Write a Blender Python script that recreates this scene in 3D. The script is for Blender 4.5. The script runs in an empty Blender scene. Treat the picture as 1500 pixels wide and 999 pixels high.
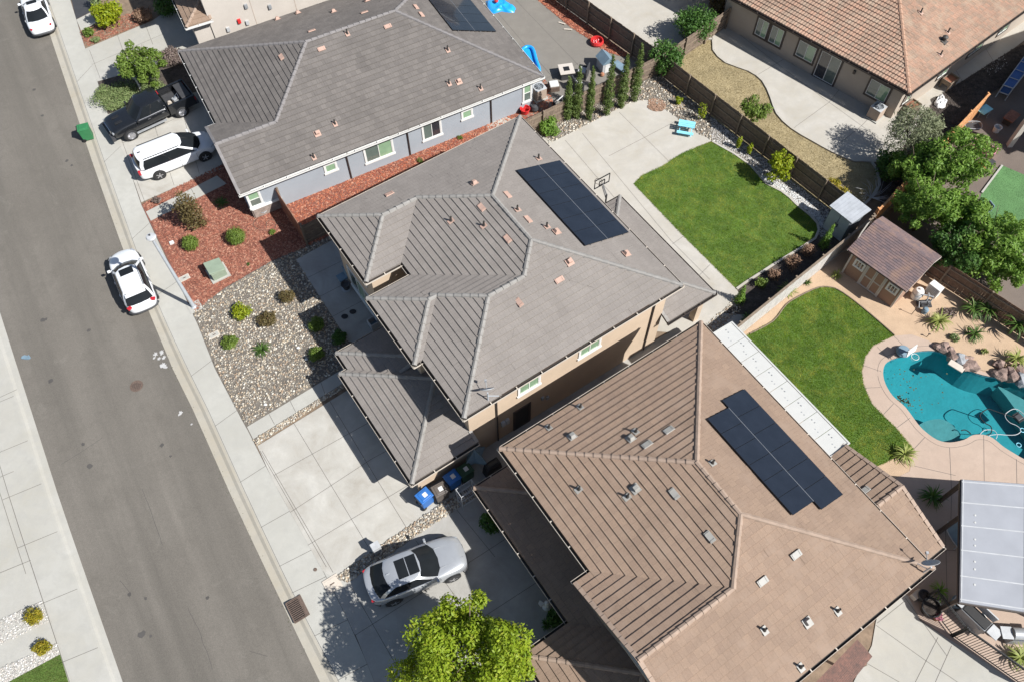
import bpy, bmesh, math, random
import numpy as np
from math import sin, cos, pi, radians, hypot, atan2
from mathutils import Vector, Matrix
from mathutils.geometry import tessellate_polygon
rnd = random.Random(11); rng = np.random.default_rng(5)
S = bpy.context.scene
COL = S.collection
# ------------------------------------------------------------------ camera model (survey of the place from one aerial view)
CAMH, FPX, TILT, ROLL = 40.0, 1200.0, radians(31), radians(-.5)
def ray(px, py):
    x = (px-750)/FPX; y = (499.5-py)/FPX
    c, s = cos(ROLL), sin(ROLL); x, y = c*x-s*y, s*x+c*y
    return Vector((x, y*cos(TILT)+sin(TILT), y*sin(TILT)-cos(TILT)))
def W(px, py, z=0.0):
    d = ray(px, py); k = (CAMH-z)/-d.z
    return Vector((d.x*k, d.y*k, z))
def WP(pts, z=0.0): return [W(p[0], p[1], z) for p in pts]
# ------------------------------------------------------------------ mesh builder
ORG = {}
def org(o): return ORG.get(o.name, Vector((0, 0, 0))) if o else Vector((0, 0, 0))
def tag(o, label=None, cat=None, group=None, kind=None):
    if label: o['label'] = label
    if cat: o['category'] = cat
    if group: o['group'] = group
    if kind: o['kind'] = kind
    return o
def thing(name, label, cat, loc=(0, 0, 0), group=None):
    o = bpy.data.objects.new(name, None); COL.objects.link(o); o.location = loc
    o.empty_display_size = .3
    ORG[o.name] = Vector(loc)
    return tag(o, label, cat, group)
def link(name, me, mat, parent=None, origin=None):
    o = bpy.data.objects.new(name, me); COL.objects.link(o)
    if mat: me.materials.append(mat)
    if parent: o.parent = parent; ORG[o.name] = org(parent)
    elif origin is not None: o.location = origin
    return o
class MB:
    def __init__(s): s.v = []; s.f = []; s.uv = []; s.hasuv = False
    def face(s, pts, uv=None):
        n = len(s.v); s.v += [tuple(p) for p in pts]; s.f.append(tuple(range(n, n+len(pts))))
        if uv: s.hasuv = True
        s.uv += list(uv) if uv else [(0, 0)]*len(pts)
        return s
    def add(s, V, F):
        n = len(s.v); s.v += [tuple(p) for p in V]
        for f in F: s.f.append(tuple(i+n for i in f)); s.uv += [(0, 0)]*len(f)
        return s
    def box(s, c, d, rz=0.0, tx=1.0, ty=1.0, rx=0.0, ry=0.0):
        V = []
        m = Matrix.Rotation(rz, 3, 'Z') @ Matrix.Rotation(ry, 3, 'Y') @ Matrix.Rotation(rx, 3, 'X')
        for k in (0, 1):
            for (i, j) in ((-1, -1), (1, -1), (1, 1), (-1, 1)):
                q = Vector((i*d[0]/2*(tx if k else 1), j*d[1]/2*(ty if k else 1), (k-.5)*d[2]))
                V.append(Vector(c)+m @ q)
        return s.add(V, [(3, 2, 1, 0), (4, 5, 6, 7), (0, 1, 5, 4), (1, 2, 6, 5), (2, 3, 7, 6), (3, 0, 4, 7)])
    def bar(s, a, b, w, h=None, up=(0, 0, 1)):
        a = Vector(a); b = Vector(b); h = h or w; t = (b-a).normalized(); u = Vector(up)
        if abs(t.dot(u)) > .98: u = Vector((1, 0, 0))
        x = t.cross(u).normalized(); y = x.cross(t)
        V = [p+x*i*w/2+y*j*h/2 for p in (a, b) for (i, j) in ((-1, -1), (1, -1), (1, 1), (-1, 1))]
        return s.add(V, [(3, 2, 1, 0), (4, 5, 6, 7), (0, 1, 5, 4), (1, 2, 6, 5), (2, 3, 7, 6), (3, 0, 4, 7)])
    def prism(s, poly, z0, z1, holes=(), bottom=False, sides=True):
        loops = [[Vector((p[0], p[1], z1)) for p in poly]]+[[Vector((p[0], p[1], z1)) for p in h] for h in holes]
        flat = [p for l in loops for p in l]
        tris = tessellate_polygon(loops)
        V = list(flat); F = []
        for t in tris:
            a, b, c = (flat[i] for i in t)
            F.append(tuple(t) if (b-a).cross(c-a).z > 0 else tuple(reversed(t)))
        s.add(V, F)
        if bottom: s.add([Vector((p.x, p.y, z0)) for p in flat], [tuple(reversed(f)) for f in F])
        if sides:
            for l in loops:
                n = len(l)
                for i in range(n):
                    a, b = l[i], l[(i+1) % n]
                    s.add([(a.x, a.y, z0), (b.x, b.y, z0), b, a], [(0, 1, 2, 3)])
        return s
    def tube(s, pts, r, n=8, r2=None, cap=True, closed=False):
        pts = [Vector(p) for p in pts]; m = len(pts); V = []; F = []
        prev = None
        for i, p in enumerate(pts):
            if closed: t = (pts[(i+1) % m]-pts[i-1]).normalized()
            else: t = (pts[min(i+1, m-1)]-pts[max(i-1, 0)]).normalized()
            if prev is None:
                u = Vector((0, 0, 1)) if abs(t.z) < .9 else Vector((1, 0, 0))
                x = t.cross(u).normalized()
            else: x = (prev-t*prev.dot(t)).normalized()
            prev = x; y = t.cross(x)
            rr = r if r2 is None else r+(r2-r)*i/(m-1)
            for k in range(n): V.append(p+(x*cos(2*pi*k/n)+y*sin(2*pi*k/n))*rr)
        for i in range(m if closed else m-1):
            for k in range(n):
                a = i*n+k; b = i*n+(k+1) % n; c = ((i+1) % m)*n+(k+1) % n; d = ((i+1) % m)*n+k
                F.append((a, b, c, d))
        if cap and not closed: F += [tuple(range(n-1, -1, -1)), tuple(range((m-1)*n, m*n))]
        return s.add(V, F)
    def lathe(s, prof, c=(0, 0, 0), n=20, axis='z', sy=1.0):
        V = []; F = []; m = len(prof)
        for r, z in prof:
            for k in range(n):
                a = 2*pi*k/n; x, y = r*cos(a), r*sin(a)*sy
                q = (x, y, z) if axis == 'z' else ((z, x, y) if axis == 'x' else (x, z, y))
                V.append((c[0]+q[0], c[1]+q[1], c[2]+q[2]))
        for i in range(m-1):
            for k in range(n): F.append((i*n+k, i*n+(k+1) % n, (i+1)*n+(k+1) % n, (i+1)*n+k))
        if prof[0][0] > 1e-4: F.append(tuple(range(n-1, -1, -1)))
        if prof[-1][0] > 1e-4: F.append(tuple(range((m-1)*n, m*n)))
        return s.add(V, F)
    def build(s, name, mat, parent=None, smooth=0, origin=None, norm=True, bevel=0, sub=0):
        o0 = org(parent) if parent else Vector(origin or (0, 0, 0))
        me = bpy.data.meshes.new(name)
        me.from_pydata([(p[0]-o0.x, p[1]-o0.y, p[2]-o0.z) for p in s.v], [], s.f)
        if s.hasuv:
            l = me.uv_layers.new(name='UVMap'); l.data.foreach_set('uv', np.array(s.uv, 'f').ravel())
        if norm or smooth:
            b = bmesh.new(); b.from_mesh(me)
            if smooth: bmesh.ops.remove_doubles(b, verts=b.verts, dist=.0005)
            if norm: bmesh.ops.recalc_face_normals(b, faces=b.faces)
            b.to_mesh(me); b.free()
        if smooth:
            me.polygons.foreach_set('use_smooth', [True]*len(me.polygons))
            if smooth != True and smooth < 179: me.set_sharp_from_angle(angle=radians(smooth))
        o = link(name, me, mat, parent, o0 if not parent else None)
        if sub:
            m = o.modifiers.new('s', 'SUBSURF'); m.levels = sub; m.render_levels = sub
        if bevel:
            m = o.modifiers.new('b', 'BEVEL'); m.width = bevel; m.segments = 2; m.limit_method = 'ANGLE'
        return o
def np_mesh(name, V, F, mat, parent=None, origin=None, smooth=False):
    """V (n,3), F (m,k) arrays -> one mesh object"""
    o0 = org(parent) if parent else Vector(origin or (0, 0, 0))
    V = V-np.array(o0)[None]
    me = bpy.data.meshes.new(name); m, k = F.shape
    me.vertices.add(len(V)); me.vertices.foreach_set('co', V.astype('f').ravel())
    me.loops.add(m*k); me.loops.foreach_set('vertex_index', F.astype('i').ravel())
    me.polygons.add(m); me.polygons.foreach_set('loop_start', np.arange(0, m*k, k, dtype='i'))
    me.update(calc_edges=True); me.validate()
    if smooth: me.polygons.foreach_set('use_smooth', [True]*m)
    return link(name, me, mat, parent, o0 if not parent else None)
def kids(o): return [c for c in bpy.data.objects if c.parent == o]
def copy_tree(o, loc, rz=0.0, label=None, scale=1.0):
    c = o.copy(); COL.objects.link(c); c.location = loc; c.rotation_euler = (0, 0, rz)
    c.scale = (scale,)*3 if not isinstance(scale, tuple) else scale
    if label: c['label'] = label
    for ch in CH.setdefault(o.name, kids(o)):
        d = ch.copy(); COL.objects.link(d); d.parent = c
        for g in CH.setdefault(ch.name, kids(ch)):
            e = g.copy(); COL.objects.link(e); e.parent = d
    return c
CH = {}
def put(o, loc, rz=0.0, scale=1.0):
    o.location = loc; o.rotation_euler = (0, 0, rz); o.scale = (scale,)*3 if not isinstance(scale, tuple) else scale
    return o
def smoothline(pts, n=6, closed=False):
    P = [Vector((p[0], p[1], p[2] if len(p) > 2 else 0)) for p in pts]; m = len(P); out = []
    rngi = range(m if closed else m-1)
    for i in rngi:
        if closed: a, b, c, d = P[i-1], P[i], P[(i+1) % m], P[(i+2) % m]
        else: a, b, c, d = P[max(i-1, 0)], P[i], P[i+1], P[min(i+2, m-1)]
        for k in range(n):
            t = k/n
            out.append(.5*((2*b)+(c-a)*t+(2*a-5*b+4*c-d)*t*t+(3*b-a-3*c+d)*t**3))
    if not closed: out.append(P[-1])
    return out
# ------------------------------------------------------------------ materials
def nm(name):
    m = bpy.data.materials.new(name); m.use_nodes = True; t = m.node_tree
    return m, t, t.nodes['Principled BSDF'], t.nodes, t.links
def c4(c): return (c[0], c[1], c[2], 1)
def mix(t, fac, a, b, mode='MIX'):
    n = t.nodes.new('ShaderNodeMix'); n.data_type = 'RGBA'; n.blend_type = mode
    for i, v in ((0, fac), (6, a), (7, b)):
        if hasattr(v, 'is_linked') or isinstance(v, bpy.types.NodeSocket): t.links.new(v, n.inputs[i])
        elif isinstance(v, (int, float)): n.inputs[i].default_value = v
        else: n.inputs[i].default_value = c4(v)
    return n.outputs[2]
def noise(t, vec, scale, detail=4, rough=.6, lo=.3, hi=.7, dist=0):
    n = t.nodes.new('ShaderNodeTexNoise'); n.inputs['Scale'].default_value = scale; n.inputs['Detail'].default_value = detail
    n.inputs['Roughness'].default_value = rough; n.inputs['Distortion'].default_value = dist
    if vec: t.links.new(vec, n.inputs['Vector'])
    r = t.nodes.new('ShaderNodeMapRange'); r.inputs[1].default_value = lo; r.inputs[2].default_value = hi
    t.links.new(n.outputs[0], r.inputs[0]); return r.outputs[0]
def pos(t): return t.nodes.new('ShaderNodeNewGeometry').outputs['Position']
def bump(t, h, dist, strength=1.0):
    b = t.nodes.new('ShaderNodeBump'); b.inputs['Distance'].default_value = dist; b.inputs['Strength'].default_value = strength
    t.links.new(h, b.inputs['Height']); return b.outputs[0]
def M(name, col, rough=.6, metal=0.0, var=.12, scale=2.5, fine=0.0, fscale=60, bmp=0.0, bscale=40, spec=.5, coat=0.0, col2=None):
    """plain surface: base colour, slow mottling, fine grain, bump"""
    m, t, b, N, L = nm(name)
    p = pos(t); dark = tuple(x*(1-var) for x in col); lite = col2 or tuple(min(1, x*(1+var)) for x in col)
    c = mix(t, noise(t, p, scale, 5), dark, lite)
    if fine: c = mix(t, 1.0, c, mix(t, noise(t, p, fscale, 2), (1-fine,)*3, (1+fine,)*3), 'MULTIPLY')
    L.new(c, b.inputs['Base Color']); b.inputs['Roughness'].default_value = rough; b.inputs['Metallic'].default_value = metal
    b.inputs['Specular IOR Level'].default_value = spec; b.inputs['Coat Weight'].default_value = coat
    if bmp: L.new(bump(t, noise(t, p, bscale, 3, lo=0, hi=1), bmp), b.inputs['Normal'])
    return m
def Mleaf(name, a, bcol, c=None, trans=.3, rough=.55):
    """leaves: a colour per leaf, some light passing through"""
    m, t, b, N, L = nm(name)
    g = N.new('ShaderNodeNewGeometry'); r = g.outputs['Random Per Island']
    cr = N.new('ShaderNodeValToRGB'); L.new(r, cr.inputs[0]); e = cr.color_ramp
    e.elements[0].color = c4(a); e.elements[1].color = c4(bcol); e.elements[1].position = .85
    if c: x = e.elements.new(1.0); x.color = c4(c)
    col = mix(t, .5, cr.outputs[0], mix(t, noise(t, g.outputs['Position'], 1.6, 2), a, bcol))
    L.new(col, b.inputs['Base Color']); b.inputs['Roughness'].default_value = rough; b.inputs['Specular IOR Level'].default_value = .3
    tr = N.new('ShaderNodeBsdfTranslucent'); L.new(col, tr.inputs[0])
    mx = N.new('ShaderNodeMixShader'); mx.inputs[0].default_value = trans
    L.new(b.outputs[0], mx.inputs[1]); L.new(tr.outputs[0], mx.inputs[2]); L.new(mx.outputs[0], N['Material Output'].inputs[0])
    return m
def Mpieces(name, cols, rough=.8, var=.25):
    """stones, chips: one colour of a list per loose piece"""
    m, t, b, N, L = nm(name)
    g = N.new('ShaderNodeNewGeometry'); cr = N.new('ShaderNodeValToRGB'); L.new(g.outputs['Random Per Island'], cr.inputs[0])
    cr.color_ramp.interpolation = 'CONSTANT'; e = cr.color_ramp.elements
    e[0].color = c4(cols[0]); e[1].position = 1/len(cols); e[1].color = c4(cols[1])
    for i in range(2, len(cols)): x = e.new(i/len(cols)); x.color = c4(cols[i])
    L.new(mix(t, 1.0, cr.outputs[0], mix(t, noise(t, g.outputs['Position'], 30, 3), (1-var,)*3, (1+var,)*3), 'MULTIPLY'), b.inputs['Base Color'])
    b.inputs['Roughness'].default_value = rough
    return m
def Mconc(name, col, stain, rough=.85, s=.35):
    m, t, b, N, L = nm(name); p = pos(t)
    c = mix(t, noise(t, p, s, 6, .65, .35, .7, .6), col, stain)
    c = mix(t, noise(t, p, 1.7, 6, .7, .45, .75, .3), c, tuple(x*.86 for x in col))
    c = mix(t, 1.0, c, mix(t, noise(t, p, 45, 3), (.93,)*3, (1.05,)*3), 'MULTIPLY')
    L.new(c, b.inputs['Base Color']); b.inputs['Roughness'].default_value = rough; b.inputs['Specular IOR Level'].default_value = .25
    L.new(bump(t, noise(t, p, 60, 3, lo=0, hi=1), .004), b.inputs['Normal'])
    return m
def Mroof(name, c1, c2, mort, course=.34, width=.33, big=.12, tint=None, msize=.006):
    m, t, b, N, L = nm(name)
    uv = N.new('ShaderNodeUVMap'); br = N.new('ShaderNodeTexBrick')
    L.new(uv.outputs[0], br.inputs['Vector']); br.offset = .5; br.squash = 1
    br.inputs['Color1'].default_value = c4(c1); br.inputs['Color2'].default_value = c4(c2); br.inputs['Mortar'].default_value = c4(mort)
    br.inputs['Scale'].default_value = 1; br.inputs['Mortar Size'].default_value = msize; br.inputs['Mortar Smooth'].default_value = .3
    br.inputs['Brick Width'].default_value = width; br.inputs['Row Height'].default_value = course; br.inputs['Bias'].default_value = 0
    p = pos(t)
    c = mix(t, 1.0, br.outputs[0], mix(t, noise(t, p, .5, 4), (1-big,)*3, (1+big,)*3), 'MULTIPLY')
    c = mix(t, 1.0, c, mix(t, noise(t, p, 25, 3), (.86,)*3, (1.12,)*3), 'MULTIPLY')
    if tint:
        c = mix(t, noise(t, p, 1.1, 3, lo=.5, hi=.75), c, tint)
    L.new(c, b.inputs['Base Color']); b.inputs['Roughness'].default_value = .8; b.inputs['Specular IOR Level'].default_value = .3
    L.new(bump(t, noise(t, p, 50, 3, lo=0, hi=1), .004), b.inputs['Normal'])
    return m
def Mcar(name, col, metal=.0, rough=.28):
    m, t, b, N, L = nm(name); b.inputs['Metallic'].default_value = metal
    c = mix(t, noise(t, pos(t), 3, 3), col, tuple(x*.93 for x in col)); L.new(c, b.inputs['Base Color'])
    L.new(noise(t, pos(t), 6, 4, lo=-.6, hi=1.6), b.inputs['Roughness'])
    b.inputs['Roughness'].default_value = rough
    for l in list(b.inputs['Roughness'].links): L.remove(l)
    b.inputs['Coat Weight'].default_value = .6; b.inputs['Coat Roughness'].default_value = .08
    return m
# ------------------------------------------------------------------ house frame: u runs from the street to the back yard, v along the street
class Fr:
    def __init__(s, O, deg): s.O = Vector((O[0], O[1])); s.th = radians(deg); s.c = cos(s.th); s.s = sin(s.th)
    def p(s, u, v, z): return Vector((s.O.x+s.c*u+s.s*v, s.O.y+s.s*u-s.c*v, z))
    def inv(s, P): x, y = P[0]-s.O.x, P[1]-s.O.y; return (s.c*x+s.s*y, s.s*x-s.c*y)
    def px(s, px, py, z): return s.inv(W(px, py, z))
    def onwall(s, px, py, axis, val):
        d = ray(px, py); a = s.inv(Vector((0, 0)))
        du, dv = s.c*d.x+s.s*d.y, s.s*d.x-s.c*d.y
        k = (val-a[0])/du if axis == 'u' else (val-a[1])/dv
        return (a[1]+dv*k if axis == 'u' else a[0]+du*k, CAMH+d.z*k)
    def box(s, mb, c, d, **k): return mb.box(s.p(*c), d, rz=s.th, **k)
def clip(poly, a, b, c):
    out = []; n = len(poly)
    for i in range(n):
        p, q = poly[i], poly[(i+1) % n]; hp = a*p[0]+b*p[1]+c; hq = a*q[0]+b*q[1]+c
        if hp >= 0: out.append(p)
        if (hp > 0 > hq) or (hp < 0 < hq):
            t = hp/(hp-hq); out.append((p[0]+(q[0]-p[0])*t, p[1]+(q[1]-p[1])*t))
    return out
def parea(poly): return abs(sum(poly[i-1][0]*poly[i][1]-poly[i][0]*poly[i-1][1] for i in range(len(poly))))/2 if len(poly) > 2 else 0
def planes(sub):
    u0, u1, v0, v1 = sub['r']; z, p = sub['z'], sub['p']; g = sub.get('gable', '')
    P = {'u0': (p, 0, z-p*u0), 'u1': (-p, 0, z+p*u1), 'v0': (0, p, z-p*v0), 'v1': (0, -p, z+p*v1)}
    return {k: q for k, q in P.items() if k not in g}
def roof_pieces(subs):
    out = []
    PL = [planes(s) for s in subs]
    for i, s in enumerate(subs):
        u0, u1, v0, v1 = s['r']; rect = [(u0, v0), (u1, v0), (u1, v1), (u0, v1)]
        for k, (a, b, c) in PL[i].items():
            poly = rect
            for k2, (a2, b2, c2) in PL[i].items():
                if k2 != k: poly = clip(poly, a2-a, b2-b, c2-c)
            todo = [poly] if parea(poly) > .002 else []
            for j, s2 in enumerate(subs):
                if j == i: continue
                eps = 1e-5 if j < i else -1e-5
                r = s2['r']
                hps = [(1, 0, -r[0]+eps), (-1, 0, r[1]+eps), (0, 1, -r[2]+eps), (0, -1, r[3]+eps)]
                hps += [(a2-a, b2-b, c2-c+eps) for (a2, b2, c2) in PL[j].values()]
                new = []
                for q in todo:
                    rest = q
                    for (A, B, C_) in hps:
                        o_ = clip(rest, -A, -B, -C_)
                        if parea(o_) > .002: new.append(o_)
                        rest = clip(rest, A, B, C_)
                        if parea(rest) < .002: break
                todo = new
            for q in todo: out.append((q, k, (a, b, c), i))
    return out
def height(subs, u, v):
    best = None
    for s in subs:
        r = s['r']
        if r[0] <= u <= r[1] and r[2] <= v <= r[3]:
            h = min(a*u+b*v+c for a, b, c in planes(s).values())
            if best is None or h > best: best = h
    return best
def roof_edges(subs, pieces):
    segs = {}
    for poly, k, (a, b, c), i in pieces:
        cx = sum(p[0] for p in poly)/len(poly); cy = sum(p[1] for p in poly)/len(poly); n = len(poly)
        for e in range(n):
            p, q = poly[e], poly[(e+1) % n]; L = hypot(q[0]-p[0], q[1]-p[1])
            if L < .03: continue
            t = ((q[0]-p[0])/L, (q[1]-p[1])/L); m = ((p[0]+q[0])/2, (p[1]+q[1])/2); nn = (-t[1], t[0])
            if nn[0]*(m[0]-cx)+nn[1]*(m[1]-cy) < 0: nn = (-nn[0], -nn[1])
            e_ = .04; hm = a*m[0]+b*m[1]+c; ho = height(subs, m[0]+nn[0]*e_, m[1]+nn[1]*e_)
            hi = a*(m[0]-nn[0]*e_)+b*(m[1]-nn[1]*e_)+c
            z = subs[i]['z']
            if ho is None: kind = 'eave' if abs(a*p[0]+b*p[1]+c-z) < .02 and abs(a*q[0]+b*q[1]+c-z) < .02 else 'rake'
            elif ho+hi < 2*hm-.004: kind = 'ridge'
            else: continue
            ang = atan2(t[1], t[0]) % pi
            if ang > pi-.01: ang -= pi
            ca, sa = cos(ang), sin(ang); off = -sa*m[0]+ca*m[1]
            s0, s1 = ca*p[0]+sa*p[1], ca*q[0]+sa*q[1]
            hp, hq = a*p[0]+b*p[1]+c, a*q[0]+b*q[1]+c
            if s0 > s1: s0, s1, hp, hq = s1, s0, hq, hp
            slope = round((hq-hp)/(s1-s0), 1)
            key = (kind, round(ang, 2), round(off*5), slope, round(nn[0]) if kind == 'eave' else 0, round(nn[1]) if kind == 'eave' else 0)
            segs.setdefault(key, []).append((s0, s1, hp, hq, ang, off, nn))
    out = []
    for key, L in segs.items():
        L.sort(key=lambda x: x[0]); cur = list(L[0])
        def flush(x):
            ca, sa = cos(x[4]), sin(x[4])
            P = lambda s_: (ca*s_-sa*x[5], sa*s_+ca*x[5])
            out.append((key[0], P(x[0])+(x[2],), P(x[1])+(x[3],), x[6]))
        for x in L[1:]:
            if x[0] <= cur[1]+.06:
                if x[1] > cur[1]: cur[1] = x[1]; cur[3] = x[3]
            else: flush(cur); cur = list(x)
        flush(cur)
    return out
def build_roof(parent, fr, subs, mat, capmat, rim, trough, course=.34, butt=.052, wave=None, gutter=True, cap=.26, name='roof', fascia=None):
    pieces = roof_pieces(subs); mb = MB()
    for poly, k, (a, b, c), i in pieces:
        s = subs[i]; p = s['p']; r = s['r']; cp = cos(math.atan(p)); cc = course*cp
        D = {'u0': (1, 0, -r[0]), 'u1': (-1, 0, r[1]), 'v0': (0, 1, -r[2]), 'v1': (0, -1, r[3])}[k]
        al = (lambda q: q[1]) if k[0] == 'u' else (lambda q: q[0])
        dd = lambda q: D[0]*q[0]+D[1]*q[1]+D[2]
        ds = [dd(q) for q in poly]; k0 = int(math.floor(min(ds)/cc+1e-6)); k1 = int(math.ceil(max(ds)/cc-1e-6))
        for j in range(k0, k1):
            st = clip(clip(poly, D[0], D[1], D[2]-j*cc), -D[0], -D[1], -D[2]+(j+1)*cc)
            if parea(st) < .0005: continue
            cols = [st]
            if not wave:                                    # single tiles, staggered course by course
                A0 = min(al(q) for q in st); A1 = max(al(q) for q in st); cols = []; ax = (0, 1) if k[0] == 'u' else (1, 0); sh = (j % 2)*.165
                for n_ in range(int((A0-sh)//.33), int((A1-sh)//.33)+1):
                    x = clip(clip(st, ax[0], ax[1], -n_*.33-sh), -ax[0], -ax[1], (n_+1)*.33+sh)
                    if parea(x) > .0003: cols.append(x)
            if wave:
                A0 = min(al(q) for q in st); A1 = max(al(q) for q in st); cols = []; w4 = wave/4
                ax = (0, 1) if k[0] == 'u' else (1, 0)
                for n_ in range(int(A0//w4), int(A1//w4)+1):
                    x = clip(clip(st, ax[0], ax[1], -n_*w4), -ax[0], -ax[1], (n_+1)*w4)
                    if parea(x) > .0002: cols.append(x)
            jit = (hash((j, i, k)) % 7-3)*.0008
            for x in cols:
                jit = rnd.uniform(-.005, .005)+(.012 if rnd.random() < .012 else 0)
                def P(q, base=False):
                    d = dd(q); o = 0 if base else butt*(1-(d-j*cc)/cc)+.004+jit
                    if wave: o += .03*abs(sin(pi*al(q)/wave))
                    return fr.p(q[0], q[1], a*q[0]+b*q[1]+c+o)
                pts = [P(q) for q in x]; uv = [(al(q), dd(q)/cp) for q in x]
                nz = (pts[1]-pts[0]).cross(pts[2]-pts[1]).z
                if nz < 0: pts.reverse(); uv.reverse(); x = list(reversed(x))
                mb.face(pts, uv)
                for e in range(len(x)):
                    q0, q1 = x[e], x[(e+1) % len(x)]
                    if abs(dd(q0)-j*cc) < 1e-6 and abs(dd(q1)-j*cc) < 1e-6 and abs(al(q0)-al(q1)) > .01:
                        A_, B_ = P(q0), P(q1)
                        lo = .06 if j == 0 else .03
                        mb.face([A_-Vector((0, 0, lo+butt)), B_-Vector((0, 0, lo+butt)), B_, A_], [(al(q0), (j+.5)*course), (al(q1), (j+.5)*course)]*2)
    roof = mb.build(name, mat, parent, norm=False)
    E = roof_edges(subs, pieces)
    caps = MB(); rm = MB(); tr = MB(); fa = MB(); vg = MB(); eaves = []
    for kind, A, B, nn in E:
        if kind == 'ridge':
            if A[2] > B[2]: A, B = B, A
            a, b = fr.p(*A), fr.p(*B); L = (b-a).length
            if L < .15: continue
            t = (b-a).normalized(); sd = t.cross(Vector((0, 0, 1))).normalized(); up = sd.cross(t)
            n = max(1, int(round(L/.40))); w = cap/2
            for q in range(n):
                p0 = a+t*(L*q/n-.03); p1 = a+t*(L*(q+1)/n); V = []
                for pp, sc, zz in ((p0, 1.0, .05), (p1, .86, .018)):
                    for (x, y) in ((-1, -.06), (-.72, .035), (0, .075), (.72, .035), (1, -.06)):
                        V.append(pp+sd*x*w*sc+up*(y*sc+zz))
                caps.add(V, [(0, 1, 6, 5), (1, 2, 7, 6), (2, 3, 8, 7), (3, 4, 9, 8), (4, 3, 2, 1, 0)])
        elif kind == 'eave': eaves.append((A, B, nn))
        else:
            a, b = fr.p(*A), fr.p(*B); d = fr.p(nn[0], nn[1], 0)-fr.p(0, 0, 0)
            vg.bar(a+d*.02-Vector((0, 0, .09)), b+d*.02-Vector((0, 0, .09)), .05, .2)
            n = max(1, int((b-a).length/.36))
            for q in range(n):
                p0 = a+(b-a)*(q/n); p1 = a+(b-a)*((q+.97)/n)
                vg2 = caps; vg2.bar(p0+d*.0+Vector((0, 0, .05)), p1+Vector((0, 0, .03)), .18, .05)
    if caps.v: caps.build('ridge_tiles', capmat, roof)
    if vg.v: vg.build('bargeboard', fascia or rim, parent)
    if gutter:
        for A, B, nn in eaves:
            a, b = fr.p(*A), fr.p(*B); d = (fr.p(nn[0], nn[1], 0)-fr.p(0, 0, 0)); L = (b-a).length; t = (b-a).normalized()
            if L < .2: continue
            z = Vector((0, 0, 1))
            # lap past the ends only where the corner is convex
            fa.bar(a-d*.02-z*.14, b-d*.02-z*.14, .035, .2)
            rm.bar(a+d*.13-z*.10-t*.10, b+d*.13-z*.10+t*.10, .014, .10)
            tr.bar(a+d*.062-z*.155-t*.08, b+d*.062-z*.155+t*.08, .114, .02)
            for e_ in (a-t*.09, b+t*.09): rm.bar(e_+d*.0-z*.10, e_+d*.12-z*.10, .016, .10)
            for q in range(1, int(L/1.5)+1):
                m = a+t*(q*L/(int(L/1.5)+1)); rm.bar(m+d*.0-z*.048, m+d*.135-z*.048, .05, .02)
        if fa.v: fa.build('fascia', fascia or rim, parent)
        if rm.v:
            g = rm.build('gutter', rim, parent); tr.build('gutter_trough', trough, g)
    return roof
def walls(parent, fr, outline, z0, z1, mat, name='wall'):
    """outer wall skin (0.15 m thick) over a closed plan outline"""
    mb = MB(); P = [fr.p(u, v, 0) for u, v in outline]; n = len(P)
    ar = sum(P[i-1].x*P[i].y-P[i].x*P[i-1].y for i in range(n))
    if ar < 0: P.reverse()
    for i in range(n):
        a, b = P[i], P[(i+1) % n]; L = (b-a).length; t = (b-a)/L; d = Vector((t.y, -t.x, 0)); 
        m = [(a.x, a.y, z0), (b.x, b.y, z0), (b.x, b.y, z1), (a.x, a.y, z1)]
        mb.face(m)
    o = mb.build(name, mat, parent, norm=False)
    return o
def window(parent, fr, axis, val, out, a0, a1, z0, z1, trim, frame, panes, split=2, horiz=False, tw=.1, sill=True, name='window', prot=.05):
    """trimmed window on the wall axis=val; out = +1/-1 side it faces; panes = list of glass materials"""
    def bx(mb, ac, zc, da, dz, o, th):
        c = (val+out*o, ac, zc) if axis == 'u' else (ac, val+out*o, zc)
        d = (th, da, dz) if axis == 'u' else (da, th, dz)
        fr.box(mb, c, d)
    m = MB(); am = (a0+a1)/2; w = a1-a0; h = z1-z0; zm = (z0+z1)/2
    for (ac, zc, da, dz) in ((a0-tw/2, zm, tw, h), (a1+tw/2, zm, tw, h), (am, z1+tw/2, w+2*tw, tw), (am, z0-tw*.6, w+2*tw+(.1 if sill else 0), tw*1.2)):
        bx(m, ac, zc, da, dz, prot/2+(.02 if zc < z0 and sill else 0), prot+(.04 if zc < z0 and sill else 0))
    wn = m.build(name, trim, parent)
    f = MB(); fw = .045
    for (ac, zc, da, dz) in ((a0+fw/2, zm, fw, h), (a1-fw/2, zm, fw, h), (am, z1-fw/2, w-2*fw, fw), (am, z0+fw/2, w-2*fw, fw)): bx(f, ac, zc, da, dz, .02, .035)
    for i in range(1, split):
        if horiz: bx(f, am, z0+h*i/split, w-2*fw, fw, .019, .032)
        else: bx(f, a0+w*i/split, zm, fw, h-2*fw, .019, .032)
    f.build('sash', frame, wn)
    for i in range(split):
        g = MB()
        if horiz: bx(g, am, z0+h*(i+.5)/split, w-fw, h/split-fw*.5, .008, .008)
        else: bx(g, a0+w*(i+.5)/split, zm, w/split-fw*.5, h-fw, .008, .008)
        g.build('pane', panes[i % len(panes)], wn)
    return wn
def downspout(parent, fr, u, v, z0, z1, mat, out, axis='v'):
    mb = MB(); o = .06*out
    p = (lambda z, k=1: fr.p(u, v+o*k, z)) if axis == 'v' else (lambda z, k=1: fr.p(u+o*k, v, z))
    e = .45*out
    top = fr.p(u, v+e, z1) if axis == 'v' else fr.p(u+e, v, z1)
    mb.bar(p(z0), p(z1-.35), .07, .07); mb.bar(p(z1-.36), top, .07, .07)
    return mb.build('downspout', mat, parent)
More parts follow.
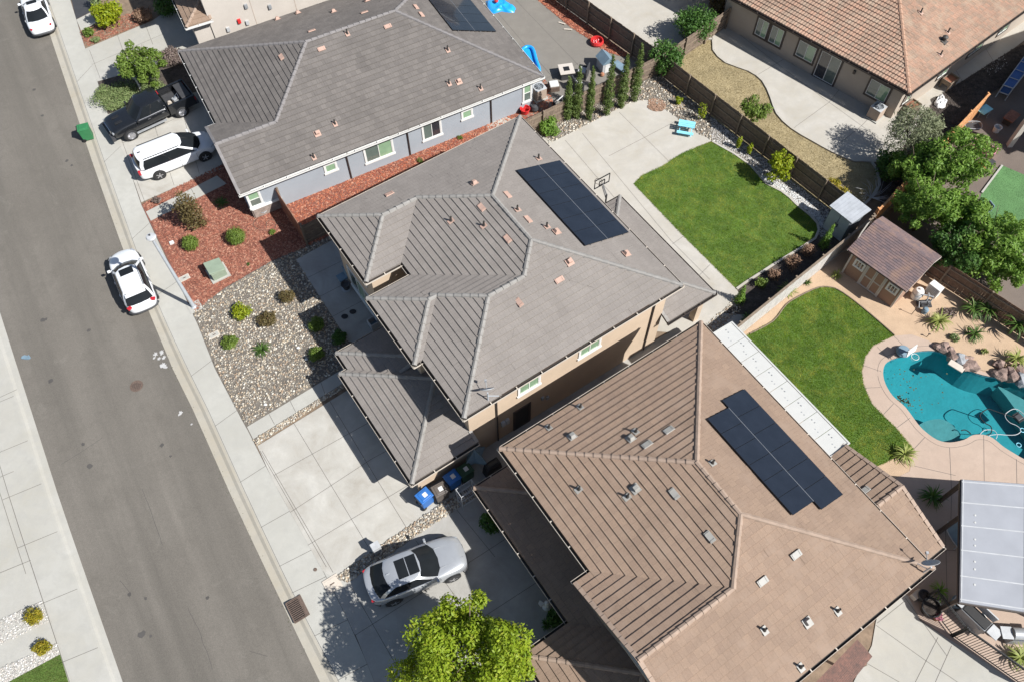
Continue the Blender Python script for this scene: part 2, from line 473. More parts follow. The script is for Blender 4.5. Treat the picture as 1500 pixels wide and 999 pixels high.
# ------------------------------------------------------------------ scatter
def inpoly(P, poly):
    x, y = P[:, 0], P[:, 1]; r = np.zeros(len(P), bool); n = len(poly)
    for i in range(n):
        x0, y0 = poly[i][0], poly[i][1]; x1, y1 = poly[i-1][0], poly[i-1][1]
        c = ((y0 > y) != (y1 > y)); r ^= c & (x < (x1-x0)*(y-y0)/((y1-y0) if y1 != y0 else 1e-9)+x0)
    return r
def pts_in(poly, n, holes=()):
    xs = [p[0] for p in poly]; ys = [p[1] for p in poly]; out = np.zeros((0, 2))
    while len(out) < n:
        q = rng.random((n*2, 2))*[max(xs)-min(xs), max(ys)-min(ys)]+[min(xs), min(ys)]
        k = inpoly(q, poly)
        for h in holes: k &= ~inpoly(q, h)
        out = np.vstack([out, q[k]])
    return out[:n]
def _ico():
    b = bmesh.new(); bmesh.ops.create_icosphere(b, subdivisions=1, radius=1); V = np.array([v.co[:] for v in b.verts]); F = np.array([[v.index for v in f.verts] for f in b.faces]); b.free(); return V, F
ICOV, ICOF = _ico()
def stones(name, mat, poly, n, smin, smax, z, parent=None, holes=(), flat=.6, kind='stuff', sink=.25):
    P = pts_in(poly, n, holes); s = smin+(smax-smin)*rng.random(n)**2
    V = ICOV[None]*(.75+.5*rng.random((n, 12, 1))); V = V*np.stack([s, s*(.6+.4*rng.random(n)), s*flat], 1)[:, None]
    a = rng.random(n)*2*pi; ca, sa = np.cos(a)[:, None], np.sin(a)[:, None]
    X = V[..., 0]*ca-V[..., 1]*sa+P[:, :1]; Y = V[..., 0]*sa+V[..., 1]*ca+P[:, 1:]; Z = V[..., 2]+z+(s*flat*(1-sink*2)*.5)[:, None]
    F = ICOF[None]+(np.arange(n)*12)[:, None, None]
    o = np_mesh(name, np.stack([X, Y, Z], -1).reshape(-1, 3), F.reshape(-1, 3), mat, parent)
    return tag(o, kind=kind)
def chips(name, mat, poly, n, L, Wd, z, holes=(), tilt=.5, lift=.02):
    P = pts_in(poly, n, holes); a = rng.random(n)*2*pi; l = L*(.5+rng.random(n)); w = Wd*(.5+rng.random(n))
    t = np.stack([np.cos(a), np.sin(a), (rng.random(n)-.5)*tilt], 1); b = np.stack([-np.sin(a), np.cos(a), (rng.random(n)-.5)*tilt*1.5], 1)
    c = np.stack([P[:, 0], P[:, 1], z+lift*rng.random(n)+.012], 1)
    V = np.stack([c-t*l[:, None]-b*w[:, None], c+t*l[:, None]-b*w[:, None], c+t*l[:, None]+b*w[:, None], c-t*l[:, None]+b*w[:, None]], 1)
    return tag(np_mesh(name, V.reshape(-1, 3), np.arange(n*4).reshape(n, 4), mat), kind='stuff')
def grass(name, mat, poly, n, h, z, holes=(), w=.012):
    P = pts_in(poly, n, holes); a = rng.random(n)*2*pi; hh = h*(.5+.8*rng.random(n)); c = np.stack([P[:, 0], P[:, 1], np.full(n, z)], 1)
    b = np.stack([np.cos(a), np.sin(a), np.zeros(n)], 1)*w; l = np.stack([rng.normal(0, .5, n), rng.normal(0, .5, n), np.ones(n)], 1)*hh[:, None]
    V = np.stack([c-b, c+b, c+l], 1)
    return tag(np_mesh(name, V.reshape(-1, 3), np.arange(n*3).reshape(n, 3), mat), kind='stuff')
def leaf_mesh(name, mat, clumps, n, size, parent=None, origin=None, up=.35, asp=.45, shell=.5, droop=0.0, flat=0.0):
    """n leaves spread through clumps [(x,y,z,rx,ry,rz)], facing outward with scatter"""
    C_ = np.array(clumps, float); wgt = (C_[:, 3]*C_[:, 4]+C_[:, 3]*C_[:, 5]+C_[:, 4]*C_[:, 5]); wgt /= wgt.sum()
    k = rng.choice(len(C_), n, p=wgt); d = rng.normal(size=(n, 3)); d /= np.linalg.norm(d, axis=1)[:, None]
    r = shell+(1-shell)*rng.random(n)**.6; r *= 1+.12*rng.normal(size=n)
    P = C_[k, :3]+d*C_[k, 3:6]*r[:, None]
    nr = d*.8+rng.normal(size=(n, 3))*.55; nr[:, 2] += up; nr /= np.linalg.norm(nr, axis=1)[:, None]
    t = rng.normal(size=(n, 3)); t[:, 2] -= droop; t -= nr*(t*nr).sum(1)[:, None]; t /= np.linalg.norm(t, axis=1)[:, None]
    b = np.cross(nr, t); s = size*(.6+.7*rng.random(n))[:, None]
    V = np.stack([P-t*s, P+b*s*asp+nr*s*.12, P+t*s, P-b*s*asp+nr*s*.12], 1)
    return np_mesh(name, V.reshape(-1, 3), np.arange(n*4).reshape(n, 4), mat, parent, origin)
def limbs(mb, base, h, spread, r, n, lean=(0, 0)):
    tips = []
    fork = Vector((base[0]+lean[0]*.4, base[1]+lean[1]*.4, base[2]+h*.35))
    mb.tube([base, (Vector(base)+fork)/2+Vector((.03, -.02, 0)), fork], r, 8, r*.75)
    for i in range(n):
        a = 2*pi*i/n+rnd.uniform(-.3, .3); q = spread*rnd.uniform(.5, .9)
        e = Vector((base[0]+lean[0]+cos(a)*q, base[1]+lean[1]+sin(a)*q, base[2]+h*rnd.uniform(.7, .95)))
        m = fork.lerp(e, .5)+Vector((0, 0, h*.04)); mb.tube([fork, m, e], r*.55, 6, r*.12); tips.append(e)
        for j in range(2):
            e2 = m+Vector((rnd.uniform(-.5, .5)*spread, rnd.uniform(-.5, .5)*spread, h*rnd.uniform(.1, .35))); mb.tube([m, m.lerp(e2, .5), e2], r*.3, 5, r*.08); tips.append(e2)
    return tips
def tree(name, label, cat, loc, h, R, leafm, barkm, n, leaf, group=None, nc=26, crown_z=.3, asp=.45, cl=(.26, .42), Rz=None, droop=0, up=.35, fr=(.55, .88)):
    t = thing(name, label, cat, loc, group); mb = MB()
    limbs(mb, loc, h, R, max(.06, h*.022), 5); mb.build('trunk', barkm, t, smooth=True)
    z0 = loc[2]+h*crown_z; cz = (z0+loc[2]+h)/2; rz = Rz or (h*(1-crown_z))/2; cs = [(loc[0], loc[1], cz, R*.55, R*.55, rz*.6)]
    for i in range(nc):
        zz = rnd.uniform(-.7, 1); a = 2.399*i+rnd.uniform(-.4, .4); q = math.sqrt(max(0, 1-zz*zz*.8)); f = rnd.uniform(*fr); r = R*rnd.uniform(*cl)
        cs.append((loc[0]+cos(a)*q*R*f, loc[1]+sin(a)*q*R*f, cz+zz*rz*f*.9, r, r, r*.75))
    leaf_mesh('crown', leafm, cs, n, leaf, t, asp=asp, droop=droop, up=up)
    return t
def shrub(name, label, cat, loc, r, h, leafm, n, leaf, group=None, stemm=None, nc=7, asp=.5, shell=.45, up=.35, rough=.3, part='foliage'):
    t = thing(name, label, cat, loc, group); cs = [(loc[0], loc[1], loc[2]+h*.5, r*.8, r*.8, h*.5)]
    for i in range(nc):
        a = 2.399*i; q = r*rnd.uniform(.3, .75)*(1 if rough > 0 else 0); k = rnd.uniform(.3, .5)
        cs.append((loc[0]+cos(a)*q, loc[1]+sin(a)*q, loc[2]+h*rnd.uniform(.35, .75), r*k, r*k, h*k*.6))
    leaf_mesh(part, leafm, cs, n, leaf, t, asp=asp, shell=shell, up=up)
    mb = MB()
    for i in range(6):
        a = i*1.05+rnd.random(); mb.tube([loc, (loc[0]+cos(a)*r*.3, loc[1]+sin(a)*r*.3, loc[2]+h*.4), (loc[0]+cos(a)*r*.7, loc[1]+sin(a)*r*.7, loc[2]+h*.75)], .02, 5, .006)
    mb.build('stems', stemm or BARK, t)
    return t
def rosette(name, label, cat, loc, R, h, mat, n, wid, group=None, trunk=0.0, arch=.5, stemm=None, lo=-.1, hi=1.2):
    """sword leaved plant: n arching blades from one heart"""
    t = thing(name, label, cat, loc, group); V = []; F = []; sg = 4
    for i in range(n):
        a = 2.399*i+rnd.uniform(-.2, .2); el = rnd.uniform(lo, hi); L = R*rnd.uniform(.75, 1.1)
        for j in range(sg+1):
            f = j/sg; e = el-arch*f*f*1.3; d = L*f
            x = cos(a)*cos(e)*d; y = sin(a)*cos(e)*d; z = loc[2]+trunk+.03+max(-trunk, h/R*sin(e)*d)
            w = wid*(1-f**2.2)*(.6+.4*min(1, f*3))+.002
            V += [(loc[0]+x-sin(a)*w, loc[1]+y+cos(a)*w, z), (loc[0]+x+sin(a)*w, loc[1]+y-cos(a)*w, z)]
            if j: b = len(V)-4; F.append((b, b+1, b+3, b+2))
    np_mesh('leaves', np.array(V), np.array(F), mat, t)
    mb = MB(); mb.lathe([(.05+R*.05, 0), (.04+R*.05, trunk+.04), (0, trunk+.09)], loc, 8); mb.build('trunk', stemm or BARK, t)
    return t
# ------------------------------------------------------------------ fences
def fence(name, label, p0, p1, h, boards, postm, group=None, z=0.0, face=1, n=None, bw=.145, kick=True, rails=True, cap=False):
    """board fence from p0 to p1; rails and posts stand on the side 'face' (+1 left of travel)"""
    p0 = Vector((p0[0], p0[1], z)); p1 = Vector((p1[0], p1[1], z)); L = (p1-p0).length; t = (p1-p0)/L; d = Vector((-t.y, t.x, 0))*face; a = atan2(t.y, t.x)
    o = thing(name, label, 'fence', p0, group); mb = MB(); k = int(L/(bw+.004))
    for i in range(k):
        hh = h-rnd.uniform(0, .035); c = p0+t*((i+.5)*L/k)+d*rnd.uniform(-.004, .004)
        mb.box((c.x, c.y, z+hh/2+.03), (bw, .02, hh-.06), rz=a+rnd.uniform(-.006, .006), ry=rnd.uniform(-.008, .008))
    mb.build('boards', boards, o)
    if rails:
        for zz in ((.35, h*.55, h-.25) if h > 1.4 else (.3, h-.25)):
            r = MB(); c = (p0+p1)/2+d*.04; r.box((c.x, c.y, z+zz), (L, .045, .09), rz=a); r.build('rail', postm, o)
    if cap: r = MB(); c = (p0+p1)/2; r.box((c.x, c.y, z+h+.005), (L, .13, .04), rz=a); r.build('cap_board', postm, o)
    m = max(2, int(round(L/2.4))+1)
    for i in range(m):
        q = p0+t*(.05+(L-.1)*i/(m-1))+d*.1; r = MB(); r.box((q.x, q.y, z+(h+.08)/2), (.1, .1, h+.08), rz=a); r.build('post', postm, o)
    return o
# ------------------------------------------------------------------ vehicles (local axes: x forward, wheels on z=0)
def wheel(parent, x, y, r, w, tyre, rimm, spokes=5):
    o = 1 if y > 0 else -1
    t = MB(); t.lathe([(r*.62, -w/2), (r*.9, -w/2), (r, -w/2+.03), (r, w/2-.03), (r*.9, w/2), (r*.62, w/2), (r*.6, 0)], (x, y, r), 24, axis='y')
    wl = t.build('wheel', tyre, parent, smooth=40)
    m = MB(); yo = y+o*w*.36
    m.lathe([(r*.66, -.03), (r*.66, .04), (r*.58, .05), (r*.55, .0), (.0001, -.005)], (x, yo, r), 24, axis='y')
    for i in range(spokes):
        a = 2*pi*i/spokes; m.bar((x+cos(a)*r*.1, yo+o*.03, r+sin(a)*r*.1), (x+cos(a)*r*.6, yo+o*.025, r+sin(a)*r*.6), r*.17, .03, up=(0, 1, 0))
    m.lathe([(.0001, -.045*1), (r*.14, -.04), (r*.14, .05), (.0001, .055)], (x, yo, r), 10, axis='y')
    m.build('rim', rimm, wl, smooth=35)
    return wl
def body_loft(mb, st):
    """stations (x, half width, z bottom, z shoulder, z top, top half width) skinned into one shell"""
    V = []; F = []
    for (x, w, zb, zs, zt, wt) in st:
        half = [(w*.86, zb), (w*.985, zb+.1), (w, (zb+zs)/2+.04), (w*.965, zs), (wt, zs+(zt-zs)*.7), (wt*.5, zt)]
        V += [(x, y, z) for y, z in half]+[(x, -y, z) for y, z in reversed(half)]
    n = 12
    for i in range(len(st)-1):
        for k in range(n): F.append((i*n+k, i*n+(k+1) % n, (i+1)*n+(k+1) % n, (i+1)*n+k))
    m = (len(st)-1)*n
    F += [(0, 1, 10, 11), (1, 2, 9, 10), (2, 3, 8, 9), (3, 4, 7, 8), (4, 5, 6, 7)]
    F += [tuple(m+i for i in f) for f in ((0, 1, 10, 11), (1, 2, 9, 10), (2, 3, 8, 9), (3, 4, 7, 8), (4, 5, 6, 7))]
    mb.add(V, F)
def cabin(root, lv, paint, glass, pillar=None):
    """lv: levels (z, x_front, x_rear, half width, front bow, rear bow); glass all round, painted pillars and roof"""
    def ring(z, xf, xr, w, bf, br):
        L = xf-xr
        half = [(xf, 0), (xf-bf*.25, w*.55), (xf-bf, w*.9), (xf-bf-.16, w*.985), (xf-L*.5, w), (xr+br+.22, w*.975), (xr+br+.02, w*.88), (xr+br*.3, w*.5), (xr, 0)]
        return [Vector((x, y, z)) for x, y in half]+[Vector((x, -y, z)) for x, y in reversed(half[1:-1])]
    R = [ring(*l) for l in lv]; n = len(R[0])
    sel = {'windshield': [0, 1, 14, 15], 'rear_window': [6, 7, 8, 9], 'side_window': [3, 4], 'sw2': [11, 12], 'pl': [2, 5, 10, 13]}
    def part(ix, nm_, mat, off=0.0, parent=root):
        mb = MB()
        for i in range(len(R)-1):
            for k in ix:
                q = [R[i][k], R[i][(k+1) % n], R[i+1][(k+1) % n], R[i+1][k]]; mb.face(q)
        return mb.build(nm_, mat, parent, smooth=60)
    part(sel['windshield'], 'windshield', glass); part(sel['rear_window'], 'rear_window', glass)
    part(sel['side_window'], 'side_window', glass); part(sel['sw2'], 'side_window', glass)
    top = R[-1]; c = sum(top, Vector())/n; z = lv[-1][0]
    mb = MB()
    for i in range(len(R)-1):
        for k in sel['pl']: mb.face([R[i][k], R[i][(k+1) % n], R[i+1][(k+1) % n], R[i+1][k]])
    r1 = [c+(p-c)*.9+Vector((0, 0, .035)) for p in top]; r2 = [c+(p-c)*.5+Vector((0, 0, .06)) for p in top]; cc = c+Vector((0, 0, .065))
    for k in range(n):
        j = (k+1) % n
        mb.face([top[k], top[j], r1[j], r1[k]]); mb.face([r1[k], r1[j], r2[j], r2[k]]); mb.face([r2[k], r2[j], cc])
    roof = mb.build('roof', paint, root, smooth=50)
    b = MB()
    for s in (4, 12):
        b.bar(R[0][s]*1.0+Vector((0, .008*(1 if s == 4 else -1), 0)), R[-1][s]+Vector((0, .012*(1 if s == 4 else -1), 0)), .09, .02, up=(0, 1, 0))
    b.build('pillar', pillar or paint, roof)
    for s in (1, -1):
        p = MB()
        e = [R[0][k] for k in ((2, 3, 4, 5, 6) if s > 0 else (14, 13, 12, 11, 10))]
        p.tube([q+Vector((0, .012*s, .005)) for q in e], .014, 5); p.build('window_trim', M_['chrome'], root)
    return roof, z
def mirrors(root, x, y, z, mat):
    for s in (1, -1):
        m = MB(); m.box((x, s*(y+.11), z), (.13, .2, .13), tx=.8, ty=.85); m.bar((x+.03, s*(y-.05), z-.05), (x, s*(y+.05), z-.02), .05, .04)
        m.build('mirror', mat, root, bevel=.02)
def car(name, label, cat, st, lv, paint, wheels, r, lights, extras=(), group=None, tyre_w=.24, rimm=None, glass=None):
    root = thing(name, label, cat, (0, 0, 0), group)
    b = MB(); body_loft(b, st); bd = b.build('body', paint, root, smooth=True, sub=2)
    cabin(root, lv, paint, glass or M_['carglass'], M_['black'])
    hw = max(s[1] for s in st)
    for x in wheels:
        for s in (1, -1):
            a = MB(); a.lathe([(r*1.17, -.1), (r*1.17, .004), (r*.7, .006), (.001, .0)] if s > 0 else [(.001, 0), (r*.7, -.006), (r*1.17, -.004), (r*1.17, .1)], (x, s*(hw*.985), r*1.03), 24, axis='y')
            a.build('wheel_arch', M_['black'], root)
            wheel(root, x, s*(hw-.105), r, tyre_w, M_['tyre'], rimm or M_['alloy'])
    for nm_, x, y, z, dx, dy, dz, rz, mat in lights:
        for s in (1, -1):
            m = MB(); m.box((x, y*s, z), (dx, dy, dz), rz=rz*s); m.build(nm_, mat, root, bevel=.02)
    return root
def seams(root, xs, y, z0, z1, mat):
    for s in (1, -1):
        m = MB()
        for x in xs: m.box((x, s*y, (z0+z1)/2), (.012, .012, z1-z0))
        m.build('door_seam', mat, root)
def handles(root, xs, y, z, mat):
    for s in (1, -1):
        for x in xs: m = MB(); m.box((x, s*y, z), (.2, .035, .035)); m.build('door_handle', mat, root, bevel=.01)
def bumpers(root, xf, xr, w, mat):
    for x, nm_ in ((xf, 'front_bumper'), (xr, 'rear_bumper')):
        m = MB(); s = 1 if x > 0 else -1
        m.tube([(x-s*.28, w*.97, .36), (x-s*.1, w*.8, .36), (x, w*.4, .36), (x, -w*.4, .36), (x-s*.1, -w*.8, .36), (x-s*.28, -w*.97, .36)], .1, 8); m.build(nm_, mat, root, smooth=50)
# ------------------------------------------------------------------ palette
M_ = {}
_ = M_.__setitem__
_('asphalt', None)
def asphalt():
    m, t, b, N, L = nm('asphalt'); p = pos(t)
    c = mix(t, noise(t, p, .12, 5, .6, .35, .65), (.138, .124, .106), (.166, .15, .129))
    c = mix(t, noise(t, p, .7, 6, .7, .5, .8), c, (.12, .108, .092))
    mp = N.new('ShaderNodeMapping'); mp.vector_type = 'TEXTURE'; mp.inputs['Rotation'].default_value = (0, 0, radians(-59.5)); mp.inputs['Scale'].default_value = (26, 1.6, 1); L.new(p, mp.inputs['Vector'])
    c = mix(t, noise(t, mp.outputs[0], 1, 4, .6, .42, .68), c, (.116, .105, .09))
    c = mix(t, noise(t, p, .33, 7, .75, .58, .75, 1.2), c, (.172, .157, .135))
    v = N.new('ShaderNodeTexVoronoi'); v.inputs['Scale'].default_value = 38; L.new(p, v.inputs['Vector'])
    r = N.new('ShaderNodeMapRange'); L.new(v.outputs['Color'], r.inputs[0]); r.inputs[3].default_value = .84; r.inputs[4].default_value = 1.17
    c = mix(t, 1.0, c, r.outputs[0], 'MULTIPLY')
    L.new(c, b.inputs['Base Color']); b.inputs['Roughness'].default_value = .85; b.inputs['Specular IOR Level'].default_value = .3
    L.new(bump(t, noise(t, p, 70, 3, lo=0, hi=1), .008), b.inputs['Normal']); return m
M_['asphalt'] = asphalt()
M_['gutterc'] = Mconc('curb_concrete', (0.383, 0.357, 0.304), (0.348, 0.309, 0.242))
M_['walk'] = Mconc('sidewalk_concrete', (0.408, 0.397, 0.360), (0.351, 0.338, 0.300))
M_['drive'] = Mconc('driveway_concrete', (0.450, 0.432, 0.392), (0.320, 0.296, 0.256), s=.55)
M_['drive2'] = Mconc('grey_concrete', (0.388, 0.375, 0.348), (0.281, 0.265, 0.239), s=.6)
M_['drivew'] = Mconc('pale_concrete', (0.390, 0.378, 0.344), (0.349, 0.332, 0.288))
M_['patio'] = Mconc('patio_concrete', (0.440, 0.414, 0.370), (0.361, 0.329, 0.274), s=.45)
M_['stamped'] = Mconc('stamped_concrete', (0.203, 0.187, 0.163), (0.175, 0.160, 0.141), s=.8)
M_['deck'] = Mconc('pool_deck', (0.418, 0.323, 0.258), (0.378, 0.286, 0.226), s=.3)
M_['joint'] = M('joint', (.11, .10, .09), .9)
M_['crack'] = M('crack_filler', (.07, .065, .06), .9)
M_['splotch'] = M('white_paint_spill', (0.429, 0.421, 0.406), .6)
M_['soil'] = M('soil', (.20, .145, .10), .95, var=.3, bmp=.02)
M_['dg'] = M('decomposed_granite', (0.426, 0.304, 0.202), .95, var=.1, scale=1.2, fine=.14, fscale=40, bmp=.012, bscale=60)
M_['darksoil'] = M('dark_mulch_bed', (.07, .055, .045), .95, var=.5, scale=3, fine=.4, fscale=14, bmp=.03)
M_['mulchbed'] = M('red_mulch_bed', (0.209, 0.085, 0.060), .95, var=.3, scale=4, fine=.3, fscale=30, bmp=.02)
M_['mulch'] = Mpieces('red_mulch', [(0.270, 0.094, 0.057), (0.219, 0.070, 0.042), (0.326, 0.127, 0.080), (0.153, 0.053, 0.034), (0.391, 0.197, 0.129)], var=.2)
M_['mulchb'] = Mpieces('bright_mulch', [(0.342, 0.098, 0.048), (0.275, 0.072, 0.040), (0.399, 0.140, 0.072), (0.209, 0.060, 0.036), (0.437, 0.212, 0.136)], var=.2)
M_['cobbed'] = M('cobble_bed', (0.140, 0.122, 0.101), .95, var=.3, bmp=.02)
M_['cobble'] = Mpieces('river_cobble', [(0.344, 0.289, 0.217), (0.246, 0.217, 0.176), (0.451, 0.402, 0.322), (0.197, 0.168, 0.138), (0.385, 0.314, 0.225), (0.295, 0.217, 0.150), (0.541, 0.506, 0.435), (0.271, 0.257, 0.225)])
M_['whiterock'] = Mpieces('white_rock', [(.52, .50, .47), (.40, .385, .36), (.62, .60, .57), (.30, .28, .26), (.46, .41, .36)])
M_['lawnsoil'] = M('lawn_base', (.075, .13, .02), .95, var=.3, scale=1.3, fine=.3, fscale=50)
M_['turf'] = M('synthetic_turf', (.085, .185, .065), .9, var=.18, scale=.8, fine=.2, fscale=80, bmp=.01)
M_['drysoil'] = M('dry_lawn_base', (.31, .25, .14), .95, var=.2, scale=.9, fine=.25, fscale=50)
def Mgrass(name, lo, mid, hi):
    """blades: patches of darker, fresher and drier turf"""
    m = Mleaf(name, lo, mid, hi, .4); t = m.node_tree; b = t.nodes['Principled BSDF']; p = pos(t); b.inputs['Specular IOR Level'].default_value = .08
    src = b.inputs['Base Color'].links[0].from_socket
    c = mix(t, noise(t, p, .5, 6, .7, .36, .64, .6), lo, mid); c = mix(t, .3, c, src); c = mix(t, noise(t, p, .75, 6, .75, .47, .64, 1.0), c, hi); c = mix(t, noise(t, p, 2.0, 5, .75, .52, .7), c, lo)
    t.links.new(c, b.inputs['Base Color'])
    for n in t.nodes:
        if n.type == 'BSDF_TRANSLUCENT': t.links.new(c, n.inputs[0])
    return m
M_['grassg'] = Mgrass('lawn_grass', (.085, .17, .01), (.235, .36, .026), (.50, .50, .10))
M_['grassd'] = Mgrass('dry_grass', (.28, .23, .115), (.44, .36, .21), (.40, .33, .20))
M_['grass2'] = Mleaf('dull_grass', (.085, .13, .025), (.15, .18, .05), (.2, .18, .07), .3)
M_['paver'] = Mroof('brick_pavers', (.34, .25, .2), (.26, .19, .155), (.15, .12, .1), .1, .2)
BARK = M('bark', (.13, .095, .07), .9, var=.35, scale=12, bmp=.01)
M_['wood'] = M('weathered_fence', (.155, .115, .085), .85, var=.3, scale=5, fine=.15, fscale=25, bmp=.006)
M_['woodp'] = M('fence_post', (.19, .145, .105), .85, var=.25, scale=6)
M_['woodg'] = M('grey_fence', (.42, .40, .375), .85, var=.15, scale=5, fine=.12)
M_['woodo'] = M('orange_stained_wood', (.50, .24, .10), .75, var=.25, scale=3, fine=.2, fscale=12)
M_['woodr'] = M('red_brown_planks', (.23, .09, .05), .7, var=.3, scale=2.5, fine=.2, fscale=12)
M_['white'] = M('white_trim', (0.637, 0.629, 0.603), .5, var=.05)
M_['cream'] = M('cream_trim', (0.494, 0.437, 0.370), .6, var=.06)
M_['dkgutter'] = M('gutter_inside', (.03, .027, .024), .7)
M_['brtrim'] = M('dark_brown_trim', (.055, .042, .036), .55)
M_['stuccog'] = M('grey_blue_stucco', (0.290, 0.313, 0.342), .9, var=.05, scale=.8, fine=.06, fscale=50, bmp=.006)
M_['stuccot'] = M('tan_stucco', (0.464, 0.361, 0.264), .9, var=.06, scale=.8, fine=.06, fscale=50, bmp=.006)
M_['stuccob'] = M('beige_stucco', (0.376, 0.320, 0.264), .9, var=.06, scale=.8, fine=.06, fscale=50, bmp=.006)
M_['stuccop'] = M('pale_stucco', (0.480, 0.435, 0.386), .9, var=.05, scale=.8, fine=.05, fscale=50, bmp=.006)
M_['stuccobr'] = M('taupe_stucco', (.36, .28, .22), .9, var=.06, scale=.8, fine=.05, fscale=50, bmp=.006)
M_['brickveneer'] = M('brown_stone_veneer', (.26, .21, .18), .9, var=.3, scale=6, bmp=.01)
M_['roofm'] = Mroof('taupe_roof_tiles', (0.220, 0.197, 0.178), (0.203, 0.181, 0.163), (0.140, 0.125, 0.114), .34, .33, .08, msize=.005)
M_['capm'] = M('taupe_ridge_tiles', (0.228, 0.216, 0.200), .8, var=.15, scale=3, fine=.1)
M_['roofg'] = Mroof('grey_brown_roof_tiles', (0.156, 0.140, 0.128), (0.126, 0.113, 0.104), (0.089, 0.080, 0.072), .34, .33, .1, msize=.006)
M_['capg'] = M('grey_ridge_tiles', (0.183, 0.170, 0.166), .8, var=.15, scale=3, fine=.1)
M_['roofb'] = Mroof('brown_roof_tiles', (0.256, 0.180, 0.129), (0.227, 0.159, 0.116), (0.150, 0.106, 0.079), .36, .33, .08, tint=(0.264, 0.191, 0.142))
M_['capb'] = M('brown_ridge_tiles', (0.286, 0.210, 0.160), .8, var=.15, scale=3, fine=.1)
M_['rooft'] = Mroof('terracotta_tiles', (0.383, 0.232, 0.162), (0.281, 0.202, 0.149), (0.16, 0.10, 0.075), .32, .22, .12, tint=(0.357, 0.267, 0.196))
M_['capt'] = M('terracotta_ridge', (.36, .22, .15), .8, var=.15, scale=3)
M_['shingle'] = Mroof('shed_shingles', (.20, .135, .125), (.13, .1, .105), (.075, .06, .06), .14, .32, .1, tint=(.26, .165, .12))
M_['pink'] = M('bare_roof_vent', (0.414, 0.277, 0.220), .75, var=.1)
M_['ventp'] = M('painted_vent', (0.294, 0.282, 0.256), .6, var=.08)
M_['pipe'] = M('dark_pipe', (.05, .045, .04), .6)
M_['black'] = M('black_plastic', (.014, .014, .015), .5, var=.1)
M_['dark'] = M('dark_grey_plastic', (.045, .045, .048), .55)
M_['grey'] = M('grey_metal', (.32, .33, .34), .45, metal=.2)
M_['lgrey'] = M('light_grey_metal', (0.413, 0.420, 0.427), .5)
M_['chrome'] = M('chrome', (.62, .62, .63), .2, metal=1, var=.02)
M_['alloy'] = M('alloy', (.5, .5, .52), .3, metal=.8, var=.03)
M_['tyre'] = M('tyre', (.022, .022, .023), .85)
M_['steel'] = M('galvanised', (.42, .45, .48), .5, metal=.2, var=.08)
def glassm(name, col, rough=.06, spec=.8):
    m, t, b, N, L = nm(name); L.new(mix(t, noise(t, pos(t), 1.5, 2), col, tuple(x*1.3 for x in col)), b.inputs['Base Color'])
    b.inputs['Roughness'].default_value = rough; b.inputs['Specular IOR Level'].default_value = spec; b.inputs['Coat Weight'].default_value = .5; b.inputs['Coat Roughness'].default_value = .03; return m
M_['carglass'] = glassm('car_glass', (.012, .014, .016), .1, .12); M_['carglass'].node_tree.nodes['Principled BSDF'].inputs['Coat Weight'].default_value = 0; M_['winglass'] = glassm('window_glass', (.10, .125, .11)); M_['wingreen'] = glassm('screened_glass', (.20, .30, .19)); M_['windark'] = glassm('dark_glass', (.03, .03, .035))
M_['solarcell'] = glassm('solar_glass', (.012, .015, .022), .14, .4)
M_['solarframe'] = M('solar_frame', (.012, .013, .016), .4)
M_['solargap'] = M('solar_rail', (0.140, 0.150, 0.165), .5)
M_['red'] = M('red_lens', (.40, .02, .03), .25); M_['redp'] = M('red_plastic', (.55, .03, .03), .5); M_['lamp'] = M('headlamp', (0.275, 0.286, 0.303), .15)
M_['cwhite'] = Mcar('white_paint', (.72, .73, .745)); M_['cblack'] = Mcar('black_paint', (.011, .012, .014), rough=.2); M_['csilver'] = Mcar('silver_paint', (.44, .455, .475), .45, .3)
M_['bluebin'] = M('blue_bin', (.025, .13, .40), .45, var=.08); M_['greenbin'] = M('green_bin', (.03, .16, .06), .5, var=.08); M_['dkgreenbin'] = M('dark_green_bin', (.02, .06, .03), .5); M_['greybin'] = M('brown_grey_bin', (.10, .085, .075), .5)
M_['paper'] = M('paper_label', (0.574, 0.574, 0.558), .7)
M_['blue'] = M('blue_vinyl', (.015, .30, .75), .35, var=.1); M_['dkblue'] = M('dark_blue_cloth', (.05, .12, .3), .7); M_['aqua'] = M('aqua_paint', (.22, .55, .66), .6); M_['bluegrey'] = M('blue_grey_cloth', (0.154, 0.224, 0.277), .7, var=.15)
M_['transf'] = M('transformer_green', (.22, .27, .20), .5, var=.1)
M_['tanbox'] = M('utility_lid', (.50, .44, .37), .85, var=.12)
M_['rust'] = M('rusty_iron', (.115, .08, .062), .8, var=.35, scale=12)
M_['shedw'] = M('shed_panel', (.29, .18, .125), .8, var=.06); M_['shedp'] = M('resin_shed_panel', (.36, .40, .44), .6); M_['shedd'] = M('resin_shed_frame', (.14, .16, .18), .6); M_['shedr'] = M('resin_roof', (0.374, 0.388, 0.408), .5)
M_['pool'] = M('pool_plaster', (0.042, 0.278, 0.312), .8, var=.1, scale=.8, fine=.04, fscale=8); M_['shelf'] = M('pool_shelf', (0.136, 0.271, 0.274), .8, var=.1); M_['poolw'] = M('pool_wall_tile', (0.072, 0.301, 0.362), .6)
M_['boulder'] = M('boulder', (.25, .175, .145), .9, var=.4, scale=3, fine=.15, fscale=20, bmp=.03, bscale=10)
M_['alum'] = M('white_aluminium', (0.444, 0.444, 0.425), .5, var=.03); M_['alumg'] = M('grey_white_panel', (0.275, 0.284, 0.309), .8, var=.08, scale=.7)
M_['pinkp'] = M('pink_planter', (.62, .25, .33), .7, var=.15); M_['terra'] = M('terracotta_pot', (.35, .16, .09), .85); M_['tarp'] = M('white_tarp', (.72, .71, .70), .7)
L_ = {}
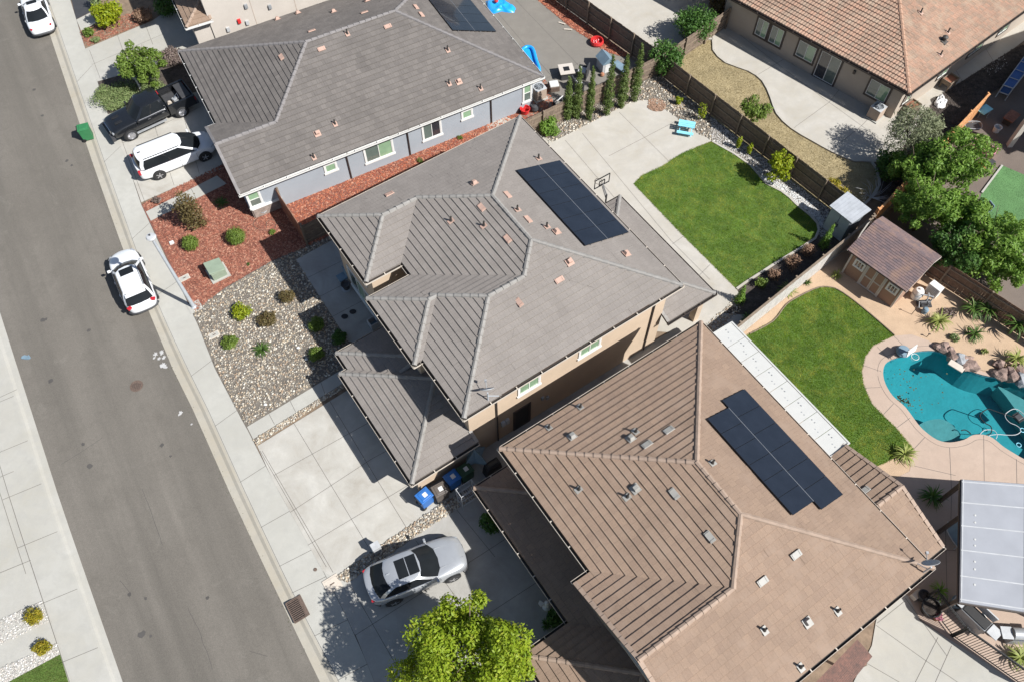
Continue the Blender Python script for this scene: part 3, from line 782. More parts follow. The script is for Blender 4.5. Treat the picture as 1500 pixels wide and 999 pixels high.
L_['lime'] = Mleaf('lime_leaves', (.15, .24, .012), (.34, .42, .03), (.44, .38, .06), .4)
L_['yellow'] = Mleaf('yellow_green_leaves', (.15, .22, .008), (.34, .38, .015), (.42, .36, .03), .35)
L_['mid'] = Mleaf('mid_green_leaves', (.08, .14, .018), (.19, .27, .05), (.28, .33, .1), .35)
L_['deep'] = Mleaf('deep_green_leaves', (.03, .085, .015), (.085, .175, .03), (.14, .22, .06), .3)
L_['rich'] = Mleaf('rich_green_leaves', (.095, .20, .025), (.24, .375, .065), (.36, .46, .14), .42)
L_['cyp'] = Mleaf('cypress_sprays', (.065, .11, .025), (.14, .19, .045), (.2, .23, .08), .3)
L_['olive'] = Mleaf('olive_leaves', (.17, .20, .105), (.30, .32, .19), (.40, .41, .29), .35)
L_['bronze'] = Mleaf('bronze_leaves', (.10, .075, .03), (.15, .12, .045), (.2, .08, .05), .3)
L_['dry'] = Mleaf('dry_brown_leaves', (.22, .13, .085), (.33, .21, .14), (.42, .30, .2), .25)
L_['lav'] = Mleaf('lavender_stems', (.16, .12, .105), (.25, .19, .165), (.16, .16, .09), .25)
L_['cover'] = Mleaf('ground_cover_leaves', (.13, .19, .06), (.26, .32, .13), (.34, .30, .18), .3)
L_['box'] = Mleaf('round_shrub_leaves', (.085, .14, .018), (.17, .24, .04), (.24, .3, .08), .3)
L_['blade'] = Mleaf('sword_leaves', (.04, .085, .015), (.09, .16, .03), (.16, .2, .06), .25)
L_['bladey'] = Mleaf('yellow_sword_leaves', (.15, .19, .04), (.30, .33, .09), (.4, .38, .15), .25)
L_['gold'] = Mleaf('gold_flowers', (.17, .18, .015), (.36, .27, .02), (.5, .34, .03), .3)
L_['pinkf'] = Mleaf('pink_petals', (.5, .12, .2), (.65, .3, .38), (.6, .5, .5), .3)
M_['rockg'] = M('grey_boulder', (.24, .25, .26), .9, var=.4, scale=3, fine=.15, fscale=20, bmp=.03, bscale=10)
M_['plank'] = M('dark_red_planks', (.105, .043, .028), .6, var=.35, scale=2.5, fine=.25, fscale=10)
M_['woodb'] = M('brown_fence', (.16, .098, .066), .85, var=.3, scale=5, fine=.2, fscale=20)
M_['leaflit'] = M('wet_leaf', (.05, .06, .02), .7)
M_['terra2'] = M('bare_dirt', (.30, .185, .125), .95, var=.4, scale=5, fine=.3, fscale=25, bmp=.03)
# ------------------------------------------------------------------ setting
def interp(tab, y):
    if y <= tab[0][1]: a, b = tab[0], tab[1]
    elif y >= tab[-1][1]: a, b = tab[-2], tab[-1]
    else:
        for a, b in zip(tab, tab[1:]):
            if a[1] <= y <= b[1]: break
    return a[0]+(b[0]-a[0])*(y-a[1])/(b[1]-a[1])
YS = [-260, -160, -80, 0, 60, 120, 180, 240, 300, 360, 420, 480, 540, 600, 660, 720, 780, 840, 900, 960, 1020, 1100, 1200]
T_asR = [(57, 0), (74, 54), (136, 240), (177, 357), (214, 447), (253, 540), (281, 596), (345, 740), (400, 856), (469, 999)]
T_cb = [(70, 0), (90, 57), (153, 240), (195, 357), (230, 447), (274, 540), (302, 596), (367, 740), (432, 877), (496, 999)]
T_sw = [(103, 0), (125, 72), (187, 240), (207, 300), (226, 342), (283, 459), (317, 540), (360, 623), (400, 704), (473, 835), (520, 927), (549, 999)]
T_asL = [(-160, -60), (-82, 200), (0, 458), (90, 740), (180, 999)]
def line(tab, z, dx=0): return [W(interp(tab, y)+dx, y, z) for y in YS]
def strip(name, mat, L1, L2, kind='structure', parent=None):
    mb = MB()
    for i in range(len(L1)-1): mb.face([L1[i], L1[i+1], L2[i+1], L2[i]])
    o = mb.build(name, mat, parent, norm=False); me = o.data
    if me.polygons[0].normal.z < 0: me.flip_normals()
    return tag(o, kind=kind) if kind else o
pool_px = [(1293.5, 546), (1297, 533), (1308, 526), (1326, 520.5), (1344, 515), (1369, 514), (1391, 521.6), (1416, 540), (1439, 549), (1466, 554), (1481.5, 557.6), (1500, 567), (1530, 584), (1560, 615), (1565, 650), (1545, 680), (1520, 680), (1500, 672), (1486, 664), (1470, 654), (1454.5, 641.6), (1441, 636.5), (1425, 637), (1411.6, 644), (1391, 647.7), (1373, 644), (1355, 631.5), (1344, 620), (1326, 596), (1308, 580), (1297, 562)]
pool = smoothline(WP(pool_px), 3, True)
def offset(poly, d):
    n = len(poly); out = []; ar = sum(poly[i-1].x*poly[i].y-poly[i].x*poly[i-1].y for i in range(n)); s = 1 if ar > 0 else -1
    for i in range(n):
        t = (poly[(i+1) % n]-poly[i-1]); t.z = 0; t.normalize(); out.append(poly[i]+Vector((t.y, -t.x, 0))*d*s)
    return out
poolhole = offset(pool, .0)
big = [(-400, -400), (400, -400), (400, 400), (-400, 400)]
def sheet(name, mat, pts, z, holes=(), kind='structure', thick=0.0):
    mb = MB(); mb.prism(pts, z-thick, z, holes, sides=thick > 0); o = mb.build(name, mat, None, norm=False)
    return tag(o, kind=kind)
sheet('ground', M_['drysoil'], big, -.35, [poolhole])
aR, cB, sW = line(T_asR, -.12), line(T_cb, 0), line(T_sw, 0)
aL = line(T_asL, -.12); cL = line(T_asL, 0, -19); sL = line(T_asL, 0, -74)
street = strip('street', M_['asphalt'], aL, aR)
def curb(name, a, c):
    mb = MB(); A = [p+Vector((0, 0, .012)) for p in a]; B = [p.lerp(q, .55)+Vector((0, 0, -.035)) for p, q in zip(a, c)]; C_ = [p.lerp(q, .8) for p, q in zip(a, c)]
    for q in C_: q.z = -.01
    Z = [p-Vector((0, 0, .1)) for p in A]
    for X, Y in ((Z, A), (A, B), (B, C_), (C_, c)):
        for i in range(len(a)-1): mb.face([X[i], X[i+1], Y[i+1], Y[i]])
    return tag(mb.build(name, M_['gutterc'], None), kind='structure')
curbR = curb('kerb', aR, cB); curbL = curb('kerb', aL, cL); curbL.data.materials[0] = M_['drivew']
walkR = strip('sidewalk', M_['walk'], cB, sW); walkL = strip('sidewalk', M_['drivew'], cL, sL)
lot = [p for p in sW]+[Vector((300, -60, 0)), Vector((300, 200, 0)), Vector((-60, 200, 0))]
sheet('yard_soil', M_['soil'], lot, -.02, [poolhole])
lotl = [p for p in sL]+[Vector((-200, -60, 0)), Vector((-200, 200, 0))]
sheet('yard_soil', M_['drivew'], lotl, -.012)
def joints(parent, segs, z, w=.022, mat=None, name='control_joint'):
    mb = MB()
    for s in segs:
        P = [W(p[0], p[1], z) if not isinstance(p, Vector) else Vector((p.x, p.y, z)) for p in s]
        for a, b in zip(P, P[1:]):
            t = (b-a).normalized(); d = Vector((-t.y, t.x, 0))*w/2; mb.face([a-d, b-d, b+d, a+d])
    o = mb.build(name, mat or M_['joint'], parent, norm=False)
    for p in o.data.polygons:
        if p.normal.z < 0: p.flip()
    return o
def lerp2(a, b, t): return (a[0]+(b[0]-a[0])*t, a[1]+(b[1]-a[1])*t)
# sidewalk and kerb joints
js = []
for y in (115, 232, 345, 430, 545, 618, 700, 766, 823, 862, 925, 990):
    a = (interp(T_cb, y+6), y+6); b = (interp(T_sw, y-18), y-18); js.append([a, b])
joints(walkR, js, .004); joints(walkR, [[(interp(T_sw, y), y) for y in YS]], .005, .02); joints(walkR, [[(interp(T_cb, y)+1, y) for y in YS]], .005, .02)
kj = []
for y in (300, 466, 668, 740, 858, 890, 930):
    mbk = [W(interp(T_asR, y+3), y+3, 0), W(interp(T_cb, y-4), y-4, 0)]; kj.append([(interp(T_cb, y-4), y-4), (interp(T_asR, y+3)+4, y+2)])
joints(walkL, [[(interp(T_asL, y)-19, y), (interp(T_asL, y-3)-76, y+24)] for y in (440, 505, 580, 645, 708, 778, 862, 948)], .004)
joints(walkL, [[(interp(T_asL, y)-72-(y-700)*.02, y) for y in YS]], .005, .025); joints(walkL, [[(interp(T_asL, y)-84-(y-700)*.02, y) for y in YS if y < 890]], .005, .02)
joints(walkL, [[(-40, 600), (25, 570)], [(-40, 715), (20, 690)], [(-40, 855), (45, 820)], [(0, 908), (61, 880)]], .004)
# road: cracks, spills, cover
cr = [[(208, 715), (232, 780), (238, 798)], [(275, 890), (290, 920), (305, 962), (312, 980)], [(90, 680), (130, 655), (150, 640)], [(365, 953), (392, 961)], [(175, 850), (192, 870)]]
def at(p, z): return W(p[0], p[1], z)
rc = joints(street, [[(p[0]+(rnd.random()-.5)*2, p[1]) for p in smoothline([(q[0], q[1], 0) for q in c], 4)] for c in cr], -.116, .018, M_['crack'], 'crack')
def blob(c, r, n=14, j=.35, sx=1, rot=0):
    out = []
    for i in range(n):
        a = 2*pi*i/n; q = r*(1+rnd.uniform(-j, j)); x, y = q*cos(a)*sx, q*sin(a); out.append(Vector((c.x+x*cos(rot)-y*sin(rot), c.y+x*sin(rot)+y*cos(rot), 0)))
    return out
mb = MB()
for px, py, r in ((228, 519, .16), (237, 516, .2), (233, 525, .13), (240, 524, .15), (226, 524, .1), (239, 535, .2), (243, 538, .12), (265, 604, .13), (263, 607, .1), (281, 621, .08)):
    mb.prism(blob(W(px, py, -.12), r*.72, 22, .5), 0, -.1125+rnd.random()*.001, sides=False)
tag(mb.build('paint_spill', M_['splotch'], None, norm=False), 'white paint spilled in patches on the asphalt beside the kerb', 'paint spill')
mb = MB()
for px, py, r in ((63, 469, .14), (67, 468, .1), (130, 484, .1), (74, 558, .12), (237, 652, .12), (132, 682, .14), (190, 870, .1), (208, 929, .16), (221, 931, .07), (122, 651, .1), (250, 668, .07), (50, 132, .13), (62, 170, .12), (98, 236, .1), (105, 243, .09), (213, 876, .08), (304, 876, .1)):
    mb.prism(blob(W(px, py, -.12), r, 9), 0, -.113+rnd.random()*.001, sides=False)
o = mb.build('oil_stain', M_['crack'], street, norm=False)
gut = [p.lerp(q, .25) for p, q in zip(aR, cB)]; gb = [p.lerp(q, -.35) for p, q in zip(aR, cB)]
chips('gutter_litter', M_['leaflit'], [p for p in gut[3:20]]+[p for p in reversed(gb[3:20])], 500, .014, .009, -.125)
chips('street_grit', M_['cobbed'], [p for p in aL[2:22]]+[p for p in reversed(aR[2:22])], 2200, .012, .008, -.124)
# ------------------------------------------------------------------ beds, drives, lawns (each a sheet 4 mm above the one below)
def patch(name, mat, px, lay, holes=(), kind='structure', curve=0, thick=0):
    pts = WP(px) if not isinstance(px[0], Vector) else px
    if curve: pts = smoothline(pts, curve, True)
    return sheet(name, mat, pts, .004*lay, holes, kind, thick), pts
FM = Fr(W(467, 317, 5.8), 33.9); FB = Fr(W(733, 657, 5.8), 33.8); FG = Fr(W(265, 75, 2.8), 28.5)
mulch, mulchp = patch('mulch_bed', M_['mulchbed'], [(207, 300), (255, 276), (330, 240), (420, 240), (800, 110), (825, 175), (640, 260), (487, 343), (397, 383), (328, 423), (284, 460)], 1)
chips('mulch_chips', M_['mulch'], WP([(209, 300), (256, 276), (330, 240), (420, 290), (450, 362), (397, 383), (328, 423), (286, 457)]), 15000, .065, .022, .004, holes=[WP([(212, 311), (318, 257), (334, 270), (221, 326)])])
chips('mulch_chips', M_['mulchb'], WP([(400, 268), (800, 118), (815, 165), (640, 270), (450, 362)]), 14000, .065, .022, .004)
cob, cobp = patch('cobble_bed', M_['cobbed'], [(281, 454), (328, 423), (397, 383), (487, 343), (560, 400), (520, 560), (371, 645), (364, 632), (355, 616), (315, 540)], 2)
porch, _p = patch('porch_slab', M_['drive2'], [(433.5, 381), (487, 352), (620, 400), (600, 520), (510, 500)], 4, thick=.05)
porchp = WP([(433.5, 381), (487, 352), (620, 400), (600, 520), (510, 500)])
stones('river_cobbles', M_['cobble'], WP([(283, 457), (328, 425), (397, 385), (487, 345), (560, 400), (506, 535), (362, 622), (356, 616), (318, 540)]), 9600, .025, .085, .008, holes=[porchp])
joints(porch, [[(451, 407), (520, 373)], [(468, 435), (540, 398)], [(487, 464), (555, 428)]], .02)
wk, _p = patch('front_walk', M_['walk'], [(362, 625), (508, 537), (600, 480), (620, 500), (511, 556), (371, 643)], 3, thick=.03)
joints(wk, [[(394, 606), (402, 621)], [(425, 587), (433, 603)], [(470, 560), (476, 576)]], .016)
stones('strip_cobbles', M_['cobble'], WP([(371, 644), (511, 557), (560, 530), (562, 538), (513, 562), (376, 652)]), 1500, .025, .075, .008)
drv, drvp = patch('driveway', M_['drive'], [(377, 653), (560, 540), (740, 640), (738, 686), (644, 739), (489, 846), (473, 836), (400, 704)], 3)
def seg(a, b, c, d, ts): return [[lerp2(a, b, t), lerp2(c, d, t)] for t in ts]
joints(drv, [[(384, 660), (488, 838)], [(430, 619), (539, 800)], [(483, 587), (551, 700), (597, 775)], [(401, 696), (550, 613), (640, 560)], [(425, 750), (544, 672), (640, 620)], [(451, 798), (605, 706)], [(381, 660), (478, 830)], [(640, 690), (597, 716)]], .016)
patch('meter_apron', M_['walk'], [(470, 832), (497, 838), (515, 858), (550, 925), (520, 929)], 1)
cs, _p = patch('cobble_strip', M_['cobbed'], [(490, 845), (644, 739), (738, 686), (745, 697), (657, 752), (509, 853)], 4)
stones('strip_cobbles', M_['cobble'], _p, 2600, .03, .09, .014)
bd, _p = patch('driveway', M_['drive2'], [(509, 853), (657, 752), (745, 697), (900, 760), (990, 990), (960, 1100), (600, 1120), (549, 999), (520, 927), (494, 872)], 2)
joints(bd, [[(515, 860), (592, 994), (640, 1080)], [(609, 791), (700, 920), (740, 990)], [(520, 930), (575, 895), (708, 810), (800, 750)], [(585, 985), (690, 915), (790, 850)], [(545, 840), (552, 856)], [(668, 745), (725, 815)]], .012)
# grey house front
gdr, _p = patch('driveway', M_['drive'], [(157, 168), (210, 140), (330, 85), (345, 240), (330, 246), (255, 276), (207, 297), (187, 240)], 2)
joints(gdr, [[(165, 170), (212, 296)], [(222, 152), (228, 190), (255, 272)], [(270, 175), (292, 255)], [(180, 210), (330, 140)], [(200, 262), (340, 195)]], .012)
bed1, bed1p = patch('planting_bed', M_['darksoil'], [(143, 120), (200, 104), (240, 98), (262, 70), (290, 105), (300, 132), (158, 168)], 3)
tdr, _p = patch('driveway', M_['drivew'], [(125, 72), (223, 31), (300, -20), (340, 40), (330, 80), (262, 72), (240, 99), (200, 105), (143, 121)], 2)
joints(tdr, [[(131, 74), (147, 116)], [(172, 52), (182, 80)], [(213, 37), (224, 66)], [(135, 95), (240, 50)]], .012)
tb, _p = patch('planting_bed', M_['soil'], [(104, 0), (125, 72), (224, 31), (200, -15), (98, -20)], 1)
chips('bark_chips', M_['mulch'], WP([(117, 47), (125, 70), (222, 31), (212, 12)]), 1500, .06, .02, .004)
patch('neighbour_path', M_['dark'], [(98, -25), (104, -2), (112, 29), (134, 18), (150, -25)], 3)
patch('neighbour_step', M_['walk'], [(112, 29.5), (134, 18.5), (141, 34), (119, 46)], 3)
gw, _p = patch('garden_path', M_['walk'], [(214, 311), (318, 258), (332, 270), (221, 324)], 7, thick=.04)
joints(gw, [[(245, 296), (251, 308)], [(280, 277), (287, 291)]], .032)
stones('bright_rocks', M_['paper'], WP([(1110, 255), (1150, 272), (1190, 300), (1215, 330), (1197, 332), (1187, 315), (1167, 299), (1144, 279), (1122, 268)]), 1500, .02, .055, .012)
# side passages and back yards
sp, _p = patch('side_path', M_['drive2'], [FM.p(.4, 14.0, 0), FM.p(13.4, 14.0, 0), FM.p(17, 14.6, 0), FM.p(18.5, 15.9, 0), FM.p(.4, 15.9, 0)], 3.4)
side = WP([(0, 0)])
stones('path_cobbles', M_['cobble'], [FM.p(-.6, 15.95, 0), FM.p(15.5, 15.95, 0), FM.p(15.5, 16.6, 0), FM.p(-.6, 16.6, 0)], 1400, .03, .08, .006)
pat, _p = patch('patio', M_['patio'], [(700, 150), (811, 208), (919, 153), (935, 148), (952, 147), (985, 168), (1010, 188), (1043, 207), (1000, 225), (973, 243), (940, 258), (928, 270), (1078, 423), (1086, 436), (1060, 458), (1010, 490), (900, 480), (740, 260)], 4)
joints(pat, [[(853, 196), (983, 353), (1040, 410)], [(907, 165), (980, 237)], [(828, 206), (960, 360)], [(892, 229), (990, 178)], [(985, 358), (1003, 345)], [(1025, 403), (1040, 388)]], .02)
rb, _p = patch('rock_bed', M_['cobbed'], [(790, 218), (812, 178), (965, 106), (1000, 130), (1040, 170), (1043, 207), (1010, 189), (985, 168), (952, 147), (935, 148), (919, 153), (811, 208)], 1)
stones('bed_rocks', M_['cobble'], _p, 2600, .03, .1, .006)
wr, _p = patch('rock_bed', M_['cobbed'], [(1040, 170), (1110, 225), (1177, 279), (1240, 325), (1215, 352), (1197, 345), (1199, 333), (1187, 317), (1167, 301), (1144, 281), (1122, 270), (1099, 243), (1043, 207)], 2)
stones('white_rocks', M_['whiterock'], _p, 4600, .02, .06, .01)
db, _p = patch('planting_bed', M_['darksoil'], [(1199, 343), (1176, 362), (1135, 387), (1090, 416), (1079, 428), (1062, 450), (1015, 490), (1040, 510), (1126, 442), (1235, 362), (1240, 325), (1215, 350)], 2.6)
stones('path_cobbles', M_['cobble'], WP([(1079, 430), (1062, 452), (1012, 492), (1030, 500), (1085, 455)]), 500, .03, .08, .01)
lawn_px = [(1043, 208), (1055, 215), (1075, 226), (1099, 243), (1112, 258), (1122, 270), (1144, 281), (1156, 290), (1167, 301), (1187, 317), (1197, 328), (1199, 338), (1194, 350), (1176, 362), (1135, 387), (1090, 416), (1079, 424), (1060, 405), (1000, 345), (928, 270), (940, 258), (973, 243), (985, 234), (1000, 225), (1022, 216)]
lawn, lawnp = patch('lawn', M_['lawnsoil'], lawn_px, 6)
grass('lawn_grass', M_['grassg'], offset(lawnp, .05), 80000, .05, .024)
mb = MB(); ln = [p+Vector((0, 0, .03)) for p in WP(lawn_px[:17])]
for a, b in zip(ln, ln[1:]): mb.bar(a, b, .14, .09)
tag(mb.build('mow_strip', M_['patio'], None), kind='structure')
sd, _p = patch('dirt_patch', M_['terra2'], blob(W(962, 155), .62, 18, .1), 6)
chips('dirt_clods', M_['terra2'], _p, 260, .06, .04, .026)
stones('dirt_stones', M_['cobble'], _p, 40, .02, .06, .026)
# grey house back yard
gby, _p = patch('stamped_patio', M_['stamped'], [(640, -40), (700, -60), (800, -25), (905, 78), (960, 105), (815, 180), (760, 170), (700, 60)], 3)
joints(gby, [[(700, -5), (800, 115)], [(728, 18), (813, 118)], [(745, -10), (880, 130), (905, 150)], [(800, 10), (870, 62)], [(790, 120), (850, 92)]], .016, .03)
mrb, _p = patch('mulch_bed', M_['mulchbed'], [(765, -20), (784, -2), (832, 38), (862, 58), (885, 76), (912, 84), (925, 84), (815, 3), (790, -25)], 4)
chips('mulch_chips', M_['mulchb'], _p, 3500, .06, .02, .016)
tcn, _p = patch('neighbour_patio', M_['patio'], [(828, -80), (818, -5), (930, 78), (962, 102), (1010, 62), (1060, 40), (1100, -80)], 2)
# tan house yard
dry_px = [(997, 69), (1009, 63), (1025, 60), (1044, 59), (1045, 75), (1063, 93), (1096, 105), (1117, 120), (1129, 144), (1138, 168), (1159, 189), (1189, 207), (1222, 225), (1252, 237), (1276, 238), (1287, 262), (1282, 284), (1240, 325), (1177, 279), (1110, 225), (985, 126), (990, 95)]
dl, dryp = patch('dry_lawn', M_['drysoil'], dry_px, 3)
grass('dry_lawn_grass', M_['grassd'], offset(dryp, .05), 50000, .05, .012)
tp, _p = patch('patio', M_['deck'], [(1044, 59), (1043, 50), (1052, 32), (1070, 15), (1100, -20), (1140, -20), (1320, 130), (1420, 70), (1520, -10), (1540, 30), (1486, 71), (1371, 144), (1330, 205), (1312, 232), (1282, 238), (1252, 237), (1222, 225), (1189, 207), (1159, 189), (1138, 168), (1129, 144), (1117, 120), (1096, 105), (1063, 93), (1045, 75)], 5)
tp.data.materials[0] = M_['patio']
joints(tp, [[(1056, 30), (1170, 118), (1290, 205)], [(1075, 20), (1190, 105)], [(1160, 190), (1215, 150), (1240, 118)], [(1110, 110), (1160, 80)], [(1215, 222), (1262, 185), (1285, 160)], [(1410, 120), (1395, 95)], [(1455, 90), (1440, 65)]], .024)
mb = MB(); ln = [p+Vector((0, 0, .05)) for p in smoothline(WP(dry_px[:18]), 2)]
for a, b in zip(ln, ln[1:]): mb.bar(a, b, .16, .12)
tag(mb.build('garden_edging', M_['patio'], None), kind='structure')
dm, _p = patch('dark_mulch_bed', M_['darksoil'], [(1486, 71), (1520, 60), (1520, 95), (1448, 139), (1380, 216), (1330, 290), (1290, 300), (1288, 262), (1278, 240), (1312, 232), (1330, 205), (1371, 144)], 4)
chips('dark_chips', M_['darksoil'], _p, 5000, .07, .025, .016)
stones('scattered_rocks', M_['whiterock'], WP([(1440, 100), (1470, 80), (1478, 96), (1450, 112)]), 160, .02, .05, .016)
rn, _p = patch('paver_yard', M_['paver'], [(1520, 95), (1448, 145), (1380, 222), (1300, 320), (1380, 380), (1520, 480), (1620, 480), (1620, 60)], 2)
tf, turfp = patch('turf', M_['turf'], [(1468, 243), (1560, 282), (1560, 380), (1500, 372), (1440, 345), (1425, 325), (1438, 283)], 4)
grass('turf_pile', M_['turf'], turfp, 12000, .02, .016)
mb = MB(); tp_ = WP([(1438, 283), (1468, 243)], .05); mb.bar(tp_[0], tp_[1], .12, .1); tag(mb.build('turf_edging', M_['walk'], None), kind='structure')
# brown house yard
dg, _p = patch('gravel_yard', M_['dg'], [(1020, 510), (1126, 442), (1240, 362), (1300, 325), (1390, 390), (1443, 432), (1560, 520), (1620, 620), (1600, 800), (1400, 830), (1250, 720)], 1, holes=[poolhole])
deck_px = [(1279, 506), (1310, 492), (1335, 490), (1360, 499), (1374, 508), (1393, 517), (1418, 535), (1441, 545), (1467, 550), (1483, 553.5), (1502, 563), (1534, 580), (1575, 612), (1620, 640), (1620, 980), (1530, 1060), (1445, 972), (1345, 905), (1290, 790), (1312, 700), (1332, 690), (1340, 660), (1311, 625), (1295, 610), (1277, 591), (1265, 564), (1262, 544), (1267.6, 521.6)]
dk, _p = patch('pool_deck', M_['deck'], deck_px, 3, holes=[poolhole], thick=.08)
joints(dk, [[(1285, 508), (1303, 527)], [(1310, 493), (1322, 505)], [(1262, 534), (1291, 544)], [(1267, 568), (1290, 567)], [(1295, 606), (1309, 591)], [(1314, 626), (1333, 612)], [(1339, 657), (1355, 640)], [(1391, 655), (1394, 720), (1393, 760)], [(1441, 637), (1442, 720)], [(1489, 672), (1490, 730)], [(1339, 682), (1400, 696)], [(1385, 775), (1388, 900)], [(1300, 800), (1400, 806)]], .016)
joints(dk, [[p for p in offset(pool, .3)][i:i+2] for i in range(len(pool)-1)], .017, .018)
bl_px = [(1080, 500), (1098, 489.5), (1132.5, 471), (1151.7, 447), (1172, 434), (1200, 421.5), (1215, 421.5), (1227, 425), (1250, 440.5), (1283, 467.6), (1310, 491.5), (1279, 506), (1267.6, 521.6), (1262, 544), (1265, 564), (1277, 591), (1295, 610), (1311, 625), (1339, 658), (1315, 668), (1288, 681), (1240, 690)]
blw, blp = patch('lawn', M_['lawnsoil'], bl_px, 2)
grass('lawn_grass', M_['grassg'], offset(blp, .05), 90000, .05, .008)
mb = MB(); ln = [p+Vector((0, 0, .02)) for p in smoothline(WP(bl_px[1:11]), 3)]
for a, b in zip(ln, ln[1:]): mb.bar(a, b, .05, .1)
tag(mb.build('lawn_edging', M_['woodp'], None), kind='structure')
rv, _p = patch('side_pad', M_['drivew'], [(1225, 1060), (1250, 999), (1277, 945), (1283, 909), (1300, 860), (1330, 872), (1347, 908), (1447, 972), (1500, 1010), (1500, 1090)], 5)
joints(rv, [[(1283, 915), (1356, 967), (1420, 1010)], [(1270, 971), (1320, 1000), (1360, 1030)], [(1326, 875), (1387, 960)], [(1374, 933), (1340, 1000)], [(1394, 945), (1365, 1010)], [(1325, 880), (1285, 912)]], .024)
# left side of the street
st1, _p = patch('gravel_strip', M_['drivew'], [(-40, 924), (61, 880), (71, 909), (-40, 965)], 1); stones('white_rocks', M_['whiterock'], _p, 1700, .015, .05, .004)
st2, _p = patch('gravel_strip', M_['drivew'], [(-40, 995), (83, 942), (88, 957), (8, 1000), (-40, 1025)], 1); stones('white_rocks', M_['whiterock'], _p, 1700, .015, .05, .004)
fl, flp = patch('lawn', M_['lawnsoil'], [(-60, 1040), (8, 1001), (88, 958), (112, 1035), (100, 1080), (-60, 1080)], 1); grass('lawn_grass', M_['grass2'], flp, 16000, .05, .004)
# pool
mb = MB(); pz = [-.0]; n = len(pool); fl_in = offset(pool, -.35)
mb.prism(fl_in, 0, -1.45, sides=False); o = mb.build('pool_floor', M_['pool'], None, norm=False); tag(o, kind='structure')
mb = MB()
for i in range(n):
    a, b, c, d = pool[i], pool[(i+1) % n], fl_in[(i+1) % n], fl_in[i]
    mb.face([a+Vector((0, 0, .01)), b+Vector((0, 0, .01)), b-Vector((0, 0, .22)), a-Vector((0, 0, .22))]); 
o = mb.build('pool_edge', M_['poolw'], None); tag(o, kind='structure')
mb = MB()
for i in range(n):
    a, b, c, d = pool[i], pool[(i+1) % n], fl_in[(i+1) % n], fl_in[i]
    mb.face([a-Vector((0, 0, .22)), b-Vector((0, 0, .22)), c-Vector((0, 0, 1.45)), d-Vector((0, 0, 1.45))])
o = mb.build('pool_wall', M_['pool'], None); tag(o, kind='structure')
m, t, b, N, L = nm('pool_water'); N.remove(b)
tr = N.new('ShaderNodeBsdfTransparent'); tr.inputs[0].default_value = (.62, .88, .90, 1); gl = N.new('ShaderNodeBsdfGlossy'); gl.inputs['Roughness'].default_value = .02
fr_ = N.new('ShaderNodeFresnel'); fr_.inputs[0].default_value = 1.33; bp = bump(t, noise(t, pos(t), 2.2, 3, lo=0, hi=1), .03, .5); L.new(bp, gl.inputs['Normal']); L.new(bp, fr_.inputs['Normal'])
mx = N.new('ShaderNodeMixShader'); L.new(fr_.outputs[0], mx.inputs[0]); L.new(tr.outputs[0], mx.inputs[1]); L.new(gl.outputs[0], mx.inputs[2]); L.new(mx.outputs[0], N['Material Output'].inputs[0])
o = sheet('pool_water', m, pool, -.13)
mb = MB(); mb.prism(smoothline(WP([(1346, 623), (1360, 612), (1382, 608), (1400, 616), (1412, 634), (1400, 643), (1378, 645), (1358, 634)]), 3, True), -1.4, -.45); o = mb.build('pool_shelf', M_['shelf'], None); tag(o, kind='structure')
mb = MB(); mb.prism(smoothline(WP([(1468, 560), (1492, 572), (1520, 590), (1560, 640), (1540, 650), (1500, 602), (1480, 575)]), 3, True), -1.4, -.45); o = mb.build('pool_shelf', M_['shelf'], None); tag(o, kind='structure')
# ------------------------------------------------------------------ roof fittings (parts of the house they sit on)
def onplane(fr, px, py, a, b, c):
    d = ray(px, py); o = fr.inv(Vector((0, 0))); q = fr.inv(d); du, dv = q[0]-o[0], q[1]-o[1]
    k = (a*o[0]+b*o[1]+c-CAMH)/(d.z-a*du-b*dv); return o[0]+du*k, o[1]+dv*k
def surf(fr, subs, px, py):
    """(u, v, z, slope u, slope v) where the sight line meets the roof"""
    for s in range(3):
        best = None
        for sub in subs:
            for pl in planes(sub).values():
                u, v = onplane(fr, px, py, *pl); h = height(subs, u, v); zz = pl[0]*u+pl[1]*v+pl[2]
                if h is not None and abs(h-zz) < .02 and (best is None or zz > best[2]): best = (u, v, zz, pl[0], pl[1])
        return best
def rbox(mb, fr, s, du, dv, h, d, lift=.05, taper=1.0):
    """box lying on the roof slope at hit s, d = size (along slope, along eave, thick)"""
    u, v, z, a, b = s; g = math.hypot(a, b); ang = math.atan(g)
    P = fr.p(u, v, z); t = (fr.p(u+a/g, v+b/g, z+g)-P).normalized(); n = Vector((0, 0, 1)); sd = t.cross(n).normalized(); n = sd.cross(t)
    c = P+t*du+sd*dv+n*(lift+h)
    V = []
    for k in (0, 1):
        for (i, j) in ((-1, -1), (1, -1), (1, 1), (-1, 1)): f = taper if k else 1; V.append(c+t*i*d[0]/2*f+sd*j*d[1]/2*f+n*(k-.5)*d[2])
    return mb.add(V, [(3, 2, 1, 0), (4, 5, 6, 7), (0, 1, 5, 4), (1, 2, 6, 5), (2, 3, 7, 6), (3, 0, 4, 7)])
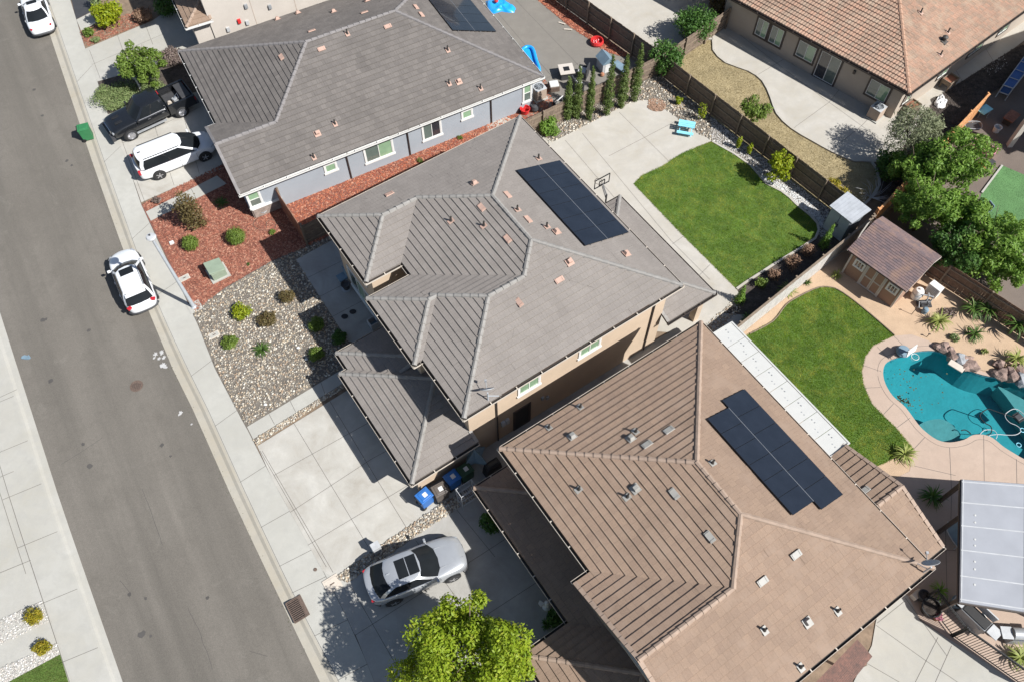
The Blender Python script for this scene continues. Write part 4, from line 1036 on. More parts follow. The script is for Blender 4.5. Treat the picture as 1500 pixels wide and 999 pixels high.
def fitting(parent, fr, subs, px, py, kind, mat):
    s = surf(fr, subs, px, py)
    if s is None: print('NOFIT', px, py); return
    u, v, z, a, b = s; mb = MB(); P = fr.p(u, v, z)
    if kind == 'flat':                                   # flush vent tile
        rbox(mb, fr, s, 0, 0, .03, (.27, .5, .05), taper=.96); rbox(mb, fr, s, 0, .17, .06, (.22, .04, .025)); rbox(mb, fr, s, 0, -.17, .06, (.22, .04, .025)); mb.build('roof_vent', mat, parent)
    elif kind == 'hood':                                 # dormer hood
        rbox(mb, fr, s, 0, 0, .02, (.4, .4, .025)); rbox(mb, fr, s, .04, 0, .11, (.26, .27, .17), taper=.72); mb.build('roof_hood', mat, parent, bevel=.02)
    elif kind == 'pipe':                                 # plumbing stack with its flashing
        rbox(mb, fr, s, 0, 0, .015, (.34, .26, .025)); o = mb.build('flashing', mat, parent)
        p = MB(); p.lathe([(.055, -.02), (.05, .34), (.05, .4), (.035, .4), (.035, .36)], P, 10); p.lathe([(.1, .0), (.06, .16)], P, 10); p.build('vent_pipe', M_['pipe'], o)
    elif kind == 'cap':                                  # flue with a rain cap
        rbox(mb, fr, s, 0, 0, .015, (.5, .5, .03)); mb.lathe([(.13, -.05), (.12, .3)], P, 12); mb.lathe([(.18, .3), (.19, .36), (.05, .46), (.0001, .47)], P, 12); mb.build('flue', mat, parent, smooth=40)
def solar(name, label, fr, plane, cols, group=None):
    """cols: list of (u0, u1, v0, v1, rows) arrays of modules on the roof plane"""
    a, b, c = plane; H = lambda u, v: a*u+b*v+c+.14
    u0, v0 = cols[0][0], cols[0][2]; t = thing(name, label, 'solar panels', fr.p(u0, v0, H(u0, v0)), group)
    r = MB()
    for (p0, p1, q0, q1, n) in cols:
        for k in range(n):
            va, vb = q0+(q1-q0)*k/n+.006, q0+(q1-q0)*(k+1)/n-.006; m = MB(); ua, ub = p0+.008, p1-.008
            pts = [fr.p(ua, va, H(ua, va)), fr.p(ub, va, H(ub, va)), fr.p(ub, vb, H(ub, vb)), fr.p(ua, vb, H(ua, vb))]
            lo = [p-Vector((0, 0, .04)) for p in pts]; m.add(lo+pts, [(3, 2, 1, 0), (4, 5, 6, 7), (0, 1, 5, 4), (1, 2, 6, 5), (2, 3, 7, 6), (3, 0, 4, 7)])
            f = m.build('panel', M_['solarframe'], t); g = MB(); ctr = sum(pts, Vector())/4
            q = [ctr+(p-ctr)*.984+Vector((0, 0, .004)) for p in pts]; g.face(q); g.build('cells', M_['solarcell'], f)
        for w in (.25, .75): r.bar(fr.p(p0+(p1-p0)*w, q0, H(p0+(p1-p0)*w, q0)-.07), fr.p(p0+(p1-p0)*w, q1, H(p0+(p1-p0)*w, q1)-.07), .05, .05)
    r.build('mounting_rail', M_['solargap'], t)
    if len(cols) > 1:
        s = MB(); p1 = cols[0][0]; va = max(cols[0][2], cols[1][2]); vb = min(cols[0][3], cols[1][3]); s.bar(fr.p(p1, va, H(p1, va)-.012), fr.p(p1, vb, H(p1, vb)-.012), .035, .02); s.build('centre_rail', M_['solargap'], t)
    return t
def dish(name, label, P, az, mast=.7, size=.36, arm=None):
    t = thing(name, label, 'satellite dish', P); mb = MB(); top = Vector(P)+Vector((0, 0, mast)); mb.tube([P, top], .035, 8)
    if arm: mb.tube([Vector(P)+Vector(arm), Vector(P)+Vector((0, 0, mast*.6))], .02, 6)
    mb.build('mast', M_['steel'], t)
    n = Vector((cos(az)*cos(.6), sin(az)*cos(.6), sin(.6))); x = Vector((-sin(az), cos(az), 0)); y = n.cross(x); d = MB(); c = top+n*.1; V = []; F = []
    for i in range(5):
        r = i/4
        for k in range(20): a = 2*pi*k/20; V.append(c+(x*cos(a)*size*1.15+y*sin(a)*size)*r+n*(.09*r*r))
    for i in range(4):
        for k in range(20): F.append((i*20+k, i*20+(k+1) % 20, i*20+20+(k+1) % 20, i*20+20+k))
    d.add(V, F); q = d.build('reflector', M_['lgrey'], t, smooth=True, norm=False); m_ = q.modifiers.new('s', 'SOLIDIFY'); m_.thickness = .012
    f = MB(); e = c+n*.45-y*.16; f.tube([c-y*size*.9, e], .018, 6); f.box(e, (.1, .1, .12)); f.build('feed_arm', M_['grey'], t)
    return t
GW = [M_['winglass'], M_['wingreen']]
def winpx(parent, fr, axis, val, out, bl, br, top, **k):
    a, z = fr.onwall(bl[0], bl[1], axis, val); b, z2 = fr.onwall(br[0], br[1], axis, val); c, zt = fr.onwall(top[0], top[1], axis, val)
    z0 = (z+z2)/2; a, b = min(a, b), max(a, b)
    z0 = k.pop('z0', z0); zt = k.pop('z1', zt)
    print('win', axis, round(a, 2), round(b, 2), round(z0, 2), round(zt, 2))
    return window(parent, fr, axis, val, out, a, b, z0, max(zt, z0+.3), k.pop('trim', M_['white']), k.pop('frame', M_['white']), k.pop('panes', GW), **k)
# ------------------------------------------------------------------ the taupe roofed two storey house in the middle
HM = thing('house', 'two storey tan stucco house with taupe tile hip roof in the middle of the block', 'house', FM.p(6.5, 7.2, 0))
p = .345; subM = [dict(r=(2.1, 13.1, 0, 14.46), z=5.8, p=p), dict(r=(0, 10, 0, 5.2), z=5.8, p=p), dict(r=(0, 11, 6.15, 14.46), z=5.8, p=p), dict(r=(-.45, 7, 6.15, 10.75), z=5.8, p=p)]
build_roof(HM, FM, subM, M_['roofm'], M_['capm'], M_['cream'], M_['dkgutter'], fascia=M_['brtrim'])
walls(HM, FM, [(.4, .4), (.4, 4.8), (2.5, 4.8), (2.5, 6.55), (-.05, 6.55), (-.05, 10.35), (.4, 10.35), (.4, 14.06), (12.7, 14.06), (12.7, .4)], 0, 5.86, M_['stuccot'])
subMl = [dict(r=(-2.86, .42, 6.22, 16), z=2.8, p=p, gable='u1v1'), dict(r=(-3.3, .45, 7.42, 14.67), z=2.8, p=p, gable='u1')]
subMl[0]['r'] = (-2.86, .42, 6.22, 9.5)
build_roof(HM, FM, subMl, M_['roofm'], M_['capm'], M_['cream'], M_['dkgutter'], name='garage_roof', fascia=M_['brtrim'])
walls(HM, FM, [(-2.45, 6.62), (-2.45, 7.85), (-2.9, 7.85), (-2.9, 14.22), (.38, 14.22), (.38, 6.62)], 0, 2.9, M_['stuccot'], 'garage_wall')
subMr = [dict(r=(12.74, 16.03, 6.2, 14.59), z=2.8, p=p, gable='u0')]
build_roof(HM, FM, subMr, M_['roofm'], M_['capm'], M_['brtrim'], M_['dkgutter'], name='patio_roof', fascia=M_['brtrim'])
for v in (6.7, 10.4, 14.1):
    mb = MB(); FM.box(mb, (15.6, v, 1.35), (.4, .4, 2.7)); mb.build('patio_post', M_['stuccot'], HM)
mb = MB(); FM.box(mb, (-2.93, 11, 1.1), (.06, 4.9, 2.2))
gd = mb.build('garage_door', M_['cream'], HM)
mb = MB()
for z in (.55, 1.1, 1.65): FM.box(mb, (-2.97, 11, z), (.02, 4.8, .03))
mb.build('door_groove', M_['brtrim'], gd)
winpx(HM, FM, 'v', 14.06, 1, (760.5, 578.6), (788.7, 560.6), (759.6, 566), z1=5.35, panes=[M_['wingreen']])
winpx(HM, FM, 'v', 14.06, 1, (848.8, 523.7), (876.7, 506.6), (849.7, 512), z1=5.35, panes=[M_['wingreen']])
window(HM, FM, 'v', 14.06, 1, 3.1, 4.0, .05, 2.1, M_['brtrim'], M_['brtrim'], [M_['black']], split=1, sill=False, name='side_door')
for px, py in ((727, 600), (952, 470)):
    u, _z = FM.onwall(px, py, 'v', 14.06); downspout(HM, FM, u, 14.06, .1, 5.7, M_['brtrim'], 1)
mb = MB()
for k in (2.35, 2.6): FM.box(mb, (k, 14.13, 1.75), (.2, .14, .42))
mb.build('meter_box', M_['lgrey'], HM)
for px, py in ((794, 582), (801, 581)):
    u, z = FM.onwall(px, py, 'v', 14.06); mb = MB(); FM.box(mb, (u, 14.12, z), (.16, .12, .26)); mb.build('wall_lamp', M_['grey'], HM)
window(HM, FM, 'u', .4, -1, 1.2, 4.0, .5, 2.3, M_['white'], M_['white'], GW, split=3)
window(HM, FM, 'u', .4, -1, 1.4, 3.8, 3.6, 5.0, M_['white'], M_['white'], GW, split=2)
window(HM, FM, 'u', .4, -1, 11.3, 13.3, 4.35, 5.2, M_['white'], M_['white'], GW, split=2)
for px, py, k in ((571, 286, 'flat'), (695, 270, 'hood'), (661, 325, 'pipe'), (709, 332, 'pipe'), (706, 305, 'flat'), (744, 351, 'flat'), (743, 287, 'flat'), (758, 309, 'pipe'), (773, 323, 'flat'), (801, 334, 'pipe'), (815, 341, 'hood'), (789, 234, 'pipe'), (917, 373, 'hood'), (834, 385, 'hood'), (819, 411, 'flat'), (761, 444, 'flat')):
    fitting(HM, FM, subM, px, py, k, M_['pink'])
plM = planes(subM[0])['u1']
c = [onplane(FM, x, y, *plM) for x, y in ((762, 250), (830, 236), (925, 342), (858, 362))]; print('solM', c)
u0, u1, v0, v1 = 9.95, 12.9, (c[0][1]+c[1][1])/2, (c[2][1]+c[3][1])/2; um = (u0+u1)/2
solar('solar_array', 'dark solar array of two even columns on the taupe roof above the patio', FM, plM, [(um, u1, v0, v1, 6), (u0, um, v0, v1, 6)])
s = surf(FM, subM, 715, 586); P = FM.p(s[0], s[1], s[2])
dish('satellite_dish', 'grey satellite dish at the eave corner of the taupe roof above the bins', P, radians(100), .75, .3, (.5, .2, .05))
# ------------------------------------------------------------------ the brown roofed two storey house
HB = thing('house', 'two storey taupe house with brown tile roof beside the pool yard', 'house', FB.p(6, 7.2, 0))
p = .36; subB = [dict(r=(0, 11.9, 0, 14.6), z=5.8, p=p), dict(r=(-.8, 8, 6.7, 14.6), z=5.8, p=p, gable='u0u1')]
build_roof(HB, FB, subB, M_['roofb'], M_['capb'], M_['cream'], M_['dkgutter'], course=.36, fascia=M_['brtrim'])
walls(HB, FB, [(.45, .45), (.45, 7.1), (-.3, 7.1), (-.3, 14.2), (11.5, 14.2), (11.5, .45)], 0, 5.9, M_['stuccobr'])
mb = MB(); mb.face([FB.p(-.3, 7.1, 5.9), FB.p(-.3, 14.2, 5.9), FB.p(-.3, 10.65, 7.15)]); mb.build('gable_wall', M_['stuccobr'], HB)
for v in (7.4, 9.2, 12.1, 13.9):
    mb = MB(); FB.box(mb, (-.5, v, 5.62+(3.95-abs(v-10.65))*p*.8), (.4, .12, .2)); mb.build('corbel', M_['cream'], HB)
cu, cv = FB.px(770, 966, 2.8); print('L2 corner', cu, cv)
subBl = [dict(r=(-1.45, .47, -.13, 10), z=2.8, p=p, gable='u1v1'), dict(r=(cu, 1.2, 7.42, 14.5), z=2.8, p=p, gable='u1')]
build_roof(HB, FB, subBl, M_['roofb'], M_['capb'], M_['cream'], M_['dkgutter'], course=.36, name='porch_roof', fascia=M_['brtrim'])
walls(HB, FB, [(-1.0, .3), (-1.0, 7.8), (cu+.45, 7.8), (cu+.45, 14.1), (.4, 14.1), (.4, .3)], 0, 2.9, M_['stuccobr'], 'porch_wall')
subBr = [dict(r=(11.55, 14.75, 8.3, 14.42), z=2.8, p=p, gable='u0u1')]
build_roof(HB, FB, subBr, M_['roofb'], M_['capb'], M_['cream'], M_['dkgutter'], course=.36, name='rear_roof', fascia=M_['cream'])
mb = MB(); mb.face([FB.p(14.3, 8.7, 2.9), FB.p(14.3, 14.0, 2.9), FB.p(14.3, 11.36, 3.85)]); mb.build('gable_wall', M_['stuccobr'], HB)
walls(HB, FB, [(11.5, 8.7), (14.3, 8.7), (14.3, 14.0), (11.5, 14.0)], 0, 2.9, M_['stuccobr'], 'rear_wall')
window(HB, FB, 'u', -.3, -1, 9.6, 11.7, 4.3, 5.4, M_['cream'], M_['white'], GW, split=2)
window(HB, FB, 'u', .45, -1, 2.0, 4.0, 4.2, 5.3, M_['cream'], M_['white'], GW, split=2)
window(HB, FB, 'u', 11.5, 1, 1.5, 4.0, .2, 2.2, M_['cream'], M_['white'], GW, split=2)
window(HB, FB, 'v', .45, -1, 3.0, 4.6, 4.4, 5.4, M_['cream'], M_['white'], GW, split=2)
downspout(HB, FB, 11.2, 14.2, .1, 5.7, M_['brtrim'], 1)
for px, py, k in ((850, 597, 'pipe'), (804, 627, 'pipe'), (838, 640, 'hood'), (924, 643, 'hood'), (931, 633, 'pipe'), (948, 652, 'flat'), (980, 631, 'flat'), (848, 717, 'pipe'), (931, 716, 'hood'), (919, 728, 'pipe'), (988, 723, 'flat'), (1040, 786, 'flat'), (1043, 679, 'pipe'), (1165, 812, 'flat'), (1116, 851, 'flat'), (1119, 923, 'pipe'), (1182, 911, 'hood'), (1226, 895, 'pipe'), (1172, 977, 'pipe')):
    fitting(HB, FB, subB, px, py, k, M_['ventp'])
fitting(HB, FB, subBr, 1267, 719, 'flat', M_['ventp'])
plB = planes(subB[0])['u1']
c = [onplane(FB, x, y, *plB) for x, y in ((1037, 616), (1064, 598), (1061, 587), (1090, 570), (1232, 725), (1202, 749), (1188, 736), (1160, 757))]; print('solB', [(round(a, 2), round(b, 2)) for a, b in c])
ua = (c[0][0]+c[7][0])/2; ub = (c[1][0]+c[6][0]+c[2][0]+c[5][0])/4; uc = (c[3][0]+c[4][0])/2
solar('solar_array', 'stepped dark solar array of two shifted columns on the brown tile roof', FB, plB, [(ub, uc, (c[2][1]+c[3][1])/2, (c[4][1]+c[5][1])/2, 6), (ua, ub, (c[0][1]+c[1][1])/2, (c[6][1]+c[7][1])/2, 6)])
s = surf(FB, subB, 1352, 838); P = FB.p(s[0], s[1], s[2])
dish('satellite_dish', 'grey satellite dish on the corner of the brown roof above the barred gate', P, radians(102), .8, .32, (-.4, .5, .1))
# ------------------------------------------------------------------ the grey single storey house
HG = thing('house', 'single storey pale grey house with dark grey-brown tile roof beside red mulch', 'house', FG.p(10, 7, 0))
p = .42; subG = [dict(r=(-.1, 20.06, 0, 14.05), z=2.8, p=p), dict(r=(-.75, 9, 7.75, 14.05), z=2.8, p=p, gable='u0u1')]
build_roof(HG, FG, subG, M_['roofg'], M_['capg'], M_['white'], M_['dkgutter'])
walls(HG, FG, [(.3, .45), (.3, 8.15), (-.35, 8.15), (-.35, 13.6), (19.6, 13.6), (19.6, .45)], 0, 2.9, M_['stuccog'])
mb = MB(); mb.face([FG.p(-.35, 8.15, 2.9), FG.p(-.35, 13.65, 2.9), FG.p(-.35, 10.9, 4.0)]); mb.build('gable_wall', M_['stuccog'], HG)
mb = MB(); FG.box(mb, (-.4, 10.9, .38), (.14, 5.5, .76)); FG.box(mb, (.55, 13.65, .38), (1.9, .12, .76)); mb.build('stone_wainscot', M_['brickveneer'], HG)
mb = MB(); FG.box(mb, (-.42, 10.9, .79), (.2, 5.56, .06)); FG.box(mb, (.55, 13.67, .79), (1.96, .18, .06)); mb.build('wainscot_cap', M_['white'], HG)
for bl, br, tp, z0, z1, k in (((477, 249), (491.5, 243), (474.7, 240), 1.35, 1.95, dict(split=1, panes=[M_['wingreen']])), ((537, 236), (575, 219), (534, 220), .85, 2.1, {}), ((621, 203), (645.5, 193.5), (618, 188), .85, 2.1, dict(panes=[M_['winglass'], M_['windark']])), ((677.8, 174), (690.5, 167.5), (675.5, 165), 1.35, 1.95, dict(split=1, panes=[M_['wingreen']])), ((767, 148), (777, 143), (765, 131), .75, 2.15, dict(horiz=True)), ((368, 302), (383, 294.5), (362, 286), .95, 2.1, dict(horiz=True))):
    winpx(HG, FG, 'v', 13.6, 1, bl, br, tp, z0=z0, z1=z1, **k)
for px, py in ((514.5, 259), (601, 226), (720, 182)):
    u, _z = FG.onwall(px, py, 'v', 13.6); downspout(HG, FG, u, 13.6, .1, 2.75, M_['brtrim'], 1)
mb = MB(); FG.box(mb, (.25, 3.9, 1.1), (.06, 5.0, 2.2)); gd = mb.build('garage_door', M_['white'], HG)
for px, py, k in ((407, 30, 'hood'), (437, 21, 'hood'), (489, 19, 'hood'), (538, 3, 'hood'), (457, 47, 'flat'), (534, 20, 'flat'), (568, 40, 'flat'), (509, 51, 'pipe'), (471, 73, 'flat'), (413, 85, 'flat'), (609, 12, 'flat'), (617, 23, 'flat'), (656, 75, 'pipe'), (658, 124, 'pipe'), (672, 121, 'hood'), (704, 131, 'pipe'), (491, 183, 'pipe'), (465, 197, 'hood'), (460, 232, 'pipe')):
    fitting(HG, FG, subG, px, py, k, M_['pink'])
plG = planes(subG[0])['u1']
c = [onplane(FG, x, y, *plG) for x, y in ((624, -3), (664, 48), (723, 48), (688, -3))]; print('solG', [(round(a, 2), round(b, 2)) for a, b in c])
u0, u1 = (c[0][0]+c[1][0])/2, (c[2][0]+c[3][0])/2; um = (u0+u1)/2; v1 = (c[1][1]+c[2][1])/2
solar('solar_array', 'dark solar array on the rear slope of the grey-brown roof', FG, plG, [(um, u1, v1-6, v1, 6), (u0, um, v1-6, v1, 6)])
# ------------------------------------------------------------------ the tan house with terracotta tiles
class FrSkew(Fr):
    def __init__(s, O, du, dv):
        super().__init__(O, du); s.V = (sin(radians(dv)), -cos(radians(dv))); s.thv = radians(dv)
    def p(s, u, v, z): return Vector((s.O.x+s.c*u+s.V[0]*v, s.O.y+s.s*u+s.V[1]*v, z))
    def inv(s, P):
        x, y = P[0]-s.O.x, P[1]-s.O.y; d = s.c*s.V[1]-s.s*s.V[0]; return ((x*s.V[1]-y*s.V[0])/d, (s.c*y-s.s*x)/d)
    def onwall(s, px, py, axis, val):
        d = ray(px, py); a = s.inv(Vector((0, 0))); q = s.inv(Vector((d.x+s.O.x, d.y+s.O.y)))
        du, dv = q; k = (val-a[0])/du if axis == 'u' else (val-a[1])/dv
        return (a[1]+dv*k if axis == 'u' else a[0]+du*k, CAMH+d.z*k)
    def box(s, mb, c, d, **k): return mb.box(s.p(*c), d, rz=s.thv if d[0] < d[1] else s.th, **k)
FT = FrSkew(W(1332, 137, 2.8), 38.8, 45.8)
HT = thing('house', 'single storey beige house with terracotta barrel tile roof behind the dry lawn', 'house', FT.p(8, -8, 0))
subT = [dict(r=(0, 22, -22, 0), z=2.8, p=.36)]
build_roof(HT, FT, subT, M_['rooft'], M_['capt'], M_['brtrim'], M_['dkgutter'], course=.32, wave=.22, butt=.055, cap=.3, fascia=M_['brtrim'])
walls(HT, FT, [(.45, -.45), (21, -.45), (21, -20), (5.5, -20), (5.5, -14.6), (.45, -14.6)], 0, 2.9, M_['stuccob'])
for bl, br, tp, z0, z1, k in (((1113, 24), (1128, 33.5), (1130, 12), .75, 2.1, {}), ((1133, 36.5), (1149.5, 47), (1157, 25), .75, 2.1, {}), ((1171.5, 62.5), (1195, 78), (1205.8, 56), .85, 2.1, {}), ((1197.5, 94.5), (1224.5, 112.5), (1240, 78), .08, 2.2, dict(frame=M_['white'], name='patio_door', panes=[M_['windark'], M_['winglass']])), ((1270.5, 130.5), (1297, 147), (1308, 128), .85, 2.1, {})):
    winpx(HT, FT, 'u', .45, -1, bl, br, tp, z0=z0, z1=z1, trim=M_['brtrim'], sill=False, tw=.13, **k)
for u0, w in ((1.0, .8), (4.9, 1.1), (8.4, 1.6), (12, 1.2)): window(HT, FT, 'v', -.45, 1, u0, u0+w, .9, 2.1, M_['brtrim'], M_['white'], GW, tw=.1, sill=False)
for px, py in ((1348, 20), (1388, 49), (1377, 82)): fitting(HT, FT, subT, px, py, 'pipe', M_['pink'])
fitting(HT, FT, subT, 1382, 61, 'cap', M_['pipe'])
mb = MB(); FT.box(mb, (.4, -4.0, 1.9), (.12, .16, .26)); mb.build('wall_lamp', M_['brtrim'], HT)
# ------------------------------------------------------------------ neighbours at the edges of the frame
FN = Fr(W(273, 40.5, 2.8), 26.5)
HN = thing('house', 'pale pink stucco house with a small brown hip porch roof at the top edge', 'house', FN.p(5, -4, 0))
subN = [dict(r=(0, 1.75, -3.4, 0), z=2.8, p=.36, gable='u1')]
build_roof(HN, FN, subN, M_['roofb'], M_['capb'], M_['white'], M_['dkgutter'], course=.36, name='porch_roof')
walls(HN, FN, [(.4, -.4), (1.7, -.4), (1.7, -3), (.4, -3)], 0, 2.85, M_['stuccop'], 'porch_wall')
walls(HN, FN, [(1.6, -.3), (24, -.3), (24, -12), (1.6, -12)], 0, 7.0, M_['stuccop'])
build_roof(HN, FN, [dict(r=(1.1, 24.5, -12.5, .2), z=7.0, p=.36)], M_['roofb'], M_['capb'], M_['white'], M_['dkgutter'], course=.36)
for px, py, mt in ((350, 31, 'redp'), (362, 33, 'lgrey'), (334, 43, 'lgrey'), (360, 9, 'grey'), (395, 10, 'grey')):
    u, z = FN.onwall(px, py, 'v', -.3); mb = MB(); FN.box(mb, (u, -.24, z), (.22, .12, .32)); mb.build('meter_box', M_[mt], HN)
for px, py in ((368, 10), (432, 5)):
    u, z = FN.onwall(px, py, 'v', -.3); mb = MB(); FN.box(mb, (u, -.292, 3.5), (.03, .012, 6.9)); mb.build('wall_joint', M_['stuccobr'], HN)
# ------------------------------------------------------------------ vehicles
def proj(P):
    d = Vector(P)-Vector((0, 0, CAMH)); f = Vector((0, sin(TILT), -cos(TILT))); u = Vector((0, cos(TILT), sin(TILT))); w = d.dot(f)
    X, Y = d.x/w, d.dot(u)/w; c, s = cos(-ROLL), sin(-ROLL); X, Y = c*X-s*Y, s*X+c*Y
    return 750+FPX*X, 499.5-FPX*Y
def hfit(base, top, z0=0):
    b = W(base[0], base[1], z0); best = (1e9, 0)
    for i in range(0, 900):
        q = proj((b.x, b.y, z0+i*.01)); e = hypot(q[0]-top[0], q[1]-top[1])
        if e < best[0]: best = (e, i*.01)
    return b, best[1]
def bar_parts(root, items):
    for nm_, mat, boxes in items:
        m = MB()
        for c, d in boxes: m.box(c, d)
        m.build(nm_, mat, root, bevel=.008)
st = [(-2.34, .52, .45, .82, .95, .4), (-2.2, .78, .34, .92, 1.02, .6), (-1.6, .925, .27, .96, 1.04, .75), (-.6, .935, .25, .94, 1.02, .75), (.6, .935, .25, .93, 1.02, .75), (1.2, .925, .26, .91, 1.03, .72), (1.75, .89, .3, .85, .96, .66), (2.12, .74, .36, .78, .87, .5), (2.36, .44, .45, .68, .74, .3)]
lv = [(.99, 1.2, -2.18, .845, .28, .12), (1.3, .78, -2.0, .775, .25, .1), (1.56, .34, -1.74, .63, .2, .1)]
lights_suv = [('headlight', 1.98, .66, .8, .3, .18, .08, -.6, M_['lamp']), ('taillight', -2.17, .68, .93, .2, .26, .12, .4, M_['red'])]
suv = car('parked_car', 'white crossover with dark sunroof parked at the kerb beside the street lamp', 'car', st, lv, M_['cwhite'], (1.42, -1.36), .345, lights_suv)
seams(suv, (.95, -.1, -1.1), .935, .35, .93, M_['dark']); handles(suv, (.05, -.98), .925, .86, M_['cwhite']); mirrors(suv, .88, .86, 1.05, M_['cwhite']); bumpers(suv, 2.27, -2.26, .84, M_['dark'])
bar_parts(suv, [('sunroof', M_['carglass'], [((-.12, 0, 1.627), (.5, .78, .02))]), ('roof_rail', M_['grey'], [((-.7, .6, 1.625), (1.7, .04, .05))]), ('roof_rail', M_['grey'], [((-.7, -.6, 1.625), (1.7, .04, .05))]), ('spoiler', M_['cwhite'], [((-1.84, 0, 1.58), (.26, 1.15, .04))]), ('licence_plate', M_['paper'], [((-2.345, 0, .78), (.02, .34, .15))])])
P = W(184, 396, 1.5); put(suv, (P.x, P.y, -.1), radians(119.5))
st = [(-2.42, .64, .45, .84, .95, .45), (-2.28, .82, .34, .92, 1.0, .62), (-1.75, .91, .27, .93, 1.02, .72), (-.6, .92, .23, .9, .97, .74), (.6, .92, .23, .89, .97, .74), (1.2, .91, .24, .86, .98, .7), (1.9, .87, .28, .78, .88, .66), (2.28, .74, .34, .7, .78, .52), (2.42, .55, .42, .62, .67, .4)]
lv = [(.95, 1.12, -1.8, .81, .3, .25), (1.2, .62, -1.36, .73, .25, .2), (1.38, .22, -.98, .61, .2, .15)]
sed = car('parked_car', 'white sedan parked at the kerb in the top left corner', 'car', st, lv, M_['cwhite'], (1.45, -1.38), .335, [('headlight', 2.1, .6, .68, .26, .18, .09, -.5, M_['lamp']), ('taillight', -2.26, .58, .88, .16, .34, .1, .3, M_['red'])])
seams(sed, (.9, -.2, -1.15), .92, .33, .9, M_['dark']); handles(sed, (-.05, -1.05), .91, .82, M_['cwhite']); mirrors(sed, .82, .83, 1.02, M_['cwhite']); bumpers(sed, 2.36, -2.36, .83, M_['dark'])
bar_parts(sed, [('sunroof', M_['carglass'], [((-.02, 0, 1.443), (.36, .72, .02))]), ('licence_plate', M_['paper'], [((-2.42, 0, .75), (.02, .34, .15))])])
a = radians(116.5); P = W(63, 46, .5); put(sed, (P.x+cos(a)*2.4, P.y+sin(a)*2.4, -.1), a)
st = [(-2.58, .78, .42, .95, 1.08, .6), (-2.45, .94, .32, 1.0, 1.1, .76), (-1.8, 1.0, .26, 1.0, 1.1, .82), (-.6, 1.01, .24, .98, 1.07, .82), (.8, 1.01, .24, .97, 1.08, .82), (1.6, .99, .25, .95, 1.08, .8), (2.1, .94, .28, .85, .97, .72), (2.45, .82, .34, .74, .84, .55), (2.58, .62, .42, .66, .71, .4)]
lv = [(1.12, 1.78, -2.46, .93, .35, .12), (1.42, 1.25, -2.4, .865, .3, .1), (1.69, .72, -2.25, .745, .25, .1)]
van = car('minivan', 'white minivan backed in on the grey driveway with its nose in shade', 'van', st, lv, M_['cwhite'], (1.62, -1.46), .36, [('headlight', 2.28, .68, .76, .3, .18, .1, -.55, M_['lamp']), ('taillight', -2.47, .83, 1.0, .14, .18, .32, .3, M_['red'])])
seams(van, (1.2, .1, -1.3), 1.01, .35, .97, M_['dark']); handles(van, (.25, -.05), 1.0, .9, M_['cwhite']); mirrors(van, 1.35, .95, 1.12, M_['cwhite'])
bar_parts(van, [('roof_rail', M_['black'], [((-.75, .68, 1.765), (2.3, .04, .04))]), ('roof_rail', M_['black'], [((-.75, -.68, 1.765), (2.3, .04, .04))]), ('roof_aerial', M_['black'], [((-1.95, .05, 1.79), (.18, .05, .05))]), ('grille', M_['black'], [((2.56, 0, .5), (.06, 1.0, .2))]), ('licence_plate', M_['paper'], [((-2.6, 0, .85), (.02, .34, .15))])])
A, B = W(238, 262, 0), W(302, 236, 0); d = (B-A).normalized(); nrm = Vector((-d.y, d.x, 0)); ctr = (A+B)/2+nrm*.95-d*.08; put(van, ctr, atan2(d.y, d.x))
st = [(-2.46, .66, .42, 1.0, 1.12, .5), (-2.3, .92, .32, 1.07, 1.15, .68), (-1.6, 1.04, .28, 1.06, 1.14, .82), (-.6, 1.02, .26, 1.02, 1.1, .82), (.6, 1.02, .26, 1.01, 1.1, .82), (1.15, 1.02, .27, 1.0, 1.12, .82), (1.8, .98, .3, .94, 1.07, .76), (2.25, .86, .35, .86, .97, .62), (2.45, .62, .44, .76, .82, .42)]
lv = [(1.1, 1.15, -2.2, .91, .3, .18), (1.36, .68, -1.95, .84, .25, .16), (1.6, .25, -1.5, .74, .2, .14)]
bmw = car('coupe_suv', 'silver coupe SUV with a black glass roof on the driveway beneath the lime tree', 'car', st, lv, M_['csilver'], (1.48, -1.45), .375, [('headlight', 2.2, .68, .82, .24, .2, .08, -.5, M_['lamp']), ('taillight', -2.29, .64, 1.0, .16, .34, .09, .3, M_['red'])], tyre_w=.27)
seams(bmw, (.95, -.15, -1.15), .99, .36, .98, M_['dark']); handles(bmw, (0, -1.05), .985, .92, M_['csilver']); mirrors(bmw, .8, .93, 1.12, M_['csilver']); bumpers(bmw, 2.36, -2.36, .9, M_['dark'])
bar_parts(bmw, [('sunroof', M_['carglass'], [((-.1, 0, 1.655), (.5, .92, .02))]), ('sunroof', M_['carglass'], [((-.63, 0, 1.657), (.5, .92, .02))]), ('grille', M_['black'], [((2.42, .17, .68), (.06, .26, .2)), ((2.42, -.17, .68), (.06, .26, .2))]), ('roof_aerial', M_['csilver'], [((-1.3, 0, 1.65), (.16, .05, .05))])])
m = MB()
for s in (1, -1): m.tube([(1.1, .5*s, 1.115), (1.8, .46*s, 1.03), (2.3, .34*s, .93)], .02, 6)
m.build('bonnet_crease', M_['csilver'], bmw)
A, B = W(540, 860, .8), W(677, 806, .75); d = (B-A); put(bmw, ((A.x+B.x)/2, (A.y+B.y)/2, .02), atan2(d.y, d.x))
st = [(-1.02, .93, .5, 1.1, 1.2, .85), (-.94, .99, .48, 1.14, 1.22, .88), (.4, 1.0, .46, 1.14, 1.22, .88), (1.2, 1.0, .46, 1.15, 1.25, .88), (1.9, .99, .48, 1.13, 1.24, .86), (2.55, .97, .5, 1.1, 1.19, .8), (2.85, .9, .52, 1.02, 1.1, .7), (2.93, .8, .56, .95, 1.0, .6)]
